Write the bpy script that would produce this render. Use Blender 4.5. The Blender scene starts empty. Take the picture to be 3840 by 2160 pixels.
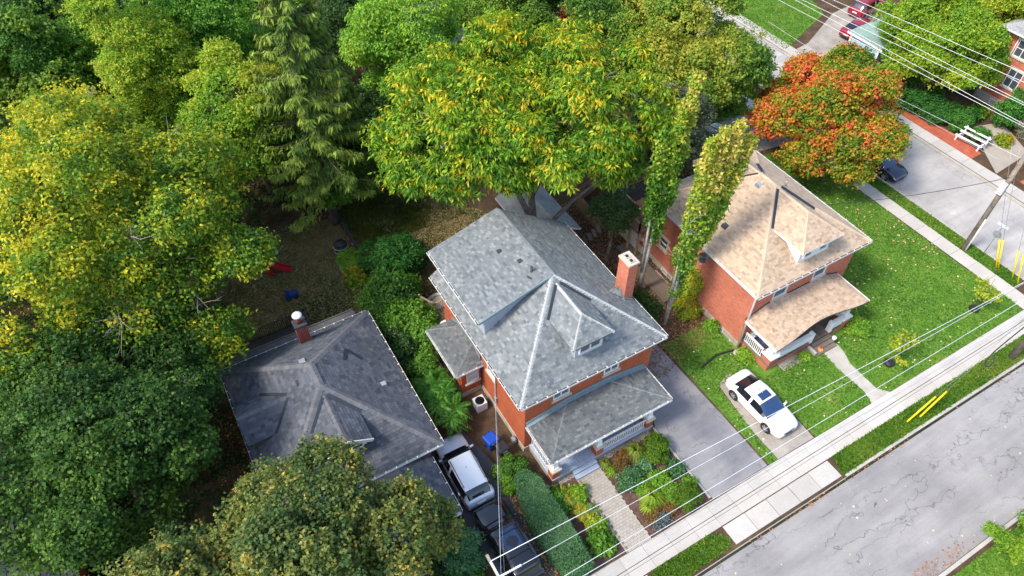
import bpy, math, random
import numpy as np
from mathutils import Vector, Matrix

random.seed(7)
rng = np.random.default_rng(7)
SC = bpy.context.scene
COL = SC.collection
R = math.radians

# ------------------------------------------------------------------ camera, sky, sun, exposure
CAM_H, FPX, PITCH, AZ = 38.5, 2680.0, R(48.48), R(30.09)
cam_data = bpy.data.cameras.new('camera')
cam_data.sensor_width = 36.0
cam_data.lens = FPX / 3840 * 36.0
cam_data.clip_end = 1500
cam = bpy.data.objects.new('camera', cam_data)
COL.objects.link(cam)
cam.location = (0, 0, CAM_H)
cam.rotation_euler = (R(90) - PITCH, 0, -AZ)
SC.camera = cam

SUN_EL, SUN_DIR = R(50), Vector((-1.0, 0.04, 0)).normalized()
SUN_AZ = math.atan2(SUN_DIR.x, SUN_DIR.y)
world = bpy.data.worlds.new('World')
SC.world = world
world.use_nodes = True
wn = world.node_tree
sky = wn.nodes.new('ShaderNodeTexSky')
sky.sky_type = 'NISHITA'
sky.sun_disc = False
sky.sun_elevation = SUN_EL
sky.sun_rotation = SUN_AZ
sky.air_density = 1.0
sky.dust_density = 2.0
bg = wn.nodes['Background']
bg.inputs['Strength'].default_value = 0.15
wn.links.new(sky.outputs[0], bg.inputs['Color'])

sun_data = bpy.data.lights.new('sun', 'SUN')
sun_data.energy = 1.6
sun_data.angle = R(11)
sun_data.color = (1.0, 0.93, 0.82)
sun = bpy.data.objects.new('sun', sun_data)
COL.objects.link(sun)
sun_vec = Vector((SUN_DIR.x * math.cos(SUN_EL), SUN_DIR.y * math.cos(SUN_EL), math.sin(SUN_EL)))
sun.rotation_euler = (-sun_vec).to_track_quat('-Z', 'Y').to_euler()

SC.view_settings.view_transform = 'Standard'
SC.view_settings.look = 'None'
SC.view_settings.exposure = 1.2
SC.view_settings.gamma = 1.0
SC.view_settings.use_curve_mapping = False
SC.render.engine = 'CYCLES'
SC.cycles.max_bounces = 6
SC.cycles.transparent_max_bounces = 4

# ------------------------------------------------------------------ measuring helpers (photo pixel -> point on a level plane)
_cp, _sp = math.cos(PITCH), math.sin(PITCH)
FW = np.array([math.sin(AZ) * _cp, math.cos(AZ) * _cp, -_sp])
RT = np.array([math.cos(AZ), -math.sin(AZ), 0.0])
UPV = np.cross(RT, FW)


def at(px, py, z=0.0):
    d = RT * (px - 1920) - UPV * (py - 1080) + FW * FPX
    t = (z - CAM_H) / d[2]
    return Vector((d[0] * t, d[1] * t, z))


def ov(px, py, z=0.0):
    return at(px * 1.49068, py * 1.49068, z)


def depth(p):
    return float(np.dot(np.array(p) - np.array([0, 0, CAM_H]), FW))


# ------------------------------------------------------------------ tagging and parenting
WPOS = {}


def tag(o, label=None, cat=None, group=None, kind=None):
    if label: o['label'] = label
    if cat: o['category'] = cat
    if group: o['group'] = group
    if kind: o['kind'] = kind
    return o


def thing(name, label, cat, loc=(0, 0, 0), group=None, rz=0.0):
    o = bpy.data.objects.new(name, None)
    o.empty_display_size = 0.2
    COL.objects.link(o)
    o.location = loc
    o.rotation_euler = (0, 0, rz)
    WPOS[o.name] = Matrix.Translation(Vector(loc)) @ Matrix.Rotation(rz, 4, 'Z')
    return tag(o, label, cat, group)


def attach(o, parent, local=False):
    """parent o; geometry is in world coordinates unless local"""
    if parent is None:
        return o
    o.parent = parent
    if not local and parent.name in WPOS:
        o.matrix_parent_inverse = WPOS[parent.name].inverted()
    return o


def structure(o):
    o['kind'] = 'structure'
    return o


def copy_tree(o, parent=None):
    c = o.copy()
    COL.objects.link(c)
    if parent is not None:
        c.parent = parent
    for ch in list(o.children):
        copy_tree(ch, c)
    return c


# ------------------------------------------------------------------ materials
class NT:
    def __init__(self, name):
        self.m = bpy.data.materials.new(name)
        self.m.use_nodes = True
        self.t = self.m.node_tree
        self.p = self.t.nodes['Principled BSDF']

    def n(self, kind, **kw):
        nd = self.t.nodes.new(kind)
        for k, v in kw.items():
            setattr(nd, k, v)
        return nd

    def l(self, a, b):
        self.t.links.new(a, b)

    def noise(self, scale, detail=3, rough=0.6, vec=None, dist=0.0):
        nd = self.n('ShaderNodeTexNoise')
        nd.inputs['Scale'].default_value = scale
        nd.inputs['Detail'].default_value = detail
        nd.inputs['Roughness'].default_value = rough
        nd.inputs['Distortion'].default_value = dist
        if vec is None:
            vec = self.pos()
        self.l(vec, nd.inputs['Vector'])
        return nd.outputs['Fac']

    def pos(self):
        if not hasattr(self, '_g'):
            self._g = self.n('ShaderNodeNewGeometry')
        return self._g.outputs['Position']

    def scaled(self, v):
        mp = self.n('ShaderNodeMapping')
        mp.inputs['Scale'].default_value = v
        self.l(self.pos(), mp.inputs['Vector'])
        return mp.outputs[0]

    def ramp(self, fac, stops, const=False):
        r = self.n('ShaderNodeValToRGB')
        e = r.color_ramp.elements
        while len(e) < len(stops):
            e.new(0.5)
        for el, (p, c) in zip(e, stops):
            el.position = p
            el.color = (*c, 1) if len(c) == 3 else c
        if const:
            r.color_ramp.interpolation = 'CONSTANT'
        self.l(fac, r.inputs['Fac'])
        return r.outputs['Color']

    def math(self, op, a, b):
        m = self.n('ShaderNodeMath', operation=op)
        for i, x in enumerate((a, b)):
            if isinstance(x, (int, float)):
                m.inputs[i].default_value = x
            elif x is not None:
                self.l(x, m.inputs[i])
        return m.outputs[0]

    def mix(self, fac, a, b, mode='MIX'):
        m = self.n('ShaderNodeMix', data_type='RGBA', blend_type=mode)
        for sock, x in ((m.inputs['Factor'], fac), (m.inputs['A'], a), (m.inputs['B'], b)):
            if isinstance(x, (int, float)):
                sock.default_value = x
            elif isinstance(x, tuple):
                sock.default_value = (*x, 1)
            else:
                self.l(x, sock)
        return m.outputs['Result']

    def rnd(self):
        self.pos()
        oi = self.n('ShaderNodeObjectInfo')
        s = self.math('ADD', oi.outputs['Random'], self._g.outputs['Random Per Island'])
        return self.math('FRACT', s, 0)

    def out(self, color, rough=0.85, spec=0.3, bump=None, bstr=0.3, bdist=0.01, metal=0.0):
        if isinstance(color, tuple):
            self.p.inputs['Base Color'].default_value = (*color, 1)
        else:
            self.l(color, self.p.inputs['Base Color'])
        self.p.inputs['Roughness'].default_value = rough
        self.p.inputs['Specular IOR Level'].default_value = spec
        self.p.inputs['Metallic'].default_value = metal
        if bump is not None:
            b = self.n('ShaderNodeBump')
            b.inputs['Strength'].default_value = bstr
            b.inputs['Distance'].default_value = bdist
            self.l(bump, b.inputs['Height'])
            self.l(b.outputs[0], self.p.inputs['Normal'])
        return self.m


def vary(c, f):
    return tuple(max(0.0, min(1.0, x * f)) for x in c)


def m_plain(name, c, rough=0.7, amt=0.18, scale=3.0, spec=0.3, metal=0.0, fine=True):
    t = NT(name)
    f = t.noise(scale, 4)
    col = t.ramp(f, [(0.3, vary(c, 1 - amt)), (0.7, vary(c, 1 + amt))])
    return t.out(col, rough, spec, t.noise(scale * 12, 2) if fine else None, 0.15, 0.004, metal)


def m_pieces(name, cols, rough=0.85, amt=0.15, nscale=0.7, gscale=40.0, bstr=0.2, spec=0.25, stain=None):
    """separate pieces (shingles, bricks, boards): every piece takes a tone of its own"""
    t = NT(name)
    k = len(cols)
    base = t.ramp(t.rnd(), [(i / max(1, k - 1), c) for i, c in enumerate(cols)])
    g = t.noise(nscale, 4)
    base = t.mix(1.0, base, t.ramp(g, [(0.25, (1 - amt,) * 3), (0.75, (1 + amt,) * 3)]), 'MULTIPLY')
    gr = t.noise(gscale, 2)
    base = t.mix(1.0, base, t.ramp(gr, [(0.3, (0.88,) * 3), (0.7, (1.1,) * 3)]), 'MULTIPLY')
    if stain:
        sn = t.noise(stain[1], 5, 0.7)
        base = t.mix(t.ramp(sn, [(stain[2], (0, 0, 0)), (stain[2] + 0.12, (1, 1, 1))]), base, stain[0])
    return t.out(base, rough, spec, gr, bstr, 0.004)


def m_leaf(name='foliage', trans=0.45, rough=0.55):
    t = NT(name)
    a = t.n('ShaderNodeAttribute', attribute_name='tint')
    t.out(a.outputs['Color'], rough, 0.35)
    tr = t.n('ShaderNodeBsdfTranslucent')
    t.l(a.outputs['Color'], tr.inputs['Color'])
    mx = t.n('ShaderNodeMixShader')
    mx.inputs[0].default_value = trans
    t.l(t.p.outputs[0], mx.inputs[1])
    t.l(tr.outputs[0], mx.inputs[2])
    t.l(mx.outputs[0], t.t.nodes['Material Output'].inputs['Surface'])
    return t.m


def m_asphalt(name, c0, c1, crack=1.0, stretch=(0.22, 1.0, 1.0), patch=True):
    t = NT(name)
    big = t.noise(0.25, 5, 0.6)
    col = t.ramp(big, [(0.3, c0), (0.7, c1)])
    st = t.noise(1.4, 4, 0.65, t.scaled((0.12, 1.0, 1.0)))
    col = t.mix(1.0, col, t.ramp(st, [(0.3, (0.86,) * 3), (0.7, (1.12,) * 3)]), 'MULTIPLY')
    agg = t.noise(45, 2, 0.7)
    col = t.mix(1.0, col, t.ramp(agg, [(0.3, (0.8,) * 3), (0.75, (1.18,) * 3)]), 'MULTIPLY')
    # cracks: edges of large stretched cells, warped
    w = t.n('ShaderNodeVectorMath', operation='ADD')
    nz = t.n('ShaderNodeTexNoise')
    nz.inputs['Scale'].default_value = 1.3
    nz.inputs['Detail'].default_value = 5
    t.l(t.pos(), nz.inputs['Vector'])
    sc = t.n('ShaderNodeVectorMath', operation='SCALE')
    sc.inputs['Scale'].default_value = 1.1
    t.l(nz.outputs['Color'], sc.inputs[0])
    t.l(t.scaled(stretch), w.inputs[0])
    t.l(sc.outputs[0], w.inputs[1])
    v = t.n('ShaderNodeTexVoronoi', feature='DISTANCE_TO_EDGE')
    v.inputs['Scale'].default_value = 0.75
    t.l(w.outputs[0], v.inputs['Vector'])
    gate = t.ramp(t.noise(0.35, 3), [(0.42, (0, 0, 0)), (0.6, (1, 1, 1))])
    line = t.ramp(v.outputs['Distance'], [(0.0, (1, 1, 1)), (0.018, (0, 0, 0))])
    fac = t.math('MULTIPLY', t.math('MULTIPLY', line, gate), 0.75 * crack)
    col = t.mix(fac, col, (0.045, 0.043, 0.042))
    v2 = t.n('ShaderNodeTexVoronoi', feature='DISTANCE_TO_EDGE')
    v2.inputs['Scale'].default_value = 2.6
    t.l(w.outputs[0], v2.inputs['Vector'])
    line2 = t.ramp(v2.outputs['Distance'], [(0.0, (1, 1, 1)), (0.02, (0, 0, 0))])
    gate2 = t.ramp(t.noise(0.55, 3, 0.6), [(0.55, (0, 0, 0)), (0.68, (1, 1, 1))])
    col = t.mix(t.math('MULTIPLY', t.math('MULTIPLY', line2, gate2), 0.5 * crack), col, (0.05, 0.048, 0.046))
    if patch:
        ds = t.ramp(t.noise(0.8, 6, 0.75), [(0.62, (0, 0, 0)), (0.78, (1, 1, 1))])
        col = t.mix(t.math('MULTIPLY', ds, 0.4), col, (0.09, 0.088, 0.085))
    return t.out(col, 0.9, 0.25, agg, 0.35, 0.006)


def m_ground(name, stops, scale=0.6, fine=25, rough=0.95, bstr=0.5, second=None):
    t = NT(name)
    f = t.noise(scale, 6, 0.65)
    col = t.ramp(f, stops)
    f2 = t.noise(fine, 3, 0.7)
    col = t.mix(1.0, col, t.ramp(f2, [(0.25, (0.65,) * 3), (0.75, (1.3,) * 3)]), 'MULTIPLY')
    if second:
        c, s, th = second
        col = t.mix(t.ramp(t.noise(s, 4, 0.7), [(th, (0, 0, 0)), (th + 0.06, (1, 1, 1))]), col, c)
    return t.out(col, rough, 0.15, f2, bstr, 0.02)


def m_glass(name, c=(0.03, 0.04, 0.05), rough=0.05, spec=0.9):
    t = NT(name)
    t.out(c, rough, spec)
    return t.m


def m_paint(name, c, rough=0.3, coat=1.0, metal=0.0):
    t = NT(name)
    t.out(c, rough, 0.5, metal=metal)
    t.p.inputs['Coat Weight'].default_value = coat
    t.p.inputs['Coat Roughness'].default_value = 0.05
    return t.m


M = {}
M['leaf'] = m_leaf()
M['needle'] = m_leaf('needles', 0.25, 0.7)
M['bark'] = m_ground('grey_brown_bark', [(0.3, (0.09, 0.07, 0.055)), (0.7, (0.24, 0.2, 0.17))], 3.0, 14)
M['bark_pale'] = m_ground('pale_poplar_bark', [(0.35, (0.36, 0.34, 0.3)), (0.7, (0.66, 0.63, 0.58))], 3.0, 10)
M['twig'] = m_plain('bare_grey_twigs', (0.34, 0.3, 0.26))
G0 = [(0.17, 0.19, 0.19), (0.3, 0.315, 0.3), (0.235, 0.255, 0.25), (0.4, 0.41, 0.38), (0.2, 0.22, 0.225), (0.33, 0.345, 0.335)]
G0 = [(c[0] * 0.72, c[1] * 0.74, c[2] * 0.78) for c in G0]
M['sh_grey'] = m_pieces('grey_shingles', G0, amt=0.1, spec=0.2)
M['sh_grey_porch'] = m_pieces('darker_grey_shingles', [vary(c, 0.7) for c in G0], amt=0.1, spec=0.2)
M['sh_cap'] = m_pieces('pale_cap_shingles', [(0.4, 0.41, 0.4), (0.48, 0.49, 0.47), (0.36, 0.37, 0.36)], amt=0.08)
M['sh_tan'] = m_pieces('tan_shingles', [(0.46, 0.34, 0.235), (0.58, 0.44, 0.31), (0.4, 0.29, 0.205), (0.55, 0.42, 0.3), (0.5, 0.37, 0.26), (0.35, 0.255, 0.185)], amt=0.12)
M['sh_tancap'] = m_pieces('tan_cap_shingles', [(0.54, 0.41, 0.29), (0.6, 0.46, 0.33)], amt=0.1)
M['sh_dark'] = m_pieces('slate_grey_shingles', [(0.06, 0.068, 0.085), (0.11, 0.12, 0.14), (0.08, 0.09, 0.11), (0.14, 0.148, 0.165), (0.07, 0.08, 0.1)], amt=0.25, stain=((0.2, 0.195, 0.19), 0.45, 0.6))
M['sh_darkcap'] = m_pieces('slate_cap_shingles', [(0.12, 0.125, 0.14), (0.17, 0.17, 0.18)], amt=0.15)
M['sh_green'] = m_pieces('green_grey_shingles', [(0.24, 0.35, 0.31), (0.31, 0.42, 0.37), (0.28, 0.38, 0.34)], amt=0.15)
M['sh_shed'] = m_pieces('worn_grey_shingles', [(0.27, 0.28, 0.29), (0.37, 0.38, 0.39), (0.32, 0.33, 0.34)], amt=0.15)
M['deck_under'] = m_plain('roof_underlay', (0.12, 0.12, 0.12))
M['brick'] = m_pieces('red_brick', [(0.42, 0.105, 0.045), (0.5, 0.135, 0.06), (0.37, 0.09, 0.04), (0.46, 0.125, 0.055), (0.4, 0.1, 0.05)], amt=0.12, nscale=0.8, gscale=60)
M['brick_pink'] = m_pieces('salmon_brick', [(0.5, 0.16, 0.095), (0.57, 0.2, 0.125), (0.46, 0.14, 0.085), (0.6, 0.225, 0.15)], amt=0.12, nscale=0.8, gscale=60)
M['brick_dark'] = m_pieces('dark_red_brick', [(0.25, 0.06, 0.04), (0.34, 0.09, 0.06), (0.2, 0.05, 0.035)], amt=0.12)
M['mortar'] = m_plain('mortar', (0.36, 0.2, 0.14), 0.95)
M['mortar_grey'] = m_plain('grey_mortar', (0.45, 0.4, 0.36), 0.95)
M['stone'] = m_plain('cast_stone', (0.55, 0.47, 0.38), 0.85, 0.12)
M['concrete'] = m_plain('concrete', (0.45, 0.42, 0.37), 0.9, 0.15, 1.2)
M['foundation'] = m_plain('foundation_concrete', (0.42, 0.37, 0.3), 0.9, 0.2, 1.5)
M['white'] = m_plain('white_paint', (0.78, 0.77, 0.74), 0.5, 0.05)
M['cream'] = m_plain('cream_paint', (0.68, 0.6, 0.5), 0.6, 0.08)
M['gutter'] = m_plain('white_gutter_metal', (0.68, 0.68, 0.67), 0.45, 0.12, 2.0)
M['debris'] = m_ground('gutter_leaf_litter', [(0.35, (0.03, 0.025, 0.02)), (0.65, (0.1, 0.07, 0.04))], 6, 30)
M['flash'] = m_plain('blue_grey_flashing', (0.2, 0.28, 0.3), 0.5, 0.12)
M['flash_dark'] = m_plain('dark_valley_metal', (0.035, 0.045, 0.06), 0.5, 0.15)
M['siding'] = m_plain('grey_blue_siding', (0.4, 0.43, 0.5), 0.6, 0.06)
M['porch_grey'] = m_plain('grey_painted_boards', (0.37, 0.43, 0.52), 0.6, 0.08)
M['glass'] = m_glass('window_glass', (0.07, 0.09, 0.11))
M['glass_blue'] = m_glass('blue_tinted_glass', (0.02, 0.05, 0.13), 0.04, 1.0)
M['glass_dark'] = m_glass('dark_car_glass', (0.012, 0.014, 0.02), 0.04, 1.0)
M['curtain'] = m_plain('pale_blind', (0.5, 0.55, 0.56), 0.8)
M['black_plastic'] = m_plain('black_plastic', (0.025, 0.025, 0.028), 0.5)
M['dark_metal'] = m_plain('dark_grey_metal', (0.06, 0.065, 0.07), 0.45)
M['grey_metal'] = m_plain('grey_metal', (0.35, 0.37, 0.39), 0.4, metal=0.4)
M['alu'] = m_plain('bare_aluminium', (0.82, 0.82, 0.84), 0.45, 0.03, metal=0.2)
M['cable'] = m_plain('black_cable', (0.03, 0.035, 0.045), 0.6)
M['pale_cable'] = m_plain('pale_blue_cable', (0.45, 0.55, 0.65), 0.5)
M['wood'] = m_pieces('weathered_deck_wood', [(0.3, 0.2, 0.12), (0.38, 0.26, 0.16), (0.26, 0.175, 0.11), (0.34, 0.235, 0.14)], gscale=14)
M['wood_grey'] = m_pieces('grey_brown_boards', [(0.15, 0.12, 0.095), (0.2, 0.16, 0.13), (0.12, 0.1, 0.08)], gscale=14)
M['wood_new'] = m_pieces('tan_treated_wood', [(0.4, 0.25, 0.13), (0.48, 0.31, 0.165), (0.36, 0.22, 0.115)], gscale=14)
M['wood_dark'] = m_pieces('dark_stained_wood', [(0.05, 0.045, 0.04), (0.08, 0.07, 0.06)], gscale=14)
M['pole_wood'] = m_ground('old_pole_wood', [(0.3, (0.17, 0.13, 0.1)), (0.7, (0.4, 0.34, 0.28))], 2.0, 12)
M['yellow'] = m_plain('yellow_guard_plastic', (0.85, 0.62, 0.015), 0.45, 0.06)
M['orange'] = m_plain('orange_pumpkin_skin', (0.75, 0.25, 0.08), 0.6)
M['terracotta'] = m_plain('terracotta', (0.6, 0.27, 0.16), 0.7)
M['rubber'] = m_plain('tyre_rubber', (0.025, 0.025, 0.027), 0.8)
M['rim'] = m_plain('alloy_rim', (0.5, 0.5, 0.52), 0.35, 0.05, metal=0.6)
M['chrome'] = m_plain('bright_trim', (0.7, 0.7, 0.72), 0.25, 0.03, metal=0.7)
M['red_lens'] = m_paint('red_lens', (0.5, 0.015, 0.03), 0.2)
M['lamp_lens'] = m_paint('clear_lamp_lens', (0.6, 0.62, 0.65), 0.15)
M['plate'] = m_plain('number_plate', (0.8, 0.8, 0.8), 0.5, 0.05)
M['blue_bin'] = m_plain('blue_bin_plastic', (0.015, 0.07, 0.42), 0.45, 0.1)
M['sky_blue_wall'] = m_plain('light_blue_boards', (0.38, 0.52, 0.63), 0.7, 0.06)
M['shed_blue'] = m_plain('dark_blue_shed_boards', (0.06, 0.08, 0.11), 0.7)
M['red_plastic'] = m_plain('red_toy_plastic', (0.5, 0.02, 0.04), 0.4)
M['blue_plastic'] = m_plain('blue_toy_plastic', (0.02, 0.05, 0.2), 0.4)
M['teal_plastic'] = m_plain('teal_plastic', (0.03, 0.35, 0.38), 0.5)
M['rock'] = m_plain('grey_rock', (0.35, 0.31, 0.27), 0.9)
M['soil'] = m_ground('dark_leafy_soil', [(0.3, (0.05, 0.035, 0.022)), (0.55, (0.1, 0.065, 0.04)), (0.75, (0.17, 0.11, 0.065))], 0.9, 18, second=((0.27, 0.16, 0.07), 12, 0.6))
M['forest'] = m_ground('forest_floor', [(0.3, (0.02, 0.03, 0.012)), (0.7, (0.06, 0.055, 0.025))], 0.5, 12)
M['lawn'] = m_ground('lawn_turf', [(0.25, (0.07, 0.17, 0.02)), (0.5, (0.11, 0.24, 0.03)), (0.75, (0.2, 0.28, 0.055))], 0.55, 16, bstr=0.8)
M['dry_lawn'] = m_ground('dry_patchy_turf', [(0.3, (0.12, 0.14, 0.04)), (0.5, (0.3, 0.25, 0.11)), (0.7, (0.5, 0.37, 0.22))], 0.28, 14, second=((0.16, 0.18, 0.05), 7, 0.58))
M['mulch'] = m_ground('brown_mulch', [(0.3, (0.07, 0.04, 0.033)), (0.7, (0.17, 0.1, 0.08))], 2.5, 30, second=((0.24, 0.17, 0.13), 22, 0.66))
M['red_mulch'] = m_ground('red_mulch', [(0.3, (0.36, 0.085, 0.045)), (0.7, (0.52, 0.15, 0.085))], 1.5, 22)
M['gravel'] = m_ground('grey_brown_gravel', [(0.3, (0.27, 0.24, 0.2)), (0.7, (0.45, 0.41, 0.36))], 0.8, 22, second=((0.12, 0.1, 0.08), 14, 0.68))
M['road'] = m_asphalt('worn_road_asphalt', (0.25, 0.24, 0.235), (0.37, 0.355, 0.34))
M['street'] = m_asphalt('pale_street_asphalt', (0.36, 0.34, 0.32), (0.52, 0.49, 0.455), 0.5, (1.0, 0.15, 1.0))
M['drive'] = m_asphalt('cracked_driveway_asphalt', (0.17, 0.175, 0.195), (0.36, 0.35, 0.345), 0.9, (0.8, 0.8, 1.0))
M['drive_dark'] = m_asphalt('dark_driveway_asphalt', (0.06, 0.062, 0.068), (0.12, 0.12, 0.125), 0.6, (0.9, 0.9, 1.0), False)
M['slab'] = m_pieces('pavement_concrete', [(0.46, 0.43, 0.385), (0.52, 0.485, 0.43), (0.49, 0.46, 0.41), (0.56, 0.53, 0.485)], amt=0.1, gscale=25)
M['paver'] = m_pieces('beige_pavers', [(0.36, 0.32, 0.27), (0.43, 0.385, 0.33), (0.4, 0.355, 0.3)], amt=0.12, gscale=30)
M['joint'] = m_plain('joint_sand', (0.2, 0.17, 0.13), 0.95)
M['litter'] = m_leaf('dead_leaves', 0.15, 0.8)
M['blue_sign'] = m_plain('pale_sign_sheet', (0.6, 0.7, 0.78), 0.4)
M['bell_blue'] = m_plain('dark_print', (0.02, 0.03, 0.1), 0.6)

# ------------------------------------------------------------------ mesh builder
XU, YU, ZU = Vector((1, 0, 0)), Vector((0, 1, 0)), Vector((0, 0, 1))


class MB:
    def __init__(self):
        self.v, self.f = [], []

    def quad(self, *pts):
        n = len(self.v)
        self.v += [tuple(p) for p in pts]
        self.f.append(tuple(range(n, n + len(pts))))

    def box(self, lo, hi):
        x0, y0, z0 = lo
        x1, y1, z1 = hi
        return self.hexa([(x0, y0, z0), (x1, y0, z0), (x1, y1, z0), (x0, y1, z0)], [(x0, y0, z1), (x1, y0, z1), (x1, y1, z1), (x0, y1, z1)])

    def hexa(self, bot, top):
        n = len(self.v)
        k = len(bot)
        self.v += [tuple(p) for p in bot] + [tuple(p) for p in top]
        self.f.append(tuple(n + i for i in reversed(range(k))))
        self.f.append(tuple(n + k + i for i in range(k)))
        for i in range(k):
            j = (i + 1) % k
            self.f.append((n + i, n + j, n + k + j, n + k + i))
        return self

    def prism(self, poly, z0, z1):
        a = sum(poly[i][0] * poly[(i + 1) % len(poly)][1] - poly[(i + 1) % len(poly)][0] * poly[i][1] for i in range(len(poly)))
        if a < 0:
            poly = poly[::-1]
        return self.hexa([(p[0], p[1], z0) for p in poly], [(p[0], p[1], z1) for p in poly])

    def fbox(self, o, u, n, u0, u1, n0, n1, z0, z1):
        """box in a wall frame: u along the wall, n outwards, z up"""
        o = Vector(o)
        P = lambda a, b, c: o + u * a + n * b + ZU * c
        return self.hexa([P(u0, n0, z0), P(u1, n0, z0), P(u1, n1, z0), P(u0, n1, z0)], [P(u0, n0, z1), P(u1, n0, z1), P(u1, n1, z1), P(u0, n1, z1)])

    def bar(self, a, b, w, h=None, up=ZU):
        """rectangular bar from a to b"""
        a, b = Vector(a), Vector(b)
        h = h or w
        d = (b - a).normalized()
        s = d.cross(up)
        if s.length < 1e-4:
            s = d.cross(XU)
        s.normalize()
        t = s.cross(d)
        s, t = s * w / 2, t * h / 2
        return self.hexa([a - s - t, a + s - t, a + s + t, a - s + t], [b - s - t, b + s - t, b + s + t, b - s + t])

    def tube(self, pts, rad, n=8, cap=True):
        pts = [Vector(p) for p in pts]
        if not hasattr(rad, '__len__'):
            rad = [rad] * len(pts)
        base = len(self.v)
        prev = None
        for i, p in enumerate(pts):
            d = (pts[min(i + 1, len(pts) - 1)] - pts[max(i - 1, 0)]).normalized()
            if prev is None:
                s = d.cross(ZU if abs(d.z) < 0.95 else XU).normalized()
            else:
                s = (prev - d * prev.dot(d)).normalized()
            prev = s
            t = d.cross(s)
            for k in range(n):
                a = 2 * math.pi * k / n
                self.v.append(tuple(p + (s * math.cos(a) + t * math.sin(a)) * rad[i]))
        for i in range(len(pts) - 1):
            for k in range(n):
                k2 = (k + 1) % n
                self.f.append((base + i * n + k, base + i * n + k2, base + (i + 1) * n + k2, base + (i + 1) * n + k))
        if cap:
            self.f.append(tuple(base + k for k in reversed(range(n))))
            self.f.append(tuple(base + (len(pts) - 1) * n + k for k in range(n)))
        return self

    def lathe(self, c, prof, n=14):
        """profile [(r, z)] turned round the vertical through c"""
        c = Vector(c)
        base = len(self.v)
        for r, z in prof:
            for k in range(n):
                a = 2 * math.pi * k / n
                self.v.append((c.x + r * math.cos(a), c.y + r * math.sin(a), c.z + z))
        for i in range(len(prof) - 1):
            for k in range(n):
                k2 = (k + 1) % n
                self.f.append((base + i * n + k, base + i * n + k2, base + (i + 1) * n + k2, base + (i + 1) * n + k))
        self.f.append(tuple(base + k for k in reversed(range(n))))
        self.f.append(tuple(base + (len(prof) - 1) * n + k for k in range(n)))
        return self

    def mesh(self, name, m, smooth=False):
        me = bpy.data.meshes.new(name)
        me.from_pydata(self.v, [], self.f)
        if m is not None:
            me.materials.append(m)
        if smooth:
            me.polygons.foreach_set('use_smooth', [True] * len(me.polygons))
        me.update()
        return me

    def build(self, name, m, parent=None, smooth=False, local=False):
        o = bpy.data.objects.new(name, self.mesh(name, m, smooth))
        COL.objects.link(o)
        return attach(o, parent, local)


def inst(name, me, parent, mw):
    """a light object sharing mesh data, placed by a world matrix under a mesh parent whose own matrix is identity (or a thing)"""
    o = bpy.data.objects.new(name, me)
    COL.objects.link(o)
    attach(o, parent)
    o.matrix_basis = mw
    return o


def face_mesh(name, v, nper, tint, m, parent=None, smooth=False):
    """numpy mesh of separate polygons with nper corners each and a colour per polygon"""
    nf = len(v) // nper
    me = bpy.data.meshes.new(name)
    me.vertices.add(len(v))
    me.vertices.foreach_set('co', v.astype(np.float32).ravel())
    me.loops.add(len(v))
    me.loops.foreach_set('vertex_index', np.arange(len(v), dtype=np.int32))
    me.polygons.add(nf)
    me.polygons.foreach_set('loop_start', np.arange(0, len(v), nper, dtype=np.int32))
    me.update(calc_edges=True)
    at_ = me.attributes.new('tint', 'FLOAT_COLOR', 'POINT')
    c = np.ones((nf, 4), np.float32)
    c[:, :3] = tint
    at_.data.foreach_set('color', np.repeat(c, nper, axis=0).ravel())
    me.materials.append(m)
    o = bpy.data.objects.new(name, me)
    COL.objects.link(o)
    return attach(o, parent)

# ------------------------------------------------------------------ plants
def unit(a):
    return a / np.maximum(np.linalg.norm(a, axis=-1, keepdims=True), 1e-6)


class Wob:
    """smooth pseudo-noise, about -1..1"""
    def __init__(self, freq, r, k=7):
        self.k = r.normal(size=(k, 3)) * freq
        self.p = r.uniform(0, 6.28, k)

    def __call__(self, p):
        return np.sin(p @ self.k.T + self.p).mean(axis=1) * 1.6


def leaf_quads(c, nrm, tan, L, W, fold=0.25):
    """kite leaves: c base points, tan long axis, nrm face normal"""
    side = unit(np.cross(nrm, tan))
    nrm = unit(np.cross(tan, side))
    L = L[:, None]
    W = W[:, None]
    mid = c + tan * L * 0.45
    tip = c + tan * L - nrm * L * 0.12
    v = np.empty((len(c), 4, 3))
    v[:, 0] = c
    v[:, 1] = mid + side * W * 0.5 + nrm * W * fold
    v[:, 2] = tip
    v[:, 3] = mid - side * W * 0.5 + nrm * W * fold
    return v.reshape(-1, 3)


def tint_mix(pal, t, r, jit=0.16):
    """pal: list of linear colours, t in 0..1 picks along it"""
    pal = np.array(pal)
    x = np.clip(t, 0, 0.9999) * (len(pal) - 1)
    i = x.astype(int)
    f = (x - i)[:, None]
    c = pal[i] * (1 - f) + pal[np.minimum(i + 1, len(pal) - 1)] * f
    return np.clip(c * (1 + r.normal(size=(len(t), 1)) * jit), 0.003, 0.95)


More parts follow.
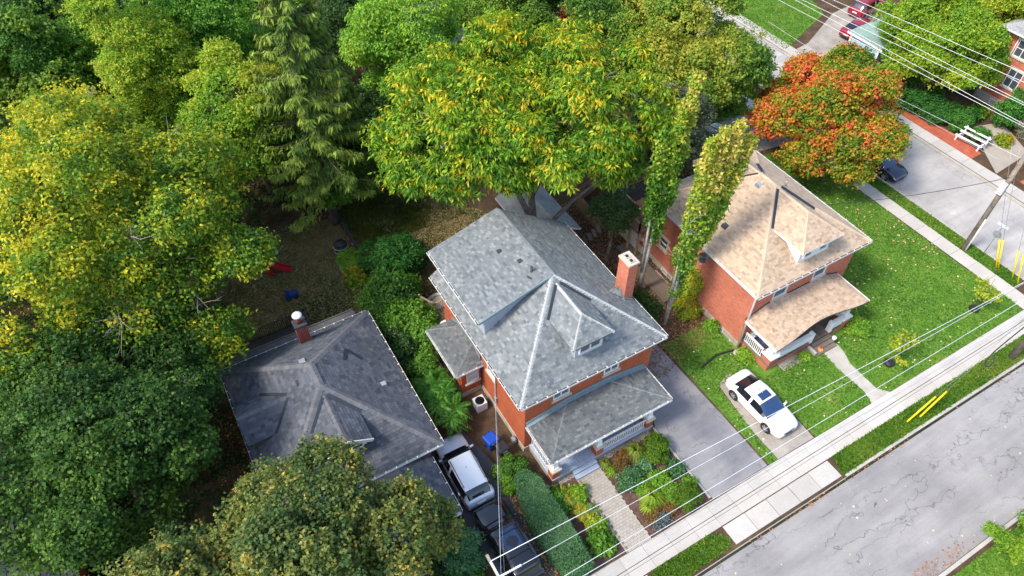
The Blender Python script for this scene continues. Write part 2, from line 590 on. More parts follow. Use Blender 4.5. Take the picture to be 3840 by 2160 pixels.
def crown_points(center, rad, n, r, inner=0.55, bottom=-0.45, lobes=0.22, lobefreq=2.6, nl=None, lsz=1.0):
    """points on the outer skin of many overlapping boughs: an uneven crown with dark gaps between them"""
    C, RAD = np.array(center, float), np.array(rad, float)
    rm = float(RAD.mean())
    if nl is None:
        nl = int(np.clip(rm * 5.2, 9, 46))
    if rm < 1.6 and lsz == 1.0:
        lsz = 0.9
    d = unit(r.normal(size=(nl * 6, 3)))
    d = d[d[:, 2] > bottom]
    keep = []
    for v in d:                                   # spread the boughs out
        if all(v @ k < 1 - 1.9 / nl for k in keep) and len(keep) < nl:
            keep.append(v)
    d = np.array(keep)
    k = len(d)
    rl = rm * lsz * (1.5 / math.sqrt(k)) * r.uniform(0.6, 1.35, k)
    reach = r.uniform(0.62, 1.02 + lobes * 0.9, k)
    lc = C + d * (RAD - rl[:, None] * 0.75).clip(0.05) * reach[:, None]
    ax = np.stack([rl * r.uniform(0.9, 1.35, k), rl * r.uniform(0.9, 1.35, k), rl * r.uniform(0.6, 0.95, k)], 1)
    # filling below the skin, sparse
    nin = int(n * 0.16)
    li = r.integers(0, k, n * 3)
    q = unit(r.normal(size=(n * 3, 3)))
    out = d[li]
    q = np.where(((q * out).sum(1) + q[:, 2] * 0.5 < -0.25)[:, None], -q, q)
    fr = 0.62 + 0.38 * r.uniform(0, 1, len(q)) ** 0.6 + (r.uniform(0, 1, len(q)) > 0.72) * r.uniform(0, 0.34, len(q))
    p = lc[li] + q * ax[li] * fr[:, None]
    dep = np.full(len(p), 9.0)                    # drop points buried in a neighbouring bough
    for j in range(k):
        e = (((p - lc[j]) / ax[j]) ** 2).sum(1)
        dep = np.where(li != j, np.minimum(dep, e), dep)
    ok = dep > 0.55
    p, q, fr, out = p[ok][:n - nin], q[ok][:n - nin], fr[ok][:n - nin], out[ok][:n - nin]
    q = unit(q + out * 0.5)
    di = unit(r.normal(size=(nin, 3)))
    pi_ = C + di * RAD * (r.uniform(0.25, 0.7, nin))[:, None]
    pi_ = pi_[di[:, 2] > bottom]
    di = di[di[:, 2] > bottom]
    return np.concatenate([p, pi_]), np.concatenate([q, di]), np.concatenate([fr, np.full(len(pi_), .5)])


def crown(name, parent, center, rad, leaves, L, W, pal, seed, per=26, clump=0.75, style='flat', inner=0.5, bottom=-0.45,
          lobes=0.22, tfreq=0.35, tbias=0.0, tspread=0.38, up=0.6, mat=None, ttop=0.0, squash=0.65, pts=None, lobefreq=2.6, tdir=None, nl=None, lsz=1.0, tj=0.14):
    r = np.random.default_rng(seed)
    if pts is None and rad[2] > 2.4:
        clump, L, W, per, leaves = clump * 0.62, L * 0.84, W * 0.84, int(per * 0.75), int(leaves * 1.15)
    nc = max(6, leaves // per)
    if pts is None:
        cp, cd, fr = crown_points(center, rad, nc, r, inner, bottom, lobes, lobefreq, nl, lsz)
    else:
        cp, cd, fr = pts
    nc = len(cp)
    idx = np.repeat(np.arange(nc), per)
    n = len(idx)
    csz = clump * r.uniform(0.6, 1.35, nc)
    off = unit(r.normal(size=(n, 3))) * (r.uniform(0.15, 1, n) ** 0.5)[:, None]
    if style == 'spike':
        off[:, 2] = off[:, 2] * 1.5
        sc = np.array([0.7, 0.7, 1.0])
    elif style == 'frond':
        off[:, 2] = np.abs(off[:, 2]) * 0.35
        sc = np.array([1.0, 1.0, 1.0])
    else:
        off[:, 2] = off[:, 2] * squash
        sc = np.array([1.0, 1.0, 1.0])
    pos = cp[idx] + off * sc * csz[idx][:, None]
    out = unit(off + cd[idx] * 0.6)
    nrm = unit(out * 0.6 + np.array([0, 0, up]) + r.normal(size=(n, 3)) * 0.62)
    if style == 'frond':
        h = unit(off * np.array([1, 1, 0.0]) + r.normal(size=(n, 3)) * 0.25)
        tan = unit(h + np.array([0, 0, -0.75]) + r.normal(size=(n, 3)) * 0.2)
    else:
        tan = unit(np.cross(nrm, r.normal(size=(n, 3))) + out * 0.3 + np.array([0, 0, -0.25]))
    Ls = L * r.uniform(0.65, 1.3, n)
    Ws = W * r.uniform(0.7, 1.25, n)
    v = leaf_quads(pos, nrm, tan, Ls, Ws)
    w1, w2 = Wob(tfreq, r), Wob(tfreq * 3.1, r)
    tc = 0.5 + tspread * w1(cp) + tspread * 0.6 * w2(cp) + r.normal(size=nc) * tj + tbias
    if ttop:
        tc = tc + ttop * np.clip((cp[:, 2] - center[2]) / rad[2], -1, 1)
    if tdir is not None:
        tc = tc + ((cp - np.array(center)) / np.array(rad)) @ np.array(tdir)
    t = tc[idx] + r.normal(size=n) * 0.1
    return face_mesh(name, v, 4, tint_mix(pal, t, r), mat or M['leaf'], parent)


def limbs(parent, base, top, crown_c, rad, r0, seed, nb=7, mat='bark', twigs=0, name='trunk', lean=None):
    """tapered trunk and limbs; every limb a part"""
    r = random.Random(seed)
    base, top, cc = Vector(base), Vector(top), Vector(crown_c)
    n = 7
    pts = []
    for i in range(n):
        f = i / (n - 1)
        p = base.lerp(top, f)
        p += Vector((r.uniform(-1, 1), r.uniform(-1, 1), 0)) * 0.12 * (0 if i in (0,) else 1)
        pts.append(p)
    tr = MB().tube(pts, [r0 * (1.35 if i == 0 else 1 - 0.5 * i / (n - 1)) for i in range(n)], 9)
    o = tr.build(name, M[mat], parent, True)
    for k in range(nb):
        f = r.uniform(0.45, 1.0)
        s = base.lerp(top, f)
        a = 6.283 * (k + r.uniform(-0.3, 0.3)) / nb
        el = r.uniform(0.1, 0.85)
        e = cc + Vector((math.cos(a) * rad[0] * 0.8 * math.cos(el), math.sin(a) * rad[1] * 0.8 * math.cos(el), rad[2] * 0.75 * math.sin(el)))
        m = s.lerp(e, 0.5) + Vector((0, 0, 0.4 + 0.06 * (e - s).length))
        q = s.lerp(m, 0.5) + Vector((r.uniform(-.3, .3), r.uniform(-.3, .3), 0.1))
        q2 = m.lerp(e, 0.5) + Vector((r.uniform(-.3, .3), r.uniform(-.3, .3), 0.2))
        rb = r0 * r.uniform(0.3, 0.5)
        b = MB().tube([s, q, m, q2, e], [rb, rb * 0.85, rb * 0.6, rb * 0.38, rb * 0.15], 6)
        for j in range(twigs):
            g = r.uniform(0.45, 1)
            s2 = m.lerp(e, (g - 0.45) / 0.55)
            d = Vector((r.uniform(-1, 1), r.uniform(-1, 1), r.uniform(-0.1, 0.9))).normalized() * r.uniform(0.8, 2.0)
            b.tube([s2, s2 + d * 0.5 + Vector((0, 0, 0.1)), s2 + d], [rb * 0.28, rb * 0.18, 0.008], 4)
        b.build('branch', M[mat], parent, True)
    return o


def bare_branch(name, parent, s, e, r0, seed, n=9, mat='twig'):
    r = random.Random(seed)
    s, e = Vector(s), Vector(e)
    d = e - s
    b = MB()
    m = s.lerp(e, 0.5) + Vector((r.uniform(-.2, .2), r.uniform(-.2, .2), 0.25))
    b.tube([s, m, e], [r0, r0 * 0.7, r0 * 0.25], 5)
    for k in range(n):
        f = r.uniform(0.2, 1)
        q = s.lerp(m, f * 2) if f < 0.5 else m.lerp(e, f * 2 - 1)
        dd = (d.normalized() + Vector((r.uniform(-1, 1), r.uniform(-1, 1), r.uniform(-.6, .6))) * 0.9).normalized() * d.length * r.uniform(0.2, 0.45)
        b.tube([q, q + dd * 0.5 + Vector((0, 0, 0.06)), q + dd], [r0 * 0.4, r0 * 0.28, r0 * 0.12], 4)
        q3 = q + dd * 0.6
        d3 = (dd.normalized() + Vector((r.uniform(-1, 1), r.uniform(-1, 1), r.uniform(-.5, .5)))).normalized() * dd.length * 0.5
        b.tube([q3, q3 + d3], [r0 * 0.22, r0 * 0.1], 3)
    return b.build(name, M[mat], parent, True)


PAL = dict(
    yellow=[(0.05, 0.13, 0.014), (0.1, 0.22, 0.018), (0.19, 0.31, 0.02), (0.34, 0.4, 0.024), (0.54, 0.5, 0.026), (0.62, 0.52, 0.03)],
    walnut=[(0.05, 0.14, 0.012), (0.1, 0.24, 0.016), (0.17, 0.33, 0.018), (0.28, 0.4, 0.022), (0.55, 0.48, 0.025), (0.68, 0.45, 0.02)],
    maple=[(0.05, 0.12, 0.018), (0.09, 0.19, 0.022), (0.14, 0.25, 0.026), (0.24, 0.3, 0.032), (0.34, 0.33, 0.04)],
    green=[(0.045, 0.13, 0.02), (0.08, 0.2, 0.024), (0.13, 0.28, 0.028), (0.2, 0.35, 0.035)],
    bright=[(0.09, 0.24, 0.025), (0.16, 0.34, 0.03), (0.24, 0.42, 0.035), (0.34, 0.44, 0.04)],
    lime=[(0.1, 0.24, 0.02), (0.19, 0.34, 0.025), (0.3, 0.42, 0.028), (0.44, 0.44, 0.04)],
    shade_maple=[(0.03, 0.09, 0.018), (0.06, 0.15, 0.024), (0.1, 0.22, 0.03), (0.17, 0.29, 0.04)],  # leaf greens darkened to paint in the shade this maple stands in
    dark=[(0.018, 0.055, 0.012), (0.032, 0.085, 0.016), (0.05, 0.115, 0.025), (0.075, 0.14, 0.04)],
    olive=[(0.06, 0.115, 0.03), (0.11, 0.16, 0.035), (0.19, 0.22, 0.05), (0.32, 0.3, 0.06), (0.55, 0.38, 0.06), (0.62, 0.3, 0.08)],
    orange=[(0.12, 0.24, 0.018), (0.26, 0.33, 0.022), (0.45, 0.34, 0.025), (0.66, 0.24, 0.04), (0.74, 0.16, 0.06), (0.72, 0.11, 0.055)],
    poplar=[(0.06, 0.18, 0.02), (0.12, 0.28, 0.025), (0.24, 0.38, 0.035), (0.46, 0.46, 0.05), (0.62, 0.5, 0.14)],
    spruce=[(0.04, 0.085, 0.016), (0.09, 0.16, 0.022), (0.165, 0.24, 0.03), (0.25, 0.31, 0.045)],
    cedar=[(0.025, 0.1, 0.02), (0.045, 0.16, 0.025), (0.08, 0.23, 0.03)],
    cedar_lime=[(0.07, 0.17, 0.015), (0.13, 0.26, 0.018), (0.22, 0.34, 0.025)],
    hedge=[(0.035, 0.1, 0.035), (0.06, 0.15, 0.055), (0.1, 0.2, 0.085), (0.14, 0.25, 0.11)],
    sumac=[(0.03, 0.13, 0.02), (0.055, 0.2, 0.025), (0.11, 0.28, 0.03), (0.2, 0.34, 0.03)],
    fern=[(0.09, 0.24, 0.02), (0.2, 0.38, 0.03), (0.5, 0.48, 0.03), (0.75, 0.48, 0.06)],
    grass=[(0.12, 0.25, 0.03), (0.28, 0.38, 0.04), (0.5, 0.46, 0.1)],
    rust=[(0.12, 0.14, 0.03), (0.28, 0.17, 0.05), (0.4, 0.18, 0.06)],
    blue=[(0.16, 0.22, 0.2), (0.26, 0.32, 0.31)],
    grey=[(0.12, 0.16, 0.08), (0.22, 0.25, 0.14), (0.36, 0.36, 0.24)],
)


for _k, _f in dict(yellow=1.25, walnut=1.3, maple=1.45, green=1.4, bright=1.3, lime=1.25, dark=1.25, olive=1.35, orange=1.15, poplar=1.25, spruce=1.35, cedar=1.5, sumac=1.3, hedge=1.9).items():
    PAL[_k] = [vary(c, _f) for c in PAL[_k]]


def tree(name, label, cc, rad, leaves, pal, seed, base=None, L=0.24, W=0.17, nb=7, r0=0.28, mat='bark', twigs=2, group=None, bare=0, **kw):
    cc = Vector(cc)
    b = Vector((cc.x, cc.y, 0)) if base is None else Vector((base[0], base[1], 0))
    t = thing(name, label, 'tree', b, group or {'broad_tree': 'broad-leaved trees behind the yards', 'maple_tree': 'maple trees'}.get(name))
    top = Vector((cc.x, cc.y, cc.z + rad[2] * 0.2))
    limbs(t, b - ZU * 0.1, top, cc, rad, r0, seed, nb, mat, twigs)
    r = random.Random(seed + 5)
    for i in range(bare):
        a, el = r.uniform(0, 6.28), r.uniform(0.0, 0.9)
        e = cc + Vector((math.cos(a) * rad[0] * math.cos(el), math.sin(a) * rad[1] * math.cos(el), rad[2] * math.sin(el))) * 0.97
        s = cc.lerp(e, 0.62)
        bare_branch('bare_branch', t, s, e, 0.05, seed + 40 + i, 8)
    crown('crown', t, cc, rad, leaves, L, W, PAL[pal], seed, **kw)
    return t


def bush(name, label, c, rad, leaves, pal, seed, L=0.12, W=0.08, cat='shrub', group=None, per=14, clump=0.22, **kw):
    c = Vector(c)
    t = thing(name, label, cat, (c.x, c.y, 0), group or {'leafy_shrub': 'leafy shrubs', 'perennial_plant': 'perennials in the flower beds', 'round_shrub': 'clipped round shrubs', 'weedy_shrub': 'weedy plants', 'hosta_plant': 'hostas', 'heather_plant': 'reddish low plants', 'flowering_plant': 'plants by the porch', 'tall_hedge': 'tall bushes by the garage', 'cedar_hedge': 'cedar hedges'}.get(name))
    st = MB()
    r = random.Random(seed)
    for k in range(4):
        a = r.uniform(0, 6.28)
        st.tube([(c.x, c.y, 0), (c.x + math.cos(a) * rad[0] * 0.5, c.y + math.sin(a) * rad[1] * 0.5, c.z + rad[2] * 0.3)], [0.04, 0.015], 5)
    st.build('stem', M['bark'], t, True)
    kw.setdefault('nl', int(np.clip(sum(rad) / 3 * 16, 10, 36)))
    kw.setdefault('inner', 0.55)
    kw.setdefault('bottom', -0.8)
    kw.setdefault('lobes', 0.14)
    crown('foliage', t, c, rad, leaves, L, W, PAL[pal], seed, per=per, clump=clump, **kw)
    return t


def fronds(name, label, c, cat, spec, pal, seed, n=50, Lf=1.0, pairs=11, lw=(0.22, 0.06), droop=0.5, spread=1.0, group=None, z0=0.0, crownr=0.25, tb=0.0):
    """compound leaves: every frond a drooping midrib with paired leaflets"""
    r = np.random.default_rng(seed)
    c = Vector(c)
    t = thing(name, label, cat, (c.x, c.y, 0), group or {'sumac_shrub': 'sumac shrubs', 'fern_plant': 'ferns in the left bed'}.get(name))
    st = MB()
    stems = [(c.x + dx, c.y + dy, h) for dx, dy, h in spec]
    for x, y, h in stems:
        st.tube([(x * 0.7 + c.x * 0.3, y * 0.7 + c.y * 0.3, 0), (x, y, h)], [0.04, 0.02], 5)
    st.build('stem', M['bark'], t, True)
    V, T = [], []
    for x, y, h in stems:
        for k in range(n):
            a = r.uniform(0, 6.283)
            el = r.uniform(-0.1, 1.1)
            lf = Lf * r.uniform(0.6, 1.15)
            dh = np.array([math.cos(a), math.sin(a), 0])
            s = np.arange(1, pairs + 1) / pairs
            p0 = np.array([x, y, h - z0 * r.uniform(0, 1)]) + r.normal(size=3) * 0.06
            mid = p0 + dh * (s * lf * math.cos(el * 0.7) * spread)[:, None] + np.array([0, 0, 1.0]) * (lf * (math.sin(el) * s - droop * s * s))[:, None]
            side = np.array([-dh[1], dh[0], 0])
            env = np.sin(np.pi * np.clip(s * 0.85 + 0.12, 0, 1)) * 0.75 + 0.25
            for sg in (-1, 1):
                tan = unit(side * sg * 0.9 + dh * 0.45 + np.array([0, 0, -0.3]) + r.normal(size=(pairs, 3)) * 0.08)
                nr = np.tile(np.array([0, 0, 1.0]), (pairs, 1)) + r.normal(size=(pairs, 3)) * 0.2
                V.append(leaf_quads(mid, nr, tan, lw[0] * env, lw[1] * env * 1.2))
                T.append(np.full(pairs, r.normal() * 0.2 + 0.45 + tb))
    T = np.concatenate(T)
    face_mesh('foliage', np.concatenate(V), 4, tint_mix(PAL[pal], T, r), M['leaf'], t)
    return t


def grass_clump(name, label, c, rad, h, n, pal, seed, group=None):
    r = np.random.default_rng(seed)
    c = np.array(c)
    V = []
    t = thing(name, label, 'ornamental grass', tuple(c), group or 'ornamental grasses')
    a = r.uniform(0, 6.283, n)
    l = rad * r.uniform(0.5, 1.1, n)
    d = np.stack([np.cos(a), np.sin(a), np.zeros(n)], 1)
    sd = np.stack([-np.sin(a), np.cos(a), np.zeros(n)], 1)
    hh = h * r.uniform(0.6, 1.1, n)
    p0 = c + d * 0.06
    p1 = c + d * (l * 0.4)[:, None] + np.array([0, 0, 1]) * hh[:, None]
    p2 = c + d * l[:, None] + np.array([0, 0, 1]) * (hh * 0.45)[:, None]
    w = 0.018
    q1 = np.stack([p0 - sd * w, p0 + sd * w, p1 + sd * w, p1 - sd * w], 1).reshape(-1, 3)
    q2 = np.stack([p1 - sd * w, p1 + sd * w, p2 + sd * w * 0.3, p2 - sd * w * 0.3], 1).reshape(-1, 3)
    tt = r.uniform(0, 1, n)
    o = face_mesh('blades', np.concatenate([q1, q2]), 4, np.concatenate([tint_mix(PAL[pal], tt, r, 0.05)] * 2), M['leaf'], t)
    o['kind'] = 'stuff'
    return t


def in_poly(p, poly):
    x, y = p[:, 0], p[:, 1]
    ins = np.zeros(len(p), bool)
    n = len(poly)
    for i in range(n):
        x1, y1 = poly[i][:2]
        x2, y2 = poly[(i + 1) % n][:2]
        c = ((y1 > y) != (y2 > y))
        with np.errstate(divide='ignore', invalid='ignore'):
            xi = (x2 - x1) * (y - y1) / (y2 - y1 + 1e-12) + x1
        ins ^= c & (x < xi)
    return ins


def scatter(poly, n, r, excl=()):
    a = np.array([p[:2] for p in poly])
    lo, hi = a.min(0), a.max(0)
    p = r.uniform(0, 1, (n, 2)) * (hi - lo) + lo
    k = in_poly(p, poly)
    for e in excl:
        k &= ~in_poly(p, e)
    return p[k]


def grass(name, label, poly, n, pal, seed, z=0.02, h=0.07, excl=(), tf=0.5, dens=None, cat='grass'):
    r = np.random.default_rng(seed)
    p = scatter(poly, n, r, excl)
    p3 = np.column_stack([p, np.full(len(p), z)])
    if dens:
        w = Wob(dens[0], r)
        p3 = p3[w(p3) + r.normal(size=len(p3)) * 0.3 > dens[1]]
    n = len(p3)
    a = r.uniform(0, 6.283, n)
    sd = np.stack([np.cos(a), np.sin(a), np.zeros(n)], 1)
    lean = r.normal(size=(n, 3)) * 0.05
    lean[:, 2] = h * r.uniform(0.6, 1.3, n)
    w_ = (r.uniform(0.03, 0.06, n))[:, None]
    v = np.stack([p3 - sd * w_, p3 + sd * w_, p3 + lean + sd * w_ * 0.6, p3 + lean - sd * w_ * 0.6], 1).reshape(-1, 3)
    wb, w2 = Wob(tf, r), Wob(tf * 4.5, r)
    t = 0.45 + 0.3 * wb(p3) + 0.22 * w2(p3) + r.normal(size=n) * 0.12
    o = face_mesh(name, v, 4, tint_mix(pal, t, r), M['leaf'])
    return tag(o, label, cat, kind='stuff')


DEAD = [(0.2, 0.09, 0.03), (0.36, 0.17, 0.06), (0.48, 0.29, 0.11), (0.58, 0.42, 0.16), (0.4, 0.14, 0.05)]


def litter(name, label, poly, n, seed, z=0.03, size=0.11, pal=None, dens=None, excl=()):
    r = np.random.default_rng(seed)
    p = scatter(poly, n, r, excl)
    p3 = np.column_stack([p, z + r.uniform(0, 0.03, len(p))])
    if dens:
        w = Wob(dens[0], r)
        p3 = p3[w(p3) + r.normal(size=len(p3)) * 0.25 > dens[1]]
    n = len(p3)
    nr = unit(np.array([0, 0, 1.0]) + r.normal(size=(n, 3)) * 0.35)
    tan = unit(np.cross(nr, r.normal(size=(n, 3))))
    L = size * r.uniform(0.6, 1.4, n)
    v = leaf_quads(p3, nr, tan, L, L * 0.75, 0.15)
    o = face_mesh(name, v, 4, tint_mix(pal or DEAD, r.uniform(0, 1, n), r), M['litter'])
    return tag(o, label, 'fallen leaves', kind='stuff')

# ------------------------------------------------------------------ the setting
def sheet(name, poly, z, m, depth=0.25, parent=None):
    o = MB().prism([(p[0], p[1]) for p in poly], z - depth, z).build(name, M[m], parent)
    return structure(o)


g = MB()
g.quad((-700, -700, -0.145), (700, -700, -0.145), (700, 700, -0.145), (-700, 700, -0.145))
structure(g.build('ground', M['forest']))
sheet('road', [(-120, 0.55), (150, 0.55), (150, 6.82), (-120, 6.82)], -0.12, 'road', 0.015)
sheet('side_street', [(49.8, 6.8), (56.9, 6.8), (56.9, 120), (49.8, 120)], -0.116, 'street', 0.02)
sheet('yard_soil', [(-70, 7.0), (49.6, 7.0), (49.6, 120), (-70, 120)], 0.0, 'soil', 0.14)
sheet('opposite_yard_soil', [(57.2, 7.0), (130, 7.0), (130, 120), (57.2, 120)], 0.0, 'soil', 0.14)
sheet('south_verge_soil', [(-120, 0.35), (150, 0.35), (150, -60), (-120, -60)], 0.0, 'soil', 0.14)

# lawns
LAWN_E = [(23.25, 9.78), (23.9, 9.8), (23.9, 11.9), (24.3, 15.6), (26.9, 15.2), (27.0, 9.78), (46.9, 9.78), (47.2, 10.6), (46.95, 14.5), (47.05, 31.8), (36.4, 31.8), (36.4, 17.4), (27.4, 17.4), (27.4, 20.0), (23.2, 20.0)]
sheet('front_lawn', LAWN_E, 0.012, 'lawn', 0.1)
LAWN_N = [(41.5, 37.5), (47.1, 37.0), (47.9, 60), (40, 60)]
sheet('shaded_lawn', LAWN_N, 0.012, 'lawn', 0.1)
VERGE_E = [(48.35, 11.3), (49.55, 11.6), (49.55, 60), (48.35, 60)]
sheet('street_verge', VERGE_E, 0.012, 'lawn', 0.1)
VERGE_S = [(26.5, 7.15), (49.0, 7.15), (48.6, 8.36), (27.5, 8.36), (26.9, 8.3)]
sheet('road_verge', VERGE_S, 0.012, 'lawn', 0.1)
VERGE_W = [(13.2, 7.15), (17.9, 7.2), (18.2, 7.6), (17.6, 8.3), (13.4, 8.3)]
sheet('small_verge', VERGE_W, 0.012, 'lawn', 0.1)
LAWN_S = [(-120, 0.1), (150, 0.1), (150, -40), (-120, -40)]
sheet('south_lawn', LAWN_S, 0.012, 'lawn', 0.1)
LAWN_F = [(57.5, 43.6), (66.5, 47.0), (72, 60), (57.5, 60)]
sheet('far_lawn', LAWN_F, 0.012, 'lawn', 0.1)
YARD_L = [(0.0, 30.6), (7.0, 30.6), (8.6, 35.8), (8.75, 43.0), (1.0, 43.5), (-1, 38)]
sheet('left_back_yard', YARD_L, 0.012, 'dry_lawn', 0.1)
YARD_M = [(9.1, 33.0), (19.0, 29.5), (19.3, 37.5), (16.0, 43.0), (9.1, 43.5)]
sheet('middle_back_yard', YARD_M, 0.012, 'dry_lawn', 0.1)

# driveways, gravel, beds
sheet('middle_driveway', [(18.95, 9.85), (23.1, 9.85), (23.1, 13.5), (22.95, 20.5), (22.6, 27), (20.6, 27), (20.4, 18.0), (18.95, 15.2)], 0.016, 'drive', 0.1)
sheet('left_driveway', [(6.15, 9.85), (8.95, 9.85), (8.95, 13), (9.3, 17.5), (8.6, 21.2), (6.15, 21.2)], 0.016, 'drive_dark', 0.1)
sheet('gravel_parking_strip', [(23.95, 9.82), (26.85, 9.82), (26.9, 11.2), (26.3, 13.8), (25.6, 16.0), (24.4, 15.7), (23.95, 12.2)], 0.018, 'gravel', 0.1)
sheet('rear_driveway', [(38.5, 30.5), (42.3, 32.6), (47.05, 31.9), (47.1, 36.9), (44.5, 37.6), (38.0, 37.4)], 0.018, 'gravel', 0.1)
sheet('far_driveway', [(57.0, 40.5), (61.5, 40.5), (72, 41.2), (74, 47.2), (67.5, 46.6), (60.5, 43.4), (57.0, 42.9)], 0.016, 'gravel', 0.1)
BED_R = [(14.6, 9.9), (18.75, 9.9), (18.75, 15.2), (14.5, 15.2)]
sheet('right_flower_bed', BED_R, 0.02, 'mulch', 0.1)
BED_L = [(10.75, 10.0), (12.85, 10.0), (12.85, 15.2), (10.75, 15.6)]
sheet('left_flower_bed', BED_L, 0.02, 'mulch', 0.1)
sheet('red_mulch_bed', [(58.35, 30.9), (59.1, 31.2), (60.1, 27.6), (60.4, 24.6), (59.9, 22.6), (58.2, 22.5)], 0.02, 'red_mulch', 0.1)
sheet('corner_red_mulch_bed', [(58.9, 15.5), (61.5, 15.0), (62.0, 18.2), (59.4, 18.6)], 0.02, 'red_mulch', 0.1)
sheet('paved_garden_path', [(58.6, 20.2), (63.5, 20.6), (65.5, 24.6), (62.8, 25.4), (60.2, 22.4)], 0.02, 'paver', 0.1)
WALK_N = [(32.15, 14.2), (33.5, 14.2), (33.35, 13.4), (33.0, 12.6), (32.95, 10.4), (33.5, 9.72), (31.8, 9.72), (32.1, 10.6), (32.0, 12.8)]
sheet('concrete_front_path', WALK_N, 0.02, 'concrete', 0.1)
sheet('stone_edge_soil', [(28.8, 14.3), (32.0, 14.3), (32.0, 15.0), (28.8, 15.0)], 0.022, 'gravel', 0.1)


# pavements of separate slabs
def slabs(name, x0, x1, y0, y1, step, along='x', z=0.03, gap=0.018, seed=1, skew=0.0, m='slab', slab='slab'):
    r = random.Random(seed)
    base = MB()
    base.prism([(x0, y0), (x1, y0), (x1, y1), (x0, y1)], z - 0.09, z - 0.03)
    par = structure(base.build(name, M['joint']))
    a0, a1 = (x0, x1) if along == 'x' else (y0, y1)
    n = int(round((a1 - a0) / step))
    d = (a1 - a0) / n
    me = {}
    for k in range(n):
        b = MB()
        dz = r.uniform(-0.006, 0.006)
        l, h = d - gap, (y1 - y0 if along == 'x' else x1 - x0)
        key = 0
        if key not in me:
            b.prism([(-l / 2, -h / 2), (l / 2, -h / 2), (l / 2, h / 2), (-l / 2, h / 2)] if along == 'x' else [(-h / 2, -l / 2), (h / 2, -l / 2), (h / 2, l / 2), (-h / 2, l / 2)], -0.07, 0)
            me[key] = b.mesh(slab, M[m])
        c = a0 + d * (k + 0.5)
        pos = Vector((c, (y0 + y1) / 2, z + dz)) if along == 'x' else Vector(((x0 + x1) / 2, c, z + dz))
        inst(slab, me[key], par, Matrix.Translation(pos) @ Matrix.Rotation(r.uniform(-0.002, 0.002), 4, 'Z'))
    return par


slabs('pavement', -30, 47.0, 8.36, 9.74, 1.5, seed=3)
slabs('corner_pavement', 47.0, 49.4, 7.4, 9.74, 1.2, seed=4)
slabs('side_pavement', 47.1, 48.33, 9.76, 62, 1.52, 'y', seed=5)
slabs('opposite_pavement', 57.25, 58.5, 9.0, 62, 1.52, 'y', seed=6)
slabs('driveway_apron', 18.3, 26.4, 7.17, 8.3, 1.62, z=0.02, seed=8, gap=0.03)
slabs('left_driveway_apron', 4.5, 13.1, 7.17, 8.3, 1.72, z=0.02, seed=9, gap=0.03)


def kerb(name, pts, w, z0, z1, parts=3.0):
    """kerb of separate stones"""
    par = None
    for (a, b) in zip(pts, pts[1:]):
        a, b = Vector((*a, 0)), Vector((*b, 0))
        n = max(1, int((b - a).length / parts))
        for k in range(n):
            p, q = a.lerp(b, k / n), a.lerp(b, (k + 1) / n)
            d = (q - p).normalized() * 0.012
            m = MB()
            m.bar(p + d + ZU * (z0 + z1) / 2, q - d + ZU * (z0 + z1) / 2, w, z1 - z0)
            if par is None:
                par = structure(m.build(name, M['concrete']))
            else:
                m.build('kerb_stone', M['concrete'], par)
    return par


kerb('kerb', [(26.6, 7.06), (49.2, 7.02)], 0.17, -0.2, 0.02)
kerb('kerb_lowered', [(-30, 7.06), (26.58, 7.06)], 0.2, -0.2, -0.03)
kerb('far_kerb', [(-30, 0.42), (80, 0.42)], 0.2, -0.2, 0.03)
kerb('street_kerb', [(49.7, 11.5), (49.7, 62)], 0.17, -0.2, 0.015)
kerb('opposite_street_kerb', [(57.05, 9), (57.05, 62)], 0.2, -0.2, 0.02)
o_ = kerb('bed_edging', [(18.82, 9.95), (18.82, 15.25)], 0.12, -0.05, 0.1, 1.3)

# paver walk up to the middle house
par = structure(MB().prism([(12.86, 9.75), (14.52, 9.75), (14.42, 14.92), (12.82, 14.92)], -0.06, 0.016).build('paver_walk', M['joint']))
r_ = random.Random(2)
pm = [MB().prism([(-w / 2, -0.08), (w / 2, -0.08), (w / 2, 0.08), (-w / 2, 0.08)], -0.05, 0).mesh('paver', M['paver']) for w in (0.205, 0.225, 0.15)]
y = 9.84
row = 0
while y < 14.85:
    x = 12.97 + (0.11 if row % 2 else 0.0)
    while x < 14.34:
        k = r_.choice((0, 0, 1))
        w = (0.205, 0.225)[k]
        inst('paver', pm[k], par, Matrix.Translation((x + w / 2, y, 0.036 + r_.uniform(-0.004, 0.004))) @ Matrix.Rotation(r_.uniform(-0.02, 0.02), 4, 'Z'))
        x += w + 0.012
    y += 0.172
    row += 1
em = MB().prism([(-0.045, -0.14), (0.045, -0.14), (0.045, 0.14), (-0.045, 0.14)], -0.05, 0).mesh('edge_paver', M['paver'])
for xe in (12.9, 14.43):
    for k in range(17):
        inst('edge_paver', em, par, Matrix.Translation((xe, 9.95 + k * 0.295, 0.04)))

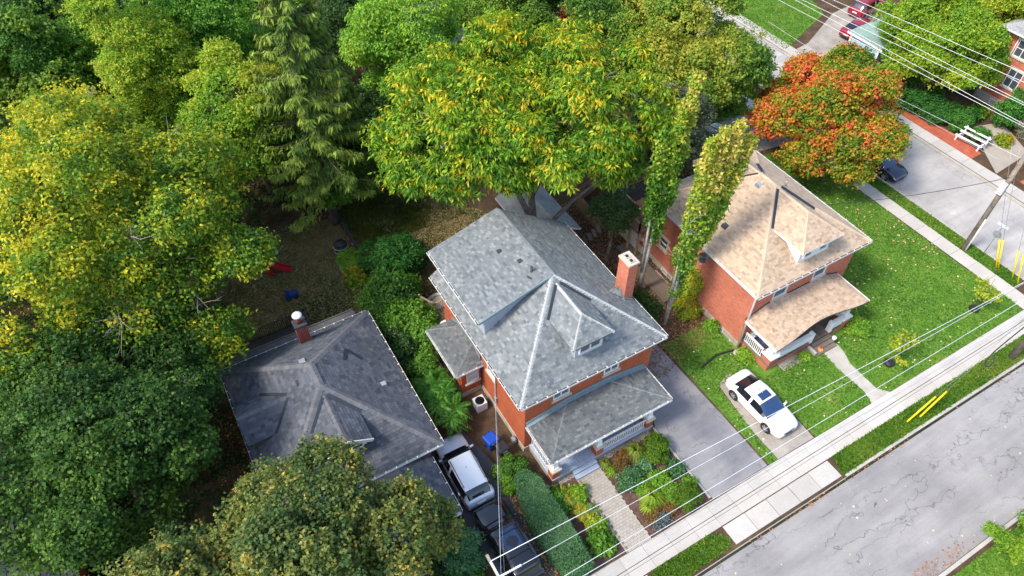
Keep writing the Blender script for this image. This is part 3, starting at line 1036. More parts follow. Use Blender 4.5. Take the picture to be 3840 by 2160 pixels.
# grass, weeds and fallen leaves (nobody could count them)
GP = [(0.07, 0.18, 0.018), (0.12, 0.27, 0.026), (0.19, 0.33, 0.036), (0.33, 0.37, 0.085)]
GD = [(0.05, 0.09, 0.02), (0.13, 0.15, 0.035), (0.3, 0.24, 0.1), (0.45, 0.32, 0.16)]
HOUSE_E = [(27.2, 14.6), (36.6, 14.6), (36.6, 30.6), (27.2, 30.6)]
grass('front_lawn_grass', 'short bright green grass of the corner lawn round the tan-roofed house', LAWN_E, 90000, GP, 11, 0.012, 0.06, (WALK_N, HOUSE_E))
grass('street_verge_grass', 'strip of green grass between the side pavement and the street kerb', VERGE_E, 26000, GP, 12, 0.012, 0.07)
grass('road_verge_grass', 'strip of green grass between the front pavement and the road kerb', VERGE_S, 24000, GP, 13, 0.012, 0.09)
grass('small_verge_grass', 'small patch of grass beside the concrete driveway apron', VERGE_W, 5000, GP, 14, 0.012, 0.08)
grass('shaded_lawn_grass', 'shaded lawn under the dense maples by the side street', LAWN_N, 26000, GP, 15, 0.012, 0.07)
grass('far_lawn_grass', 'lawn beyond the side street at the top of the photo', LAWN_F, 24000, GP, 16, 0.012, 0.07)
grass('left_yard_grass', 'patchy dry grass of the back yard with the toy slide', YARD_L, 40000, GD, 17, 0.012, 0.06)
grass('middle_yard_grass', 'patchy dry grass of the yard behind the grey-roofed house', YARD_M, 42000, GD, 18, 0.012, 0.06)
grass('south_lawn_grass', 'grass beyond the kerb across the road', [(20, -6), (44, -6), (44, 0.1), (20, 0.1)], 26000, GP, 19, 0.012, 0.09)
grass('walnut_ground_cover', 'yellow-green ground cover plants under the walnut at the back', [(9.3, 38.5), (18, 38), (17, 46), (9, 47)], 16000, [(0.06, 0.1, 0.02), (0.14, 0.18, 0.03), (0.3, 0.28, 0.05)], 20, 0.02, 0.25, dens=(0.6, -0.1))
litter('yard_leaf_litter', 'tan leaves scattered over the dry back yards', [(-1, 30.6), (19.3, 29.5), (17, 44), (0, 44)], 16000, 21, pal=[(0.3, 0.19, 0.1), (0.42, 0.29, 0.16), (0.5, 0.37, 0.2), (0.25, 0.14, 0.06)], size=0.09)
litter('side_yard_leaf_litter', 'brown leaves covering the ground between the grey and tan houses', [(20.6, 17.8), (27.3, 19), (27.3, 32), (24.5, 37), (19.5, 37), (23.5, 30)], 12000, 22, pal=[(0.16, 0.08, 0.04), (0.26, 0.14, 0.07), (0.38, 0.23, 0.1), (0.3, 0.15, 0.06)], size=0.12)
litter('deck_leaf_litter', 'dark brown leaves on the ground beside the small timber deck', [(9.5, 27), (14, 28.4), (14, 34), (9.5, 35)], 3500, 23, pal=[(0.1, 0.05, 0.03), (0.2, 0.1, 0.05), (0.3, 0.17, 0.07)])
litter('lawn_leaf_litter', 'pale yellow leaves on the lawn below the orange maple', [(38, 17), (47, 16), (47, 31), (37, 31)], 800, 24, 0.06, 0.15, pal=[(0.6, 0.45, 0.15), (0.5, 0.32, 0.1), (0.7, 0.6, 0.35), (0.6, 0.25, 0.08)], dens=(0.5, -0.2))
litter('front_leaf_litter', 'few pale leaves on the front lawn grass', [(23, 10), (46, 10), (46, 17), (23, 19)], 260, 25, 0.06, 0.13, pal=[(0.6, 0.5, 0.2), (0.7, 0.62, 0.4)])
litter('kerb_leaf_litter', 'reddish leaves gathered along the road kerb', [(18, 6.75), (46, 6.75), (46, 7.2), (18, 7.2)], 900, 26, -0.1, 0.1, pal=[(0.4, 0.16, 0.08), (0.5, 0.28, 0.15), (0.3, 0.12, 0.06)], dens=(0.9, 0.25))
litter('far_kerb_leaf_litter', 'reddish leaves along the kerb across the road', [(22, 0.5), (44, 0.5), (44, 1.3), (22, 1.3)], 1600, 27, -0.1, 0.1, pal=[(0.4, 0.16, 0.08), (0.5, 0.28, 0.15), (0.3, 0.12, 0.06)], dens=(0.8, 0.15))
litter('road_leaf_litter', 'a few pale leaves lying on the road', [(12, 0.6), (46, 0.6), (46, 6.6), (12, 6.6)], 130, 28, -0.1, 0.12, pal=[(0.6, 0.5, 0.35), (0.6, 0.45, 0.2), (0.7, 0.65, 0.55)])
litter('rear_drive_leaf_litter', 'brown leaves lying on the pale rear driveway', [(38.5, 31), (47, 32), (47, 37), (38.5, 37)], 700, 29, 0.03, 0.12, pal=[(0.16, 0.09, 0.05), (0.25, 0.14, 0.08)], dens=(0.8, 0.1))
litter('hedge_leaf_litter', 'rusty leaves along the foot of the clipped hedge by the driveway', [(8.5, 9.9), (9.0, 9.9), (9.5, 16), (9.0, 16.6), (8.7, 13)], 900, 30, 0.03, 0.1)
litter('left_side_leaf_litter', 'orange-brown leaves in the dark side yard by the slate roof', [(-4.5, 20), (-2.8, 20), (-2.8, 30), (-6, 30)], 1500, 31, 0.03, 0.12)
litter('bed_gravel', 'pale pebbles along the front of the grey porch', [(11.9, 14.95), (18.4, 14.95), (18.4, 15.2), (11.9, 15.2)], 1500, 32, 0.03, 0.1, pal=[(0.4, 0.36, 0.31), (0.55, 0.5, 0.45), (0.3, 0.27, 0.24)])
bpy.data.objects['bed_gravel']['category'] = 'pebbles'

# ------------------------------------------------------------------ house builders
def clip_poly(poly, clip):
    """Sutherland-Hodgman, both convex and counter-clockwise, 2D"""
    out = poly
    for i in range(len(clip)):
        ax, ay = clip[i]
        bx, by = clip[(i + 1) % len(clip)]
        ex, ey = bx - ax, by - ay
        inp, out = out, []
        for k in range(len(inp)):
            p, q = inp[k], inp[(k + 1) % len(inp)]
            dp = ex * (p[1] - ay) - ey * (p[0] - ax)
            dq = ex * (q[1] - ay) - ey * (q[0] - ax)
            if dp >= 0: out.append(p)
            if (dp >= 0) != (dq >= 0):
                t = dp / (dp - dq)
                out.append((p[0] + (q[0] - p[0]) * t, p[1] + (q[1] - p[1]) * t))
        if len(out) < 3:
            return []
    return out


WID = (0.15, 0.2, 0.25, 0.32)


class Shingles:
    """lays shingles on the roof faces of one building; the 300 that show largest become objects"""
    def __init__(self, mat, cap, expo=0.15, wscale=1.0, limit=300, expocap=0.14):
        self.mat, self.cap, self.expo, self.ws, self.limit = mat, cap, expo, wscale, limit
        self.full, self.caps = [], []
        self.stuff = {}
        self.r = random.Random(len(mat))
        self.me = {}

    def face(self, roof, poly, holes=()):
        P = [Vector(p) for p in poly]
        n = Vector((0, 0, 0))
        for i in range(len(P)):
            n += (P[i] - P[0]).cross(P[(i + 1) % len(P)] - P[0])
        n.normalize()
        if n.z < 0:
            n.negate()
            P = P[::-1]
        e = ZU.cross(n).normalized()
        s = n.cross(e).normalized()
        o = P[0]
        Q = [((p - o).dot(e), (p - o).dot(s)) for p in P]
        a0, a1 = min(q[0] for q in Q), max(q[0] for q in Q)
        b0, b1 = min(q[1] for q in Q), max(q[1] for q in Q)
        st = self.stuff.setdefault(roof, MB())
        ex = self.expo
        h = ex * 1.12
        y = b0 - 0.02
        row = 0
        while y < b1:
            x = a0 - self.r.uniform(0, 0.4)
            while x < a1:
                wi = self.r.randrange(4)
                w = WID[wi] * self.ws
                rect = [(x, y), (x + w - 0.008, y), (x + w - 0.008, y + h), (x, y + h)]
                c = clip_poly(rect, Q)
                if c:
                    area = abs(sum(c[i][0] * c[(i + 1) % len(c)][1] - c[(i + 1) % len(c)][0] * c[i][1] for i in range(len(c)))) / 2
                    if area > 0.985 * (w - 0.008) * h:
                        wp = o + e * x + s * y
                        mw = Matrix((e, s, n)).transposed().to_4x4()
                        mw.translation = wp
                        d = depth(wp)
                        view = (Vector((0, 0, CAM_H)) - wp).normalized()
                        self.full.append((area * abs(n.dot(view)) / d / d * self.vis(wp), roof, mw, wi, w - 0.008, h))
                    elif area > 0.002:
                        zt = lambda p: 0.03 - 0.016 * max(0, min(1, (p[1] - y) / h))
                        top = [o + e * p[0] + s * p[1] + n * zt(p) for p in c]
                        bot = [o + e * p[0] + s * p[1] for p in c]
                        st.hexa(bot, top)
                x += w
            y += ex
            row += 1

    def vis(self, wp):
        d = np.array(wp) - np.array([0, 0, CAM_H])
        k = FPX / np.dot(d, FW)
        px, py = 1920 + np.dot(d, RT) * k, 1080 - np.dot(d, UPV) * k
        return 1.0 if (0 < px < 3840 and 0 < py < 2160) else 0.001

    def hip(self, roof, a, b, w=0.3):
        """cap shingles saddled over a hip or ridge from low a to high b"""
        a, b = Vector(a), Vector(b)
        d = b - a
        n = max(1, int(d.length / 0.14))
        t = d.normalized()
        side = t.cross(ZU).normalized()
        up = side.cross(t)
        for k in range(n):
            p = a + d * (k / n)
            mw = Matrix((side, t, up)).transposed().to_4x4()
            mw.translation = p + up * 0.028
            self.caps.append((roof, mw, d.length / n, w, depth(p)))

    def tab(self, w, h):
        b = MB()
        b.hexa([(0, 0, 0), (w, 0, 0), (w, h, 0), (0, h, 0)], [(0, 0, 0.03), (w, 0, 0.03), (w, h, 0.006), (0, h, 0.006)])
        b.f = [b.f[1], b.f[2], b.f[3], b.f[5]]
        return b

    def done(self):
        self.full.sort(key=lambda t: -t[0])
        for i, (a, roof, mw, wi, w, h) in enumerate(self.full):
            if i < self.limit:
                key = (wi,)
                if key not in self.me:
                    self.me[key] = self.tab(w, h).mesh('shingle', M[self.mat])
                inst('shingle', self.me[key], roof, mw)
            else:
                t = self.tab(w, h)
                st = self.stuff[roof]
                n = len(st.v)
                st.v += [tuple(mw @ Vector(p)) for p in t.v]
                st.f += [tuple(n + k for k in f) for f in t.f]
        for roof, st in self.stuff.items():
            if st.f:
                o = st.build('shingle_field', M[self.mat], roof)
                o['kind'] = 'stuff'
        cm = {}
        self.caps.sort(key=lambda t: t[4])
        rest = {}
        for i, (roof, mw, l, w, d) in enumerate(self.caps):
            key = (round(l, 4), w)
            if key not in cm:
                b = MB()
                y1 = l * 1.25
                for sg in (-1, 1):
                    pts = [(0, 0, 0.02), (sg * w / 2, 0, -0.075), (sg * w / 2, y1, -0.085), (0, y1, 0.006)]
                    if sg < 0: pts = pts[::-1]
                    b.quad(*pts)
                    b.quad((0, 0, 0.02), (0, 0, -0.01), (sg * w / 2, 0, -0.1), (sg * w / 2, 0, -0.075))
                cm[key] = b
            if i < self.limit:
                me = cm.get(('m',) + key)
                if me is None:
                    me = cm[('m',) + key] = cm[key].mesh('cap_shingle', M[self.cap])
                inst('cap_shingle', me, roof, mw)
            else:
                st = rest.setdefault(roof, MB())
                n = len(st.v)
                st.v += [tuple(mw @ Vector(p)) for p in cm[key].v]
                st.f += [tuple(n + k for k in f) for f in cm[key].f]
        for roof, st in rest.items():
            st.build('cap_shingle_field', M[self.cap], roof)['kind'] = 'stuff'


def roof_slab(name, faces, parent, thick=0.14, m='deck_under'):
    b = MB()
    for f in faces:
        f = [Vector(p) for p in f]
        n = (f[1] - f[0]).cross(f[2] - f[0])
        if n.z < 0: f = f[::-1]
        b.quad(*f)
        lo = [p - ZU * thick for p in f]
        b.quad(*lo[::-1])
        for i in range(len(f)):
            j = (i + 1) % len(f)
            b.quad(f[j], f[i], lo[i], lo[j])
    return b.build(name, M[m], parent)


def roof(name, faces, parent, sh, hips=(), thick=0.14, m='deck_under', capw=0.3):
    o = roof_slab(name, faces, parent, thick, m)
    for f in faces:
        sh.face(o, f)
    for a, b in hips:
        sh.hip(o, a, b, capw)
    return o


HANG = None


def gutter(parent, a, b, out, w=0.11, debris=True, m='gutter', hang=0.62):
    a, b, out = Vector(a), Vector(b), Vector(out).normalized()
    g_ = MB()
    t = (b - a).normalized()
    for (n0, n1, z0, z1) in ((w - 0.018, w, -0.1, 0.012), (0.0, w, -0.12, -0.1), (0.0, 0.018, -0.1, 0.0)):
        g_.fbox(a, t, out, 0, (b - a).length, n0, n1, z0, z1)
    o = g_.build('gutter', M[m], parent)
    if debris:
        d = MB()
        d.fbox(a, t, out, 0.02, (b - a).length - 0.02, 0.02, w - 0.02, -0.09, -0.02)
        d.build('gutter_debris', M['debris'], o)['kind'] = 'stuff'
    global HANG
    if HANG is None:
        HANG = MB().box((-0.03, 0, -0.008), (0.03, 1, 0.008)).mesh('gutter_hanger', M['white'])
    n = max(2, int((b - a).length / hang))
    for k in range(n):
        p = a + t * ((k + 0.5) * (b - a).length / n)
        mw = Matrix((t, out, ZU)).transposed().to_4x4() @ Matrix.Diagonal((1, w + 0.012, 1, 1))
        mw.translation = p + ZU * 0.016
        inst('gutter_hanger', HANG, o, mw)
    return o


def brick_wall(parent, o, u, n, length, z0, z1, mat, holes=(), mortar='mortar', top=None, name='wall', bl=0.215, bh=0.065):
    """a wall: backing of mortar and a skin of real bricks (too small in the photo to pick apart, joined); holes (u0,u1,z0,z1)"""
    o = Vector(o)
    b = MB()
    us = sorted({0, length, *[h[0] for h in holes], *[h[1] for h in holes]})
    zs = sorted({z0, z1, *[h[2] for h in holes], *[h[3] for h in holes]})
    for i in range(len(us) - 1):
        for j in range(len(zs) - 1):
            um, zm = (us[i] + us[i + 1]) / 2, (zs[j] + zs[j + 1]) / 2
            dep = -0.03
            if any(h[0] < um < h[1] and h[2] < zm < h[3] for h in holes):
                b.fbox(o, u, n, us[i], us[i + 1], -0.2, -0.12, zs[j], zs[j + 1])
            else:
                b.fbox(o, u, n, us[i], us[i + 1], -0.2, dep + 0.024, zs[j], zs[j + 1])
    w = b.build(name, M[mortar], parent)
    k = MB()
    z = z0
    row = 0
    flip = u.cross(ZU).dot(n) < 0
    while z + bh <= z1 + 0.001:
        x = -(bl + 0.01) / 2 if row % 2 else 0.0
        while x < length:
            a0, a1 = max(0, x), min(length, x + bl)
            if a1 - a0 > 0.03:
                zc = z + bh / 2
                bad = False
                for h in holes:
                    if h[2] < zc < h[3]:
                        if a0 >= h[0] and a1 <= h[1]: bad = True
                        elif a0 < h[0] < a1: a1 = h[0]
                        elif a0 < h[1] < a1: a0 = h[1]
                if not bad and a1 - a0 > 0.02:
                    P = lambda a, d, c: o + u * a + n * d + ZU * c
                    q = 0.006
                    i = len(k.v)
                    k.v += [tuple(P(a0, -0.01, z)), tuple(P(a1, -0.01, z)), tuple(P(a1, -0.01, z + bh)), tuple(P(a0, -0.01, z + bh)),
                            tuple(P(a0, q, z)), tuple(P(a1, q, z)), tuple(P(a1, q, z + bh)), tuple(P(a0, q, z + bh))]
                    k.f += [(i + 4, i + 5, i + 6, i + 7), (i, i + 1, i + 5, i + 4), (i + 3, i + 7, i + 6, i + 2), (i, i + 4, i + 7, i + 3), (i + 1, i + 2, i + 6, i + 5)]
            x += bl + 0.01
        z += bh + 0.01
        row += 1
    c = k.build('brick_courses', M[mat], w)
    c['kind'] = 'stuff'
    return w


def window(parent, o, u, n, w, z0, z1, sill=True, frame='white', glass='glass', mull=True, split=1, lintel=False, dark=False, name='window'):
    """o: middle of the opening at z=0 in the wall plane"""
    o = Vector(o)
    f = MB()
    t = 0.07
    for (a, b, c, d) in ((-w / 2, w / 2, z0, z0 + t), (-w / 2, w / 2, z1 - t, z1), (-w / 2, -w / 2 + t, z0 + t, z1 - t), (w / 2 - t, w / 2, z0 + t, z1 - t)):
        f.fbox(o, u, n, a, b, -0.11, 0.02, c, d)
    wd = f.build(name, M[frame], parent)
    xs = [-w / 2 + t] + [-w / 2 + t + (w - 2 * t) * (i + 1) / split for i in range(split)]
    for i in range(split):
        for (c, d) in ((z0 + t, (z0 + z1) / 2 - 0.025), ((z0 + z1) / 2 + 0.025, z1 - t)) if mull else ((z0 + t, z1 - t),):
            p = MB()
            p.fbox(o, u, n, xs[i] + (0.03 if i else 0), xs[i + 1] - (0.03 if i < split - 1 else 0), -0.08, -0.06, c, d)
            p.build('pane', M[glass], wd)
    if mull:
        MB().fbox(o, u, n, -w / 2 + t, w / 2 - t, -0.09, 0.0, (z0 + z1) / 2 - 0.025, (z0 + z1) / 2 + 0.025).build('meeting_rail', M[frame], wd)
    for i in range(split - 1):
        MB().fbox(o, u, n, xs[i + 1] - 0.03, xs[i + 1] + 0.03, -0.09, 0.005, z0 + t, z1 - t).build('mullion', M[frame], wd)
    if sill:
        MB().fbox(o, u, n, -w / 2 - 0.12, w / 2 + 0.12, -0.05, 0.1, z0 - 0.13, z0 - 0.003).build('sill', M['stone'], wd)
    if lintel:
        MB().fbox(o, u, n, -w / 2 - 0.15, w / 2 + 0.15, -0.02, 0.03, z1 + 0.003, z1 + 0.2).build('lintel', M['stone'], wd)
    return wd


def railing(parent, a, b, h, z, m='white', step=0.14, bw=0.035, top=(0.09, 0.06), posts=True, name='railing', foot=0.1, pw=0.1):
    """posts, top and bottom rail, and every baluster a piece of its own"""
    a, b = Vector((a[0], a[1], z)), Vector((b[0], b[1], z))
    t = MB()
    t.bar(a + ZU * h, b + ZU * h, *top)
    r = t.build(name, M[m], parent)
    MB().bar(a + ZU * foot, b + ZU * foot, 0.05, 0.07).build('bottom_rail', M[m], r)
    L = (b - a).length
    n = max(1, int(L / step))
    d = (b - a) / n
    ang = math.atan2(d.y, d.x)
    me = MB().box((-bw / 2, -bw / 2, foot + 0.03), (bw / 2, bw / 2, h - 0.03)).mesh('baluster', M[m])
    for k in range(n - 1 if posts else n):
        inst('baluster', me, r, Matrix.Translation(a + d * (k + (1 if posts else 0.5))) @ Matrix.Rotation(ang, 4, 'Z'))
    if posts:
        for p in (a, b):
            MB().box((p.x - pw / 2, p.y - pw / 2, z - 0.02), (p.x + pw / 2, p.y + pw / 2, z + h + 0.12)).build('post', M[m], r)
    return r


def boards(parent, poly, z, w, m, along='x', th=0.035, name='deck_board', gap=0.01, base=True):
    """deck boards clipped to a convex outline, each a piece"""
    Q = [(p[0], p[1]) for p in poly]
    a = sum(Q[i][0] * Q[(i + 1) % len(Q)][1] - Q[(i + 1) % len(Q)][0] * Q[i][1] for i in range(len(Q)))
    if a < 0: Q = Q[::-1]
    lo = [min(q[i] for q in Q) for i in (0, 1)]
    hi = [max(q[i] for q in Q) for i in (0, 1)]
    k = 1 if along == 'x' else 0
    y = lo[k]
    out = []
    while y < hi[k] - 0.01:
        r = [(lo[0], y), (hi[0], y), (hi[0], y + w - gap), (lo[0], y + w - gap)] if along == 'x' else [(y, lo[1]), (y + w - gap, lo[1]), (y + w - gap, hi[1]), (y, hi[1])]
        c = clip_poly(r, Q)
        if len(c) >= 3:
            out.append(MB().prism(c, z - th, z).build(name, M[m], parent))
        y += w
    return out


def vent_box(name, parent, p, w=0.3, h=0.12, m='dark_metal', rot=0.0):
    p = Vector(p)
    b = MB()
    s = w / 2
    b.hexa([(p.x - s, p.y - s, p.z - 0.12), (p.x + s, p.y - s, p.z - 0.12), (p.x + s, p.y + s, p.z - 0.12), (p.x - s, p.y + s, p.z - 0.12)],
           [(p.x - s * .8, p.y - s * .8, p.z + h), (p.x + s * .8, p.y - s * .8, p.z + h), (p.x + s * .8, p.y + s * .8, p.z + h), (p.x - s * .8, p.y + s * .8, p.z + h)])
    return b.build(name, M[m], parent)


def strip_on(parent, a, b, w, nrm, m='flash_dark', name='valley_flashing', lift=0.05):
    a, b, nrm = Vector(a), Vector(b), Vector(nrm).normalized()
    return MB().bar(a + nrm * lift, b + nrm * lift, w, 0.02, up=nrm).build(name, M[m], parent)


def pier(parent, x, y, s, ztop, mat, cap=0.1, mortar='mortar', col=None, zcol=0.0, name='pier', colw=0.3, capm='stone'):
    b = MB()
    b.box((x - s / 2 + .01, y - s / 2 + .01, 0), (x + s / 2 - .01, y + s / 2 - .01, ztop))
    pr = b.build(name, M[mortar], parent)
    k = MB()
    z, row = 0.0, 0
    while z + 0.065 < ztop + 0.01:
        for (o, u, n) in ((Vector((x - s / 2, y - s / 2, 0)), XU, -YU), (Vector((x - s / 2, y + s / 2, 0)), -YU, -XU), (Vector((x + s / 2, y - s / 2, 0)), YU, XU)):
            a = -0.11 if row % 2 else 0
            while a < s:
                a0, a1 = max(0, a), min(s, a + 0.215)
                if a1 - a0 > 0.03:
                    k.fbox(o, u, n, a0, a1, -0.02, 0.006, z, z + 0.065)
                a += 0.225
        z += 0.075
        row += 1
    k.build('brick_courses', M[mat], pr)['kind'] = 'stuff'
    MB().box((x - s / 2 - 0.07, y - s / 2 - 0.07, ztop), (x + s / 2 + 0.07, y + s / 2 + 0.07, ztop + cap)).build('capstone', M[capm], pr)
    if col:
        c = MB()
        q = colw / 2
        c.box((x - q - .05, y - q - .05, ztop + cap), (x + q + .05, y + q + .05, ztop + cap + 0.12))
        c.hexa([(x - q, y - q, ztop + cap + .12), (x + q, y - q, ztop + cap + .12), (x + q, y + q, ztop + cap + .12), (x - q, y + q, ztop + cap + .12)],
               [(x - q * .75, y - q * .75, zcol), (x + q * .75, y - q * .75, zcol), (x + q * .75, y + q * .75, zcol), (x - q * .75, y + q * .75, zcol)])
        c.build('column', M[col], pr)
    return pr

# ------------------------------------------------------------------ the grey-roofed house in the middle
MX0, MX1, MY0, MY1 = 11.18, 19.95, 17.85, 28.1
hm = thing('brick_house', 'red brick house with pale grey shingle roof, grey front porch and tall brick chimney', 'house', (15.5, 23, 0))
sh = Shingles('sh_grey', 'sh_cap')
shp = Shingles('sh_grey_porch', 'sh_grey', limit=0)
FLc, FRc, BLc, BRc = Vector((10.64, 17.43, 5.7)), Vector((20.45, 17.43, 5.7)), Vector((10.64, 28.5, 5.7)), Vector((20.45, 28.5, 5.7))
PK, RB = Vector((15.53, 22.3, 9.1)), Vector((15.53, 28.5, 9.1))
brick_wall(hm, (MX0, MY1, 0), -YU, -XU, MY1 - MY0, 0.45, 5.66, 'brick', [(MY1 - 22.25, MY1 - 21.25, 3.0, 4.6)])
wf = brick_wall(hm, (MX0, MY0, 0), XU, -YU, MX1 - MX0, 0.45, 5.66, 'brick', [(1.83, 2.93, 4.1, 5.35), (5.3, 6.35, 4.1, 5.35), (0.9, 2.0, 0.9, 2.5), (2.5, 3.5, 0.6, 2.6)])
MB().box((MX0 + .2, MY1 - .2, 0), (MX1, MY1, 5.66)).build('rear_wall', M['brick'], hm)
brick_wall(hm, (MX1, MY0, 0), YU, XU, MY1 - MY0 - 0.2, 0.45, 5.66, 'brick')
MB().box((MX0 - 0.06, MY0 - 0.06, -0.1), (MX1 + 0.06, MY1 + 0.06, 0.45)).build('foundation', M['foundation'], hm)
window(hm, (MX0, 21.75, 0), -YU, -XU, 1.0, 3.0, 4.6)
window(hm, (13.56, MY0, 0), XU, -YU, 1.1, 4.1, 5.35, split=2, mull=False)
window(hm, (17.0, MY0, 0), XU, -YU, 1.05, 4.1, 5.35, split=2, mull=False)
window(hm, (12.63, MY0, 0), XU, -YU, 1.1, 0.9, 2.5)
dd = MB().box((13.72, MY0 - .06, 0.6), (14.64, MY0 - .02, 2.6)).build('front_door', M['porch_grey'], hm)
MB().box((14.5, MY0 - .12, 1.5), (14.56, MY0 - .06, 1.6)).build('handle', M['dark_metal'], dd)
r1 = roof('roof', [[FLc, FRc, PK], [FRc, BRc, RB, PK], [FLc, PK, RB, BLc]], hm, sh, [(FLc, PK), (FRc, PK), (PK, RB)])
r1['label'] = 'pale grey hipped main roof'
# side dormer with its long shallow slope
DR = Vector((15.53, 22.22, 9.13)); DRB = Vector((15.53, 28.62, 9.13))
DL, DLB = Vector((10.73, 22.22, 7.75)), Vector((10.73, 28.62, 7.75))
r2 = roof('dormer_roof', [[DL, DR, DRB, DLB]], hm, sh, thick=0.12)
dw = MB()
dw.hexa([(11.22, 22.5, 6.08), (15.35, 22.5, 8.95), (15.35, 22.6, 8.95), (11.22, 22.6, 6.08)], [(11.22, 22.5, 7.78), (15.35, 22.5, 8.97), (15.35, 22.6, 8.97), (11.22, 22.6, 7.78)])
dwo = dw.build('dormer_wall', M['siding'], hm)
for k in range(15):
    x = 11.25 + k * 0.25
    zb = 5.7 + (x - 10.64) * 0.695 + 0.05
    zt = 7.75 + (x - 10.73) * 0.2875 - 0.14
    if zt - zb > 0.08:
        MB().box((x, 22.465, zb), (x + 0.04, 22.5, zt)).build('siding_batten', M['siding'], dwo)
MB().box((11.22, 22.6, 6.05), (11.3, 28.3, 7.75)).build('dormer_wall', M['siding'], hm)
MB().bar(DL + Vector((0, -.02, -.08)), DR + Vector((-.1, -.02, -.08)), 0.05, 0.16).build('rake_board', M['flash'], hm)
gutter(hm, DLB, DL, -XU, debris=True)
gutter(hm, BLc, FLc, -XU)
gutter(hm, FLc, FRc, -YU)
gutter(hm, FRc, BRc, XU, hang=1.0)
MB().hexa([(MX0, MY1, 5.6), (MX1, MY1, 5.6), (MX1, MY1 - .1, 5.6), (MX0, MY1 - .1, 5.6)], [(15.5, MY1, 9.0), (15.56, MY1, 9.0), (15.56, MY1 - .1, 9.0), (15.5, MY1 - .1, 9.0)]).build('gable_wall', M['siding'], hm)
# front dormer
SLm = 0.698
fz = lambda y: 5.7 + (y - 17.43) * SLm
ez, rz_ = 7.78, 8.78
TIP, AP = Vector((15.52, 19.3, rz_)), Vector((15.52, 17.43 + (rz_ - 5.7) / SLm, rz_))
eL, eR = Vector((14.2, 18.0, ez)), Vector((16.9, 18.0, ez))
vL, vR = Vector((14.2, 17.43 + (ez - 5.7) / SLm + .02, ez)), Vector((16.9, 17.43 + (ez - 5.7) / SLm + .02, ez))
roof('front_dormer_roof', [[eL, eR, TIP], [eR, vR, AP, TIP], [vL, eL, TIP, AP]], hm, sh, [(eL, TIP), (eR, TIP), (TIP, AP)], thick=0.1, capw=0.24)
nF = Vector((0, -SLm, 1))
strip_on(hm, vL + Vector((-.06, .05, .03)), AP + Vector((-.12, -.1, 0)), 0.16, nF)
strip_on(hm, vR + Vector((.1, .05, .03)), AP + Vector((.18, -.05, 0)), 0.16, nF)
q_ = MB()
q_.hexa([(14.62, 18.36, fz(18.36) - .1), (16.5, 18.36, fz(18.36) - .1), (16.5, 20.2, fz(20.2) - .1), (14.62, 20.2, fz(20.2) - .1)], [(14.62, 18.36, ez - .06), (16.5, 18.36, ez - .06), (16.5, 20.2, ez - .06), (14.62, 20.2, ez - .06)])
fdw = q_.build('front_dormer_wall', M['siding'], hm)
for k in range(14):
    y = 18.45 + k * 0.13
    if ez - .1 - fz(y) > 0.1:
        for x in (14.6, 16.5):
            MB().box((x, y, fz(y) - .05), (x + .02, y + .03, ez - .1)).build('siding_batten', M['siding'], fdw)
wd = window(hm, (15.56, 18.36, 0), XU, -YU, 1.45, 6.72, 7.5, sill=False, split=2, mull=False)
wd.matrix_basis = Matrix.Translation((0, -0.1, 0))
# porch
pe = 2.95
pA, pB, pC, pD = Vector((11.24, 15.07, pe)), Vector((19.5, 15.07, pe)), Vector((16.74, 17.83, pe + .5)), Vector((14.0, 17.83, pe + .5))
pW0, pW1 = Vector((11.24, 17.83, pe)), Vector((19.5, 17.83, pe))
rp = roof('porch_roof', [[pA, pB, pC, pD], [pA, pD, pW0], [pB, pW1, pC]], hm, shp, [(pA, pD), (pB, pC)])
for a, b in ((pW0, pD), (pD, pC), (pC, pW1)):
    MB().bar(a + Vector((0, -.03, .13)), b + Vector((0, -.03, .13)), 0.05, 0.26).build('wall_flashing', M['flash'], hm)
    MB().bar(a + Vector((0, -.13, .045)), b + Vector((0, -.13, .045)), 0.22, 0.02).build('wall_flashing', M['flash'], hm)
gutter(hm, pA, pB, -YU, 0.1, False)
gutter(hm, pW0 + Vector((0, -.1, 0)), pA, -XU, 0.1, False)
gutter(hm, pB, pW1, XU, 0.1, False)
fl = MB().box((11.5, 15.19, 0.0), (18.62, 17.85, 0.5)).build('porch_base', M['foundation'], hm)
pf = MB().box((11.46, 15.15, 0.5), (18.66, 17.8, 0.53)).build('porch_floor', M['porch_grey'], hm)
boards(pf, [(11.46, 15.13), (18.66, 15.13), (18.66, 17.8), (11.46, 17.8)], 0.565, 0.14, 'porch_grey', 'y', name='floor_board')
for k, (y0, z) in enumerate(((14.93, 0.34), (14.66, 0.18))):
    s_ = MB().box((12.85, y0, 0), (14.42, 15.2 if k == 0 else 14.93, z)).build('step', M['porch_grey'], hm)
    for j in range(2):
        MB().box((12.83, y0 - .02 + j * .14, z), (14.44, y0 + .11 + j * .14, z + .03)).build('tread_board', M['porch_grey'], s_)
for x in (11.73, 14.73, 18.38):
    pier(hm, x, 15.45, 0.5, 1.28, 'brick', 0.16, col='white', zcol=2.84, colw=0.32)
railing(hm, (15.05, 15.32), (18.06, 15.32), 0.86, 0.56, posts=False, step=0.16, bw=0.05)
railing(hm, (11.62, 17.75), (11.62, 15.75), 0.86, 0.56, posts=False, step=0.16, bw=0.05)
railing(hm, (18.5, 17.75), (18.5, 15.75), 0.86, 0.56, posts=False, step=0.16, bw=0.05)
MB().box((11.3, 15.12, 2.72), (19.4, 15.3, 2.86)).build('porch_beam', M['white'], hm)
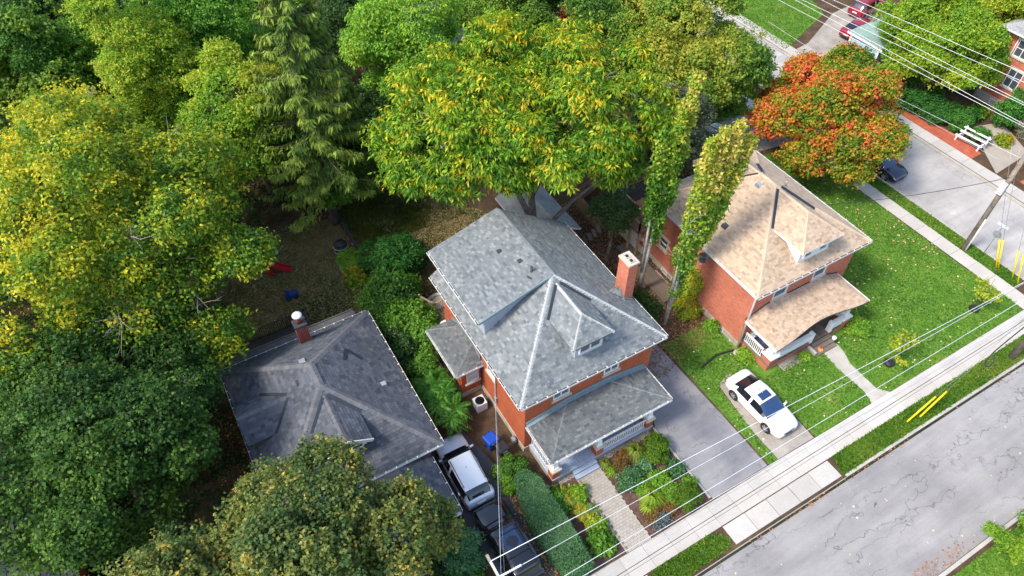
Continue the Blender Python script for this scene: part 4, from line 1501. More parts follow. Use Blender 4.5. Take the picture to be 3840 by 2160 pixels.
# side bump with its own small hip roof
brick_wall(hm, (9.78, 23.08, 0), XU, -YU, 1.4, 0.4, 2.85, 'brick', [(0.35, 1.2, 1.2, 2.5)])
brick_wall(hm, (9.78, 26.55, 0), -YU, -XU, 3.47, 0.4, 2.85, 'brick')
MB().box((9.74, 23.03, -.1), (11.2, 26.6, 0.4)).build('foundation', M['foundation'], hm)
MB().box((9.95, 26.35, 0.4), (11.18, 26.55, 2.85)).build('rear_wall', M['brick'], hm)
window(hm, (10.55, 23.08, 0), XU, -YU, 0.85, 1.2, 2.5, glass='curtain')
sA, sB, sC, sD = Vector((9.34, 22.8, 2.9)), Vector((11.16, 22.8, 2.9)), Vector((11.16, 26.9, 2.9)), Vector((9.34, 26.9, 2.9))
sP, sQ = Vector((11.16, 24.1, 3.6)), Vector((11.16, 25.6, 3.6))
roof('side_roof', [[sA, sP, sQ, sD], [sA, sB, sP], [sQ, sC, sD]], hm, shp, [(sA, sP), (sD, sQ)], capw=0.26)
for a, b in ((sB, sP), (sP, sQ), (sQ, sC)):
    MB().bar(a + Vector((-.02, 0, .08)), b + Vector((-.02, 0, .08)), 0.05, 0.2).build('wall_flashing', M['flash'], hm)
gutter(hm, sD, sA, -XU, 0.1, False)
gutter(hm, sA, sB, -YU, 0.1, False)
# chimney
ch = MB().box((19.66, 20.66, 0), (20.3, 21.6, 8.95)).build('chimney', M['mortar'], hm)
k_ = MB()
z, row = 5.5, 0
while z < 8.9:
    for (o, u, n, L) in ((Vector((19.66, 20.66, 0)), XU, -YU, 0.64), (Vector((19.66, 21.6, 0)), -YU, -XU, 0.94), (Vector((20.3, 20.66, 0)), YU, XU, 0.94)):
        a = -0.11 if row % 2 else 0
        while a < L:
            a0, a1 = max(0, a), min(L, a + 0.215)
            if a1 - a0 > 0.03: k_.fbox(o, u, n, a0, a1, -0.02, 0.006, z, z + 0.065)
            a += 0.225
    z += 0.075
    row += 1
k_.build('brick_courses', M['brick_pink'], ch)['kind'] = 'stuff'
MB().box((19.6, 20.6, 8.95), (20.36, 21.66, 9.06)).build('cap', M['stone'], ch)
for y in (20.92, 21.34):
    fb = MB()
    for (a, b, c, d) in ((-.17, .17, -.17, -.11), (-.17, .17, .11, .17), (-.17, -.11, -.11, .11), (.11, .17, -.11, .11)):
        fb.box((19.98 + a, y + c, 9.06), (19.98 + b, y + d, 9.12))
    fb.build('flue', M['concrete'], ch)
    MB().box((19.98 - .11, y - .11, 9.061), (19.98 + .11, y + .11, 9.066)).build('flue_opening', M['black_plastic'], ch)
ck = [Vector((18.75, 21.1, 6.92)), Vector((19.66, 20.6, 6.32)), Vector((19.66, 21.1, 6.85)), Vector((19.66, 21.65, 6.32))]
roof('cricket_roof', [[ck[0], ck[1], ck[2]], [ck[0], ck[2], ck[3]]], hm, sh, thick=0.05)
MB().bar((19.55, 20.58, 6.4), (20.35, 20.58, 5.85), 0.1, 0.05).build('wall_flashing', M['flash'], hm)
# roof vents and pipe
vent_box('roof_vent', hm, (14.01, 25.66, 8.68), 0.3, 0.1)
vent_box('roof_vent', hm, (14.58, 24.25, 8.84), 0.3, 0.1)
vp_ = MB().lathe((14.72, 23.2, 8.8), [(0.2, 0.02), (0.1, 0.1), (0.075, 0.12), (0.075, 0.5), (0.05, 0.5), (0.05, 0.4)], 10).build('vent_pipe', M['dark_metal'], hm, True)
MB().bar((14.35, 23.05, 8.83), (14.45, 22.75, 8.86), 0.1, 0.03).build('pipe_flashing', M['dark_metal'], hm)
# service mast, meter, gas meter on the side wall
MB().tube([(11.1, 21.1, 1.3), (11.1, 21.1, 5.2)], 0.03, 6).build('service_mast', M['grey_metal'], hm, True)
MB().box((11.0, 20.98, 1.1), (11.16, 21.22, 1.6)).build('electric_meter', M['grey_metal'], hm)
gm = MB().tube([(10.9, 18.75, 0.1), (10.9, 18.75, 0.75), (10.9, 18.45, 0.75), (10.9, 18.45, 0.1)], 0.03, 6).build('gas_meter', M['grey_metal'], hm, True)
MB().box((10.78, 18.45, 0.35), (11.02, 18.75, 0.62)).build('meter_body', M['grey_metal'], gm)
MB().tube([(11.12, 23.0, 0.3), (11.12, 23.0, 5.5)], 0.035, 6).build('downspout', M['dark_metal'], hm, True)
sh.done()
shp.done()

# the small timber deck at its side
dk = thing('timber_deck', 'small brown timber deck with railings behind the side wing of the grey-roofed house', 'deck', (10.6, 28.5, 0))
dpoly = [(9.85, 26.7), (11.15, 26.7), (11.15, 28.2), (11.95, 28.2), (11.95, 29.6), (11.0, 29.65), (10.5, 30.8), (9.85, 31.2)]
fb = MB()
for p in ([(9.9, 26.75), (11.1, 26.75), (11.1, 29.55), (9.9, 31)], [(11.1, 28.25), (11.9, 28.25), (11.9, 29.55), (11.1, 29.55)]):
    fb.prism(p, 0.55, 0.76)
fr_ = fb.build('deck_frame', M['wood_grey'], dk)
boards(fr_, [(9.85, 26.7), (11.15, 26.7), (11.15, 29.6), (9.85, 29.6)], 0.8, 0.145, 'wood', 'x')
boards(fr_, [(11.15, 28.2), (11.95, 28.2), (11.95, 29.6), (11.15, 29.6)], 0.8, 0.145, 'wood', 'x')
boards(fr_, [(9.85, 29.6), (11.0, 29.6), (10.5, 30.75), (9.85, 31.1)], 0.8, 0.145, 'wood_grey', 'x')
for k in range(3):
    MB().prism([(9.75 - .05 * k, 31.0 + .3 * k), (10.95, 30.6 + .42 * k), (11.05, 31.0 + .42 * k), (9.7 - .05 * k, 31.4 + .3 * k)], 0, 0.6 - 0.2 * k).build('step', M['wood_grey'], dk)
railing(dk, (9.85, 31.0), (9.85, 26.9), 0.9, 0.8, 'wood', 0.13, 0.03, (0.14, 0.04), pw=0.12)
railing(dk, (10.5, 30.75), (11.0, 29.7), 0.9, 0.8, 'wood', 0.12, 0.025, (0.13, 0.04), pw=0.12)
railing(dk, (11.05, 29.62), (11.95, 29.62), 0.9, 0.8, 'wood', 0.12, 0.025, (0.13, 0.04), pw=0.12)
pt = thing('round_patio', 'round grey stone patio edge beside the small timber deck', 'patio', (11.9, 30.7, 0))
for k in range(12):
    a0, a1 = k * 0.5236, k * 0.5236 + 0.49
    P_ = lambda a, rr: (11.9 + math.cos(a) * rr, 30.6 + math.sin(a) * rr)
    MB().prism([P_(a0, .75), P_(a0, 1.0), P_(a1, 1.0), P_(a1, .75)], 0, 0.3).build('edge_stone', M['concrete'], pt)
MB().lathe((11.9, 30.6, 0), [(0.74, 0.2), (0.73, 0.21)], 20).build('patio_floor', M['rock'], pt)

# ------------------------------------------------------------------ shed behind it
sd = thing('garden_shed', 'dark blue shed with grey shingle gable roof behind the walnut trunks', 'shed', (21.3, 33, 0))
s2 = Shingles('sh_shed', 'sh_cap', 0.17, 1.1)
a0, a1, a2, a3 = Vector((19.45, 30.1, 2.5)), Vector((23.2, 30.1, 2.5)), Vector((23.2, 36.1, 2.5)), Vector((19.45, 36.1, 2.5))
b0, b1 = Vector((21.32, 30.1, 3.55)), Vector((21.32, 36.1, 3.55))
roof('roof', [[a0, b0, b1, a3], [a1, a2, b1, b0]], sd, s2, [(b0, b1)])
MB().bar(a0 - ZU * .06, b0 - ZU * .06, 0.06, 0.14).build('rake_board', M['white'], sd)
MB().bar(a1 - ZU * .06, b0 - ZU * .06, 0.06, 0.14).build('rake_board', M['white'], sd)
MB().bar(a1 - ZU * .06, a2 - ZU * .06, 0.06, 0.14).build('fascia', M['white'], sd)
MB().bar(a0 - ZU * .06, a3 - ZU * .06, 0.06, 0.14).build('fascia', M['white'], sd)
bw = MB()
bw.prism([(19.7, 30.3), (22.95, 30.3), (22.95, 35.9), (19.7, 35.9)], 0, 2.45)
bw.hexa([(19.7, 30.3, 2.45), (22.95, 30.3, 2.45), (22.95, 30.4, 2.45), (19.7, 30.4, 2.45)], [(21.3, 30.3, 3.4), (21.34, 30.3, 3.4), (21.34, 30.4, 3.4), (21.3, 30.4, 3.4)])
sw = bw.build('wall', M['shed_blue'], sd)
for k in range(18):
    MB().box((22.95, 30.35 + k * .3, 0.02), (22.97, 30.4 + k * .3, 2.4)).build('batten', M['shed_blue'], sw)
s2.done()

# ------------------------------------------------------------------ the tan-roofed house
NX0, NX1, NY0, NY1 = 27.48, 36.43, 17.41, 27.4
hn = thing('brick_house', 'salmon brick house with tan shingle roof and white dormer on the corner lot', 'house', (32, 22, 0))
st_ = Shingles('sh_tan', 'sh_tancap')
A_, B_, C_, D_ = Vector((27.04, 16.95, 5.7)), Vector((36.87, 16.95, 5.7)), Vector((36.87, 27.85, 5.7)), Vector((27.04, 27.85, 5.7))
P1, P2 = Vector((31.95, 21.78, 8.97)), Vector((31.95, 23.02, 8.97))
brick_wall(hn, (NX0, NY1, 0), -YU, -XU, NY1 - NY0, 0.5, 5.66, 'brick_pink', [(1.1, 2.0, 1.95, 2.95), (4.35, 5.45, 1.6, 2.75)])
brick_wall(hn, (NX0, NY0, 0), XU, -YU, NX1 - NX0, 0.5, 5.66, 'brick_pink', [(1.8, 3.0, 3.75, 5.2), (5.28, 6.45, 3.75, 5.2), (1.0, 2.3, 1.0, 2.6), (4.3, 5.3, 0.7, 2.7)])
MB().box((NX0 + .2, NY1 - .2, 0.5), (NX1 - .2, NY1, 5.66)).build('rear_wall', M['brick_pink'], hn)
brick_wall(hn, (NX1, NY0, 0), YU, XU, NY1 - NY0, 0.5, 5.66, 'brick_pink')
MB().box((NX0 - .05, NY0 - .05, -.1), (NX1 + .05, NY1 + .05, 0.5)).build('foundation', M['foundation'], hn)
window(hn, (NX0, NY1 - 1.55, 0), -YU, -XU, 0.9, 1.95, 2.95, frame='cream', lintel=True)
window(hn, (NX0, NY1 - 4.9, 0), -YU, -XU, 1.1, 1.6, 2.75, lintel=True)
for y in (19.35, 24.9):
    bwn = window(hn, (NX0 - .05, y, 0), -YU, -XU, 1.2, -0.05, 0.4, sill=False, mull=False, split=2)
    MB().box((NX0 - .5, y - .75, -.05), (NX0 - .42, y + .75, 0.12)).build('window_well', M['concrete'], hn)
window(hn, (NX0 + 2.4, NY0, 0), XU, -YU, 1.2, 3.75, 5.2)
window(hn, (NX0 + 5.87, NY0, 0), XU, -YU, 1.17, 3.75, 5.2)
window(hn, (NX0 + 1.65, NY0, 0), XU, -YU, 1.3, 1.0, 2.6)
dd = MB().box((31.8, NY0 - .06, 0.7), (32.75, NY0 - .02, 2.7)).build('front_door', M['white'], hn)
rn = roof('roof', [[A_, B_, P1], [B_, C_, P2, P1], [C_, D_, P2], [A_, P1, P2, D_]], hn, st_, [(A_, P1), (B_, P1), (C_, P2), (D_, P2), (P1, P2)])
gutter(hn, A_, B_, -YU, debris=True)
gutter(hn, D_, A_, -XU, 0.12, False)
gutter(hn, B_, C_, XU, debris=False)
gutter(hn, C_, D_, YU, debris=False)
SLn = (8.97 - 5.7) / (21.78 - 16.95)


def gable_dormer(house, shg, front, sgn, y_e, y_w, x0, x1, ez, rz, tipd, wallm, wx0, wx1, rear=False):
    """hip-ended dormer on the front (sgn=1) or rear (sgn=-1) slope"""
    yb = 16.95 if sgn > 0 else 27.85
    pos = lambda z: yb + sgn * (z - 5.7) / SLn
    xm = (x0 + x1) / 2
    tip, ap = Vector((xm, y_e + sgn * tipd, rz)), Vector((xm, pos(rz), rz))
    el, er = Vector((x0, y_e, ez)), Vector((x1, y_e, ez))
    vl, vr = Vector((x0, pos(ez), ez)), Vector((x1, pos(ez), ez))
    F = [[el, er, tip], [er, vr, ap, tip], [vl, el, tip, ap]]
    roof('dormer_roof', F, house, shg, [(el, tip), (er, tip), (tip, ap)], thick=0.1, capw=0.24)
    nn = Vector((0, -SLn * sgn, 1))
    strip_on(house, vl + Vector((-.08, .05 * sgn, .03)), ap + Vector((-.16, -.1 * sgn, 0)), 0.18, nn)
    strip_on(house, vr + Vector((.1, .05 * sgn, .03)), ap + Vector((.2, -.05 * sgn, 0)), 0.18, nn)
    zz = lambda y: 5.7 + sgn * (y - yb) * SLn - .08
    q = MB()
    ye = pos(ez) + .05 * sgn
    q.hexa([(wx0, y_w, zz(y_w)), (wx1, y_w, zz(y_w)), (wx1, ye, ez - .1), (wx0, ye, ez - .1)], [(wx0, y_w, ez - .05), (wx1, y_w, ez - .05), (wx1, ye, ez - .05), (wx0, ye, ez - .05)])
    if sgn > 0:
        q.build('dormer_wall', M[wallm], house)
    MB().bar(el - ZU * .05, er - ZU * .05, 0.05, 0.12).build('dormer_fascia', M['white'], house)
    MB().bar(el - ZU * .05, vl - ZU * .05, 0.05, 0.12).build('dormer_fascia', M['white'], house)


gable_dormer(hn, st_, True, 1, 17.22, 17.62, 30.27, 33.72, 7.6, 8.86, 1.8, 'white', 30.7, 33.3)
gable_dormer(hn, st_, False, -1, 27.5, 27.1, 30.27, 33.72, 7.6, 8.86, 1.8, 'white', 30.7, 33.3)
for x in (31.35, 32.6):
    w_ = window(hn, (x, 17.62, 0), XU, -YU, 0.72, 6.55, 7.25, sill=False, mull=False)
    w_.matrix_basis = Matrix.Translation((0, -0.1, 0))
vent_box('roof_vent', hn, (28.65, 22.05, 6.76), 0.45, 0.12)
vent_box('roof_vent', hn, (31.4, 22.6, 8.6), 0.42, 0.12, 'chrome')
MB().tube([(33.4, 22.1, 8.0), (33.4, 22.1, 8.45)], 0.07, 8).build('vent_pipe', M['grey_metal'], hn, True)
# corner downspout
MB().tube([(27.3, 17.2, 5.6), (27.42, 17.3, 5.2), (27.42, 17.3, 0.15)], 0.06, 6).build('downspout', M['white'], hn, True)
# porch with a bowed front edge
rp = None
NP = 14
zt = 3.58
top = [Vector((28.9 + (33.9 - 28.9) * i / NP, 17.39, zt)) for i in range(NP + 1)]
bow = [Vector((27.28 + (35.42 - 27.28) * i / NP, 14.54 + 0.42 * math.sin(math.pi * min(1, i / NP * 1.05)) ** 2 * (0.5 + i / NP * .9), 2.95 + 0.12 * math.sin(math.pi * i / NP))) for i in range(NP + 1)]
fcs = [[bow[i], bow[i + 1], top[i + 1], top[i]] for i in range(NP)]
wl, wr = Vector((27.28, 17.39, 2.95)), Vector((35.42, 17.39, 2.95))
rp = roof_slab('porch_roof', fcs + [[bow[0], top[0], wl], [bow[-1], wr, top[-1]]], hn, 0.12)
for f in fcs + [[bow[0], top[0], wl], [bow[-1], wr, top[-1]]]:
    st_.face(rp, f)
MB().bar(wl + Vector((-.04, -.1, -.04)), bow[0] + Vector((-.04, 0, -.04)), 0.08, 0.14).build('fascia', M['white'], hn)
MB().bar(wr + Vector((.04, -.1, -.04)), bow[-1] + Vector((.04, 0, -.04)), 0.08, 0.14).build('fascia', M['white'], hn)
MB().bar(wl + ZU * .05, top[0] + ZU * .05, 0.06, 0.1).build('wall_flashing', M['flash_dark'], hn)
MB().bar(top[0] + ZU * .05, top[-1] + ZU * .05, 0.06, 0.1).build('wall_flashing', M['flash_dark'], hn)
MB().bar(wr + ZU * .05, top[-1] + ZU * .05, 0.06, 0.1).build('wall_flashing', M['flash_dark'], hn)
pf = MB().box((27.75, 14.95, 0), (35.0, 17.41, 0.55)).build('porch_base', M['brick_pink'], hn)
boards(pf, [(27.7, 14.9), (35.05, 14.9), (35.05, 17.38), (27.7, 17.38)], 0.59, 0.14, 'wood_grey', 'y', name='floor_board')
for x in (28.2, 34.75):
    pier(hn, x, 15.3, 0.72, 1.1, 'brick_pink', 0.12, col='white', zcol=2.84, colw=0.42, capm='white')
pr_ = MB().box((28.55, 14.98, 0.75), (31.45, 15.16, 1.35)).build('parapet', M['white'], hn)
MB().box((28.5, 14.93, 1.35), (31.5, 15.21, 1.43)).build('coping', M['white'], pr_)
MB().box((31.4, 14.9, 0.55), (31.62, 15.24, 1.5)).build('end_post', M['white'], pr_)
pr2 = MB().box((33.4, 14.98, 0.75), (34.4, 15.16, 1.35)).build('parapet', M['white'], hn)
MB().box((33.35, 14.93, 1.35), (34.4, 15.21, 1.43)).build('coping', M['white'], pr2)
MB().box((33.2, 14.9, 0.55), (33.42, 15.24, 1.5)).build('end_post', M['white'], pr2)
railing(hn, (27.82, 17.3), (27.82, 15.7), 0.85, 0.58, posts=False, step=0.14, bw=0.06, top=(0.12, 0.08))
for k in range(3):
    MB().box((31.6, 14.9 - .28 * (k + 1), 0), (33.3, 14.9 - .28 * k, 0.44 - .15 * k)).build('step', M['wood_grey'], hn)
MB().box((31.35, 14.2, 0), (31.55, 14.9, 0.3)).build('step_side', M['concrete'], hn)
# rear wing and the raised deck
brick_wall(hn, (27.1, 30.5, 0), -YU, -XU, 3.1, 0.9, 2.5, 'brick_pink', [(0.3, 1.5, 0.95, 1.8)], mortar='mortar')
MB().box((27.05, 27.4, -.1), (31, 30.5, 0.9)).build('foundation', M['cream'], hn)
MB().box((27.3, 27.4, 0.9), (34, 30.45, 2.5)).build('rear_wing', M['brick_pink'], hn)
window(hn, (27.1, 29.6, 0), -YU, -XU, 1.2, 0.95, 1.8, sill=False, frame='white', mull=False, split=2)
d_ = MB().box((27.0, 28.0, 0.15), (27.04, 28.95, 2.15)).build('side_door', M['white'], hn)
MB().box((26.95, 28.1, 1.1), (27.0, 28.16, 1.2)).build('handle', M['dark_metal'], d_)
st_.done()

dn_ = thing('raised_deck', 'tan timber upper deck on posts at the back corner of the tan-roofed house', 'deck', (26.9, 28.5, 0))
fr_ = MB().box((26.45, 27.45, 2.42), (29.3, 28.65, 2.58)).build('deck_frame', M['wood_new'], dn_)
boards(fr_, [(26.42, 27.42), (29.4, 27.42), (29.4, 28.68), (26.42, 28.68)], 2.62, 0.14, 'wood_grey', 'x')
boards(fr_, [(26.42, 28.68), (26.6, 29.2), (24.9, 29.95), (24.7, 29.2)], 2.62, 0.14, 'wood_grey', 'x')
boards(fr_, [(27.6, 28.68), (31.5, 28.68), (31.5, 32.2), (27.6, 32.2)], 2.4, 0.14, 'wood_dark', 'x')
for x, y in ((26.6, 27.55), (26.55, 28.5)):
    MB().box((x - .08, y - .08, 0), (x + .08, y + .08, 2.42)).build('deck_post', M['wood_new'], dn_)
railing(dn_, (26.45, 28.65), (26.45, 27.45), 0.95, 2.62, 'wood_new', 0.14, 0.035, (0.14, 0.04))
railing(dn_, (26.45, 27.45), (28.2, 27.45), 0.95, 2.62, 'wood_new', 0.14, 0.035, (0.14, 0.04))
railing(dn_, (26.4, 28.68), (24.75, 29.3), 0.95, 2.62, 'wood_new', 0.14, 0.035, (0.14, 0.04))
railing(dn_, (26.6, 29.5), (25.1, 30.1), 0.95, 2.62, 'wood_new', 0.14, 0.035, (0.14, 0.04))
railing(dn_, (27.6, 29.0), (27.6, 32.2), 0.95, 2.4, 'wood_new', 0.14, 0.035, (0.14, 0.04))
railing(dn_, (27.6, 32.2), (31.3, 32.2), 0.95, 2.4, 'wood_new', 0.14, 0.035, (0.14, 0.04))
for k in range(6):
    MB().bar((24.75 - k * .28, 29.25 + k * .12, 2.4 - k * .36), (25.0 - k * .28, 30.0 + k * .12, 2.4 - k * .36), 0.28, 0.05).build('stair_tread', M['wood_grey'], dn_)
lw = thing('low_side_deck', 'low grey board landing below the raised deck by the white side door', 'deck', (26.3, 25.5, 0))
for p in ([(25.9, 26.6), (27.4, 26.6), (27.4, 29.0), (25.9, 29.0)], [(25.6, 22.8), (26.9, 22.8), (26.9, 26.5), (25.6, 26.5)]):
    boards(lw, p, 0.22, 0.15, 'wood_grey', 'y', 0.2)

# ------------------------------------------------------------------ the slate-roofed house on the left
hl = thing('brick_bungalow', 'low brick house with dark slate-grey shingle roof beside the left driveway', 'house', (2, 24.5, 0))
sl_ = Shingles('sh_dark', 'sh_darkcap', 0.19, 1.25)
LA, LB, LC, LD = Vector((-2.75, 19.05, 3.2)), Vector((6.6, 19.05, 3.2)), Vector((6.6, 30.0, 3.2)), Vector((-2.75, 30.0, 3.2))
Q1, Q2 = Vector((1.92, 24.0, 6.05)), Vector((1.92, 25.6, 6.05))
brick_wall(hl, (-2.2, 19.6, 0), XU, -YU, 8.2, 0.3, 3.18, 'brick_dark', [(4.9, 6.2, 1.2, 2.9), (6.25, 6.95, 1.3, 2.9)])
brick_wall(hl, (6.0, 19.6, 0), YU, XU, 9.9, 0.3, 3.18, 'brick_dark')
brick_wall(hl, (-2.2, 29.5, 0), -YU, -XU, 9.9, 0.3, 3.18, 'brick_dark')
MB().box((-2.2, 29.3, 0.3), (6.0, 29.5, 3.18)).build('rear_wall', M['brick_dark'], hl)
MB().box((-2.25, 19.55, -.1), (6.05, 29.55, 0.3)).build('foundation', M['concrete'], hl)
window(hl, (3.35, 19.6, 0), XU, -YU, 1.3, 1.2, 2.9, mull=False)
window(hl, (4.4, 19.6, 0), XU, -YU, 0.7, 1.3, 2.9, frame='black_plastic', glass='glass_dark', mull=True)
roof('roof', [[LA, LB, Q1], [LB, LC, Q2, Q1], [LC, LD, Q2], [LA, Q1, Q2, LD]], hl, sl_, [(LA, Q1), (LB, Q1), (LC, Q2), (LD, Q2), (Q1, Q2)], capw=0.42)
gutter(hl, LA, LB, -YU, debris=False)
gutter(hl, LB, LC, XU, debris=True)
gutter(hl, LC, LD, YU, debris=True)
gutter(hl, LD, LA, -XU, debris=True)
# front gable dormer
SF, SS = (6.05 - 3.2) / 4.95, (6.05 - 3.2) / 4.67
e0, e1, rid = 20.2, 22.05, 5.75
yA = 19.05 + (rid - 3.2) / SF
gE = 4.93
yV = 19.05 + (gE - 3.2) / SF
GL, GR, GT = Vector((0.55, e0, gE)), Vector((3.2, e0, gE)), Vector((1.87, e0, rid))
VL, VR, VA = Vector((0.55, yV, gE)), Vector((3.2, yV, gE)), Vector((1.87, yA, rid))
roof('front_dormer_roof', [[GR, VR, VA, GT], [VL, GL, GT, VA]], hl, sl_, [(GT, VA)], thick=0.1)
for a, b in ((GL, GT), (GR, GT)):
    MB().bar(a + Vector((0, -.03, -.06)), b + Vector((0, -.03, -.06)), 0.06, 0.2).build('rake_board', M['white'], hl)
nF = Vector((0, -SF, 1))
strip_on(hl, VL + Vector((-.05, .05, .02)), VA + Vector((-.12, -.1, 0)), 0.16, nF)
strip_on(hl, VR + Vector((.08, .05, .02)), VA + Vector((.15, -.05, 0)), 0.2, nF)
q = MB()
q.hexa([(0.85, 20.6, 3.9), (2.9, 20.6, 3.9), (2.9, 21.9, 4.7), (0.85, 21.9, 4.7)], [(0.85, 20.6, 4.95), (2.9, 20.6, 4.95), (2.9, 21.9, 4.95), (0.85, 21.9, 4.95)])
q.hexa([(0.85, 20.6, 4.95), (2.9, 20.6, 4.95), (2.9, 20.7, 4.95), (0.85, 20.7, 4.95)], [(1.85, 20.6, 5.6), (1.9, 20.6, 5.6), (1.9, 20.7, 5.6), (1.85, 20.7, 5.6)])
q.build('front_dormer_wall', M['white'], hl)
w_ = window(hl, (2.1, 20.6, 0), XU, -YU, 1.2, 4.15, 4.85, sill=False, glass='glass_blue')
w_.matrix_basis = Matrix.Translation((0, -0.1, 0))
# side gable dormer
xz = lambda z: -2.75 + (z - 3.2) / SS
dE, dR = 4.15, 4.95
sL, sR, sT = Vector((-2.7, 23.6, dE)), Vector((-2.7, 26.4, dE)), Vector((-2.7, 25.0, dR))
uL, uR, uA = Vector((xz(dE), 23.6, dE)), Vector((xz(dE), 26.4, dE)), Vector((xz(dR), 25.0, dR))
roof('side_dormer_roof', [[sL, uL, uA, sT], [sT, uA, uR, sR]], hl, sl_, [(sT, uA)], thick=0.1)
nS = Vector((-SS, 0, 1))
strip_on(hl, uL + Vector((.05, -.05, .02)), uA + Vector((.05, -.12, 0)), 0.18, nS)
strip_on(hl, uR + Vector((.05, .05, .02)), uA + Vector((.05, .12, 0)), 0.18, nS)
MB().box((-2.2, 23.95, 3.3), (-1.3, 26.05, 4.2)).build('side_dormer_wall', M['white'], hl)
vent_box('roof_vent', hl, (1.0, 25.2, 5.45), 0.42, 0.06)
vent_box('roof_vent', hl, (5.19, 23.66, 4.05), 0.36, 0.16, 'grey_metal')
vent_box('roof_vent', hl, (1.6, 26.3, 5.6), 0.4, 0.12, 'grey_metal')
nR_ = Vector((SS, 0, 1))
strip_on(hl, (4.13, 26.6, 4.72), (4.75, 25.75, 4.32), 0.2, nR_, name='shingle_patch', lift=0.04)
strip_on(hl, (4.13, 26.6, 4.72), (3.75, 25.75, 4.95), 0.2, nR_, name='shingle_patch', lift=0.04)
sl_.done()
# brick chimney: bricks are large enough here to pick apart
cl = MB().box((2.06, 29.02, 0), (2.74, 29.6, 5.3)).build('chimney', M['mortar_grey'], hl)
bme = {}
z, row = 3.55, 0
rb_ = random.Random(3)
while z < 5.25:
    for (o, u, n, L) in ((Vector((2.06, 29.02, 0)), XU, -YU, 0.68), (Vector((2.06, 29.6, 0)), -YU, -XU, 0.58)):
        a = -0.11 if row % 2 else 0.0
        while a < L:
            a0_, a1_ = max(0, a), min(L, a + 0.21)
            if a1_ - a0_ > 0.04:
                key = (round(a1_ - a0_, 2), n.x)
                if key not in bme:
                    bme[key] = MB().fbox((0, 0, 0), u, n, 0, a1_ - a0_, -0.03, 0.012, 0, 0.07).mesh('brick', M['brick_dark'])
                inst('brick', bme[key], cl, Matrix.Translation(o + u * a0_ + ZU * z))
            a += 0.225
    z += 0.085
    row += 1
MB().box((2.0, 28.96, 5.3), (2.8, 29.66, 5.42)).build('cap', M['dark_metal'], cl)
MB().tube([(2.4, 29.3, 5.42), (2.4, 29.3, 6.05)], [0.15, 0.14], 10).build('flue_pipe', M['brick_dark'], cl, True)
MB().lathe((2.4, 29.3, 6.05), [(0.3, 0.0), (0.3, 0.06), (0.24, 0.13), (0.1, 0.17)], 16).build('flue_cap', M['white'], cl, True)
# flat rear addition
ra = MB().box((-2.0, 29.5, 0), (5.8, 30.75, 2.75)).build('rear_addition', M['brick_dark'], hl)
MB().box((-2.1, 29.62, 2.75), (5.95, 30.85, 2.85)).build('flat_roof', M['deck_under'], ra)
MB().box((-2.1, 30.85, 2.7), (5.95, 30.93, 2.92)).build('edge_trim', M['wood_grey'], ra)
# front porch roof
pr = [Vector((1.2, 15.3, 2.65)), Vector((5.75, 15.3, 2.65)), Vector((5.75, 18.4, 2.65)), Vector((4.2, 19.0, 3.0)), Vector((1.2, 19.0, 3.0))]
sp = Shingles('sh_dark', 'sh_darkcap', 0.19, 1.25, 0)
roof('porch_roof', [[Vector((1.2, 15.3, 2.6)), Vector((5.75, 15.3, 2.6)), Vector((3.9, 17.2, 3.05)), Vector((1.2, 17.2, 3.05))], [Vector((5.75, 15.3, 2.6)), Vector((5.75, 19.2, 2.6)), Vector((3.9, 19.2, 3.05)), Vector((3.9, 17.2, 3.05))], [Vector((1.2, 17.2, 3.05)), Vector((3.9, 17.2, 3.05)), Vector((3.9, 19.4, 3.05)), Vector((1.2, 19.4, 3.05))]], hl, sp)
sp.done()
gutter(hl, (1.2, 15.3, 2.6), (5.75, 15.3, 2.6), -YU, 0.12, False)
gutter(hl, (5.75, 15.3, 2.6), (5.75, 18.9, 2.6), XU, 0.12, True)
MB().box((1.3, 15.6, 0), (5.4, 19.5, 0.6)).build('porch_base', M['brick_dark'], hl)
pier(hl, 5.2, 15.75, 0.5, 1.0, 'brick_dark', 0.12, col='white', zcol=2.5)
MB().box((2.2, 15.55, 0.6), (4.95, 15.75, 1.25)).build('parapet', M['cream'], hl)
bl_ = thing('back_balcony', 'dark stained balcony railing behind the brick chimney of the slate roof', 'balcony', (1.5, 32, 0))
MB().box((-1.0, 30.95, 0.6), (3.3, 33.5, 0.75)).build('floor', M['wood_dark'], bl_)
railing(bl_, (-0.9, 33.4), (3.25, 33.4), 1.0, 0.75, 'wood_dark', 0.13, 0.04, (0.14, 0.05))
railing(bl_, (3.25, 33.4), (3.25, 31.0), 1.0, 0.75, 'wood_dark', 0.13, 0.04, (0.14, 0.05))

# ------------------------------------------------------------------ house at the lower left corner, only its roof shows
hq = thing('neighbour_house', 'slate-grey shingle roof showing below the dark maple at the left edge', 'house', (-16, 23, 0))
sq = Shingles('sh_dark', 'sh_darkcap', 0.26, 1.5)
roof('roof', [[Vector((-12.0, 15.0, 3.0)), Vector((-12.0, 27.9, 3.0)), Vector((-16.6, 27.9, 5.4)), Vector((-16.6, 15.0, 5.4))], [Vector((-16.6, 15.0, 5.4)), Vector((-16.6, 27.9, 5.4)), Vector((-21.2, 27.9, 3.0)), Vector((-21.2, 15.0, 3.0))]], hq, sq, [(Vector((-16.6, 15, 5.4)), Vector((-16.6, 27.9, 5.4)))])
MB().bar((-12.0, 27.95, 2.95), (-16.6, 27.95, 5.35), 0.06, 0.2).build('rake_board', M['gutter'], hq)
MB().prism([(-12.5, 15.4), (-12.5, 27.5), (-20.7, 27.5), (-20.7, 15.4)], 0, 3.0).build('wall', M['brick_dark'], hq)
sq.done()

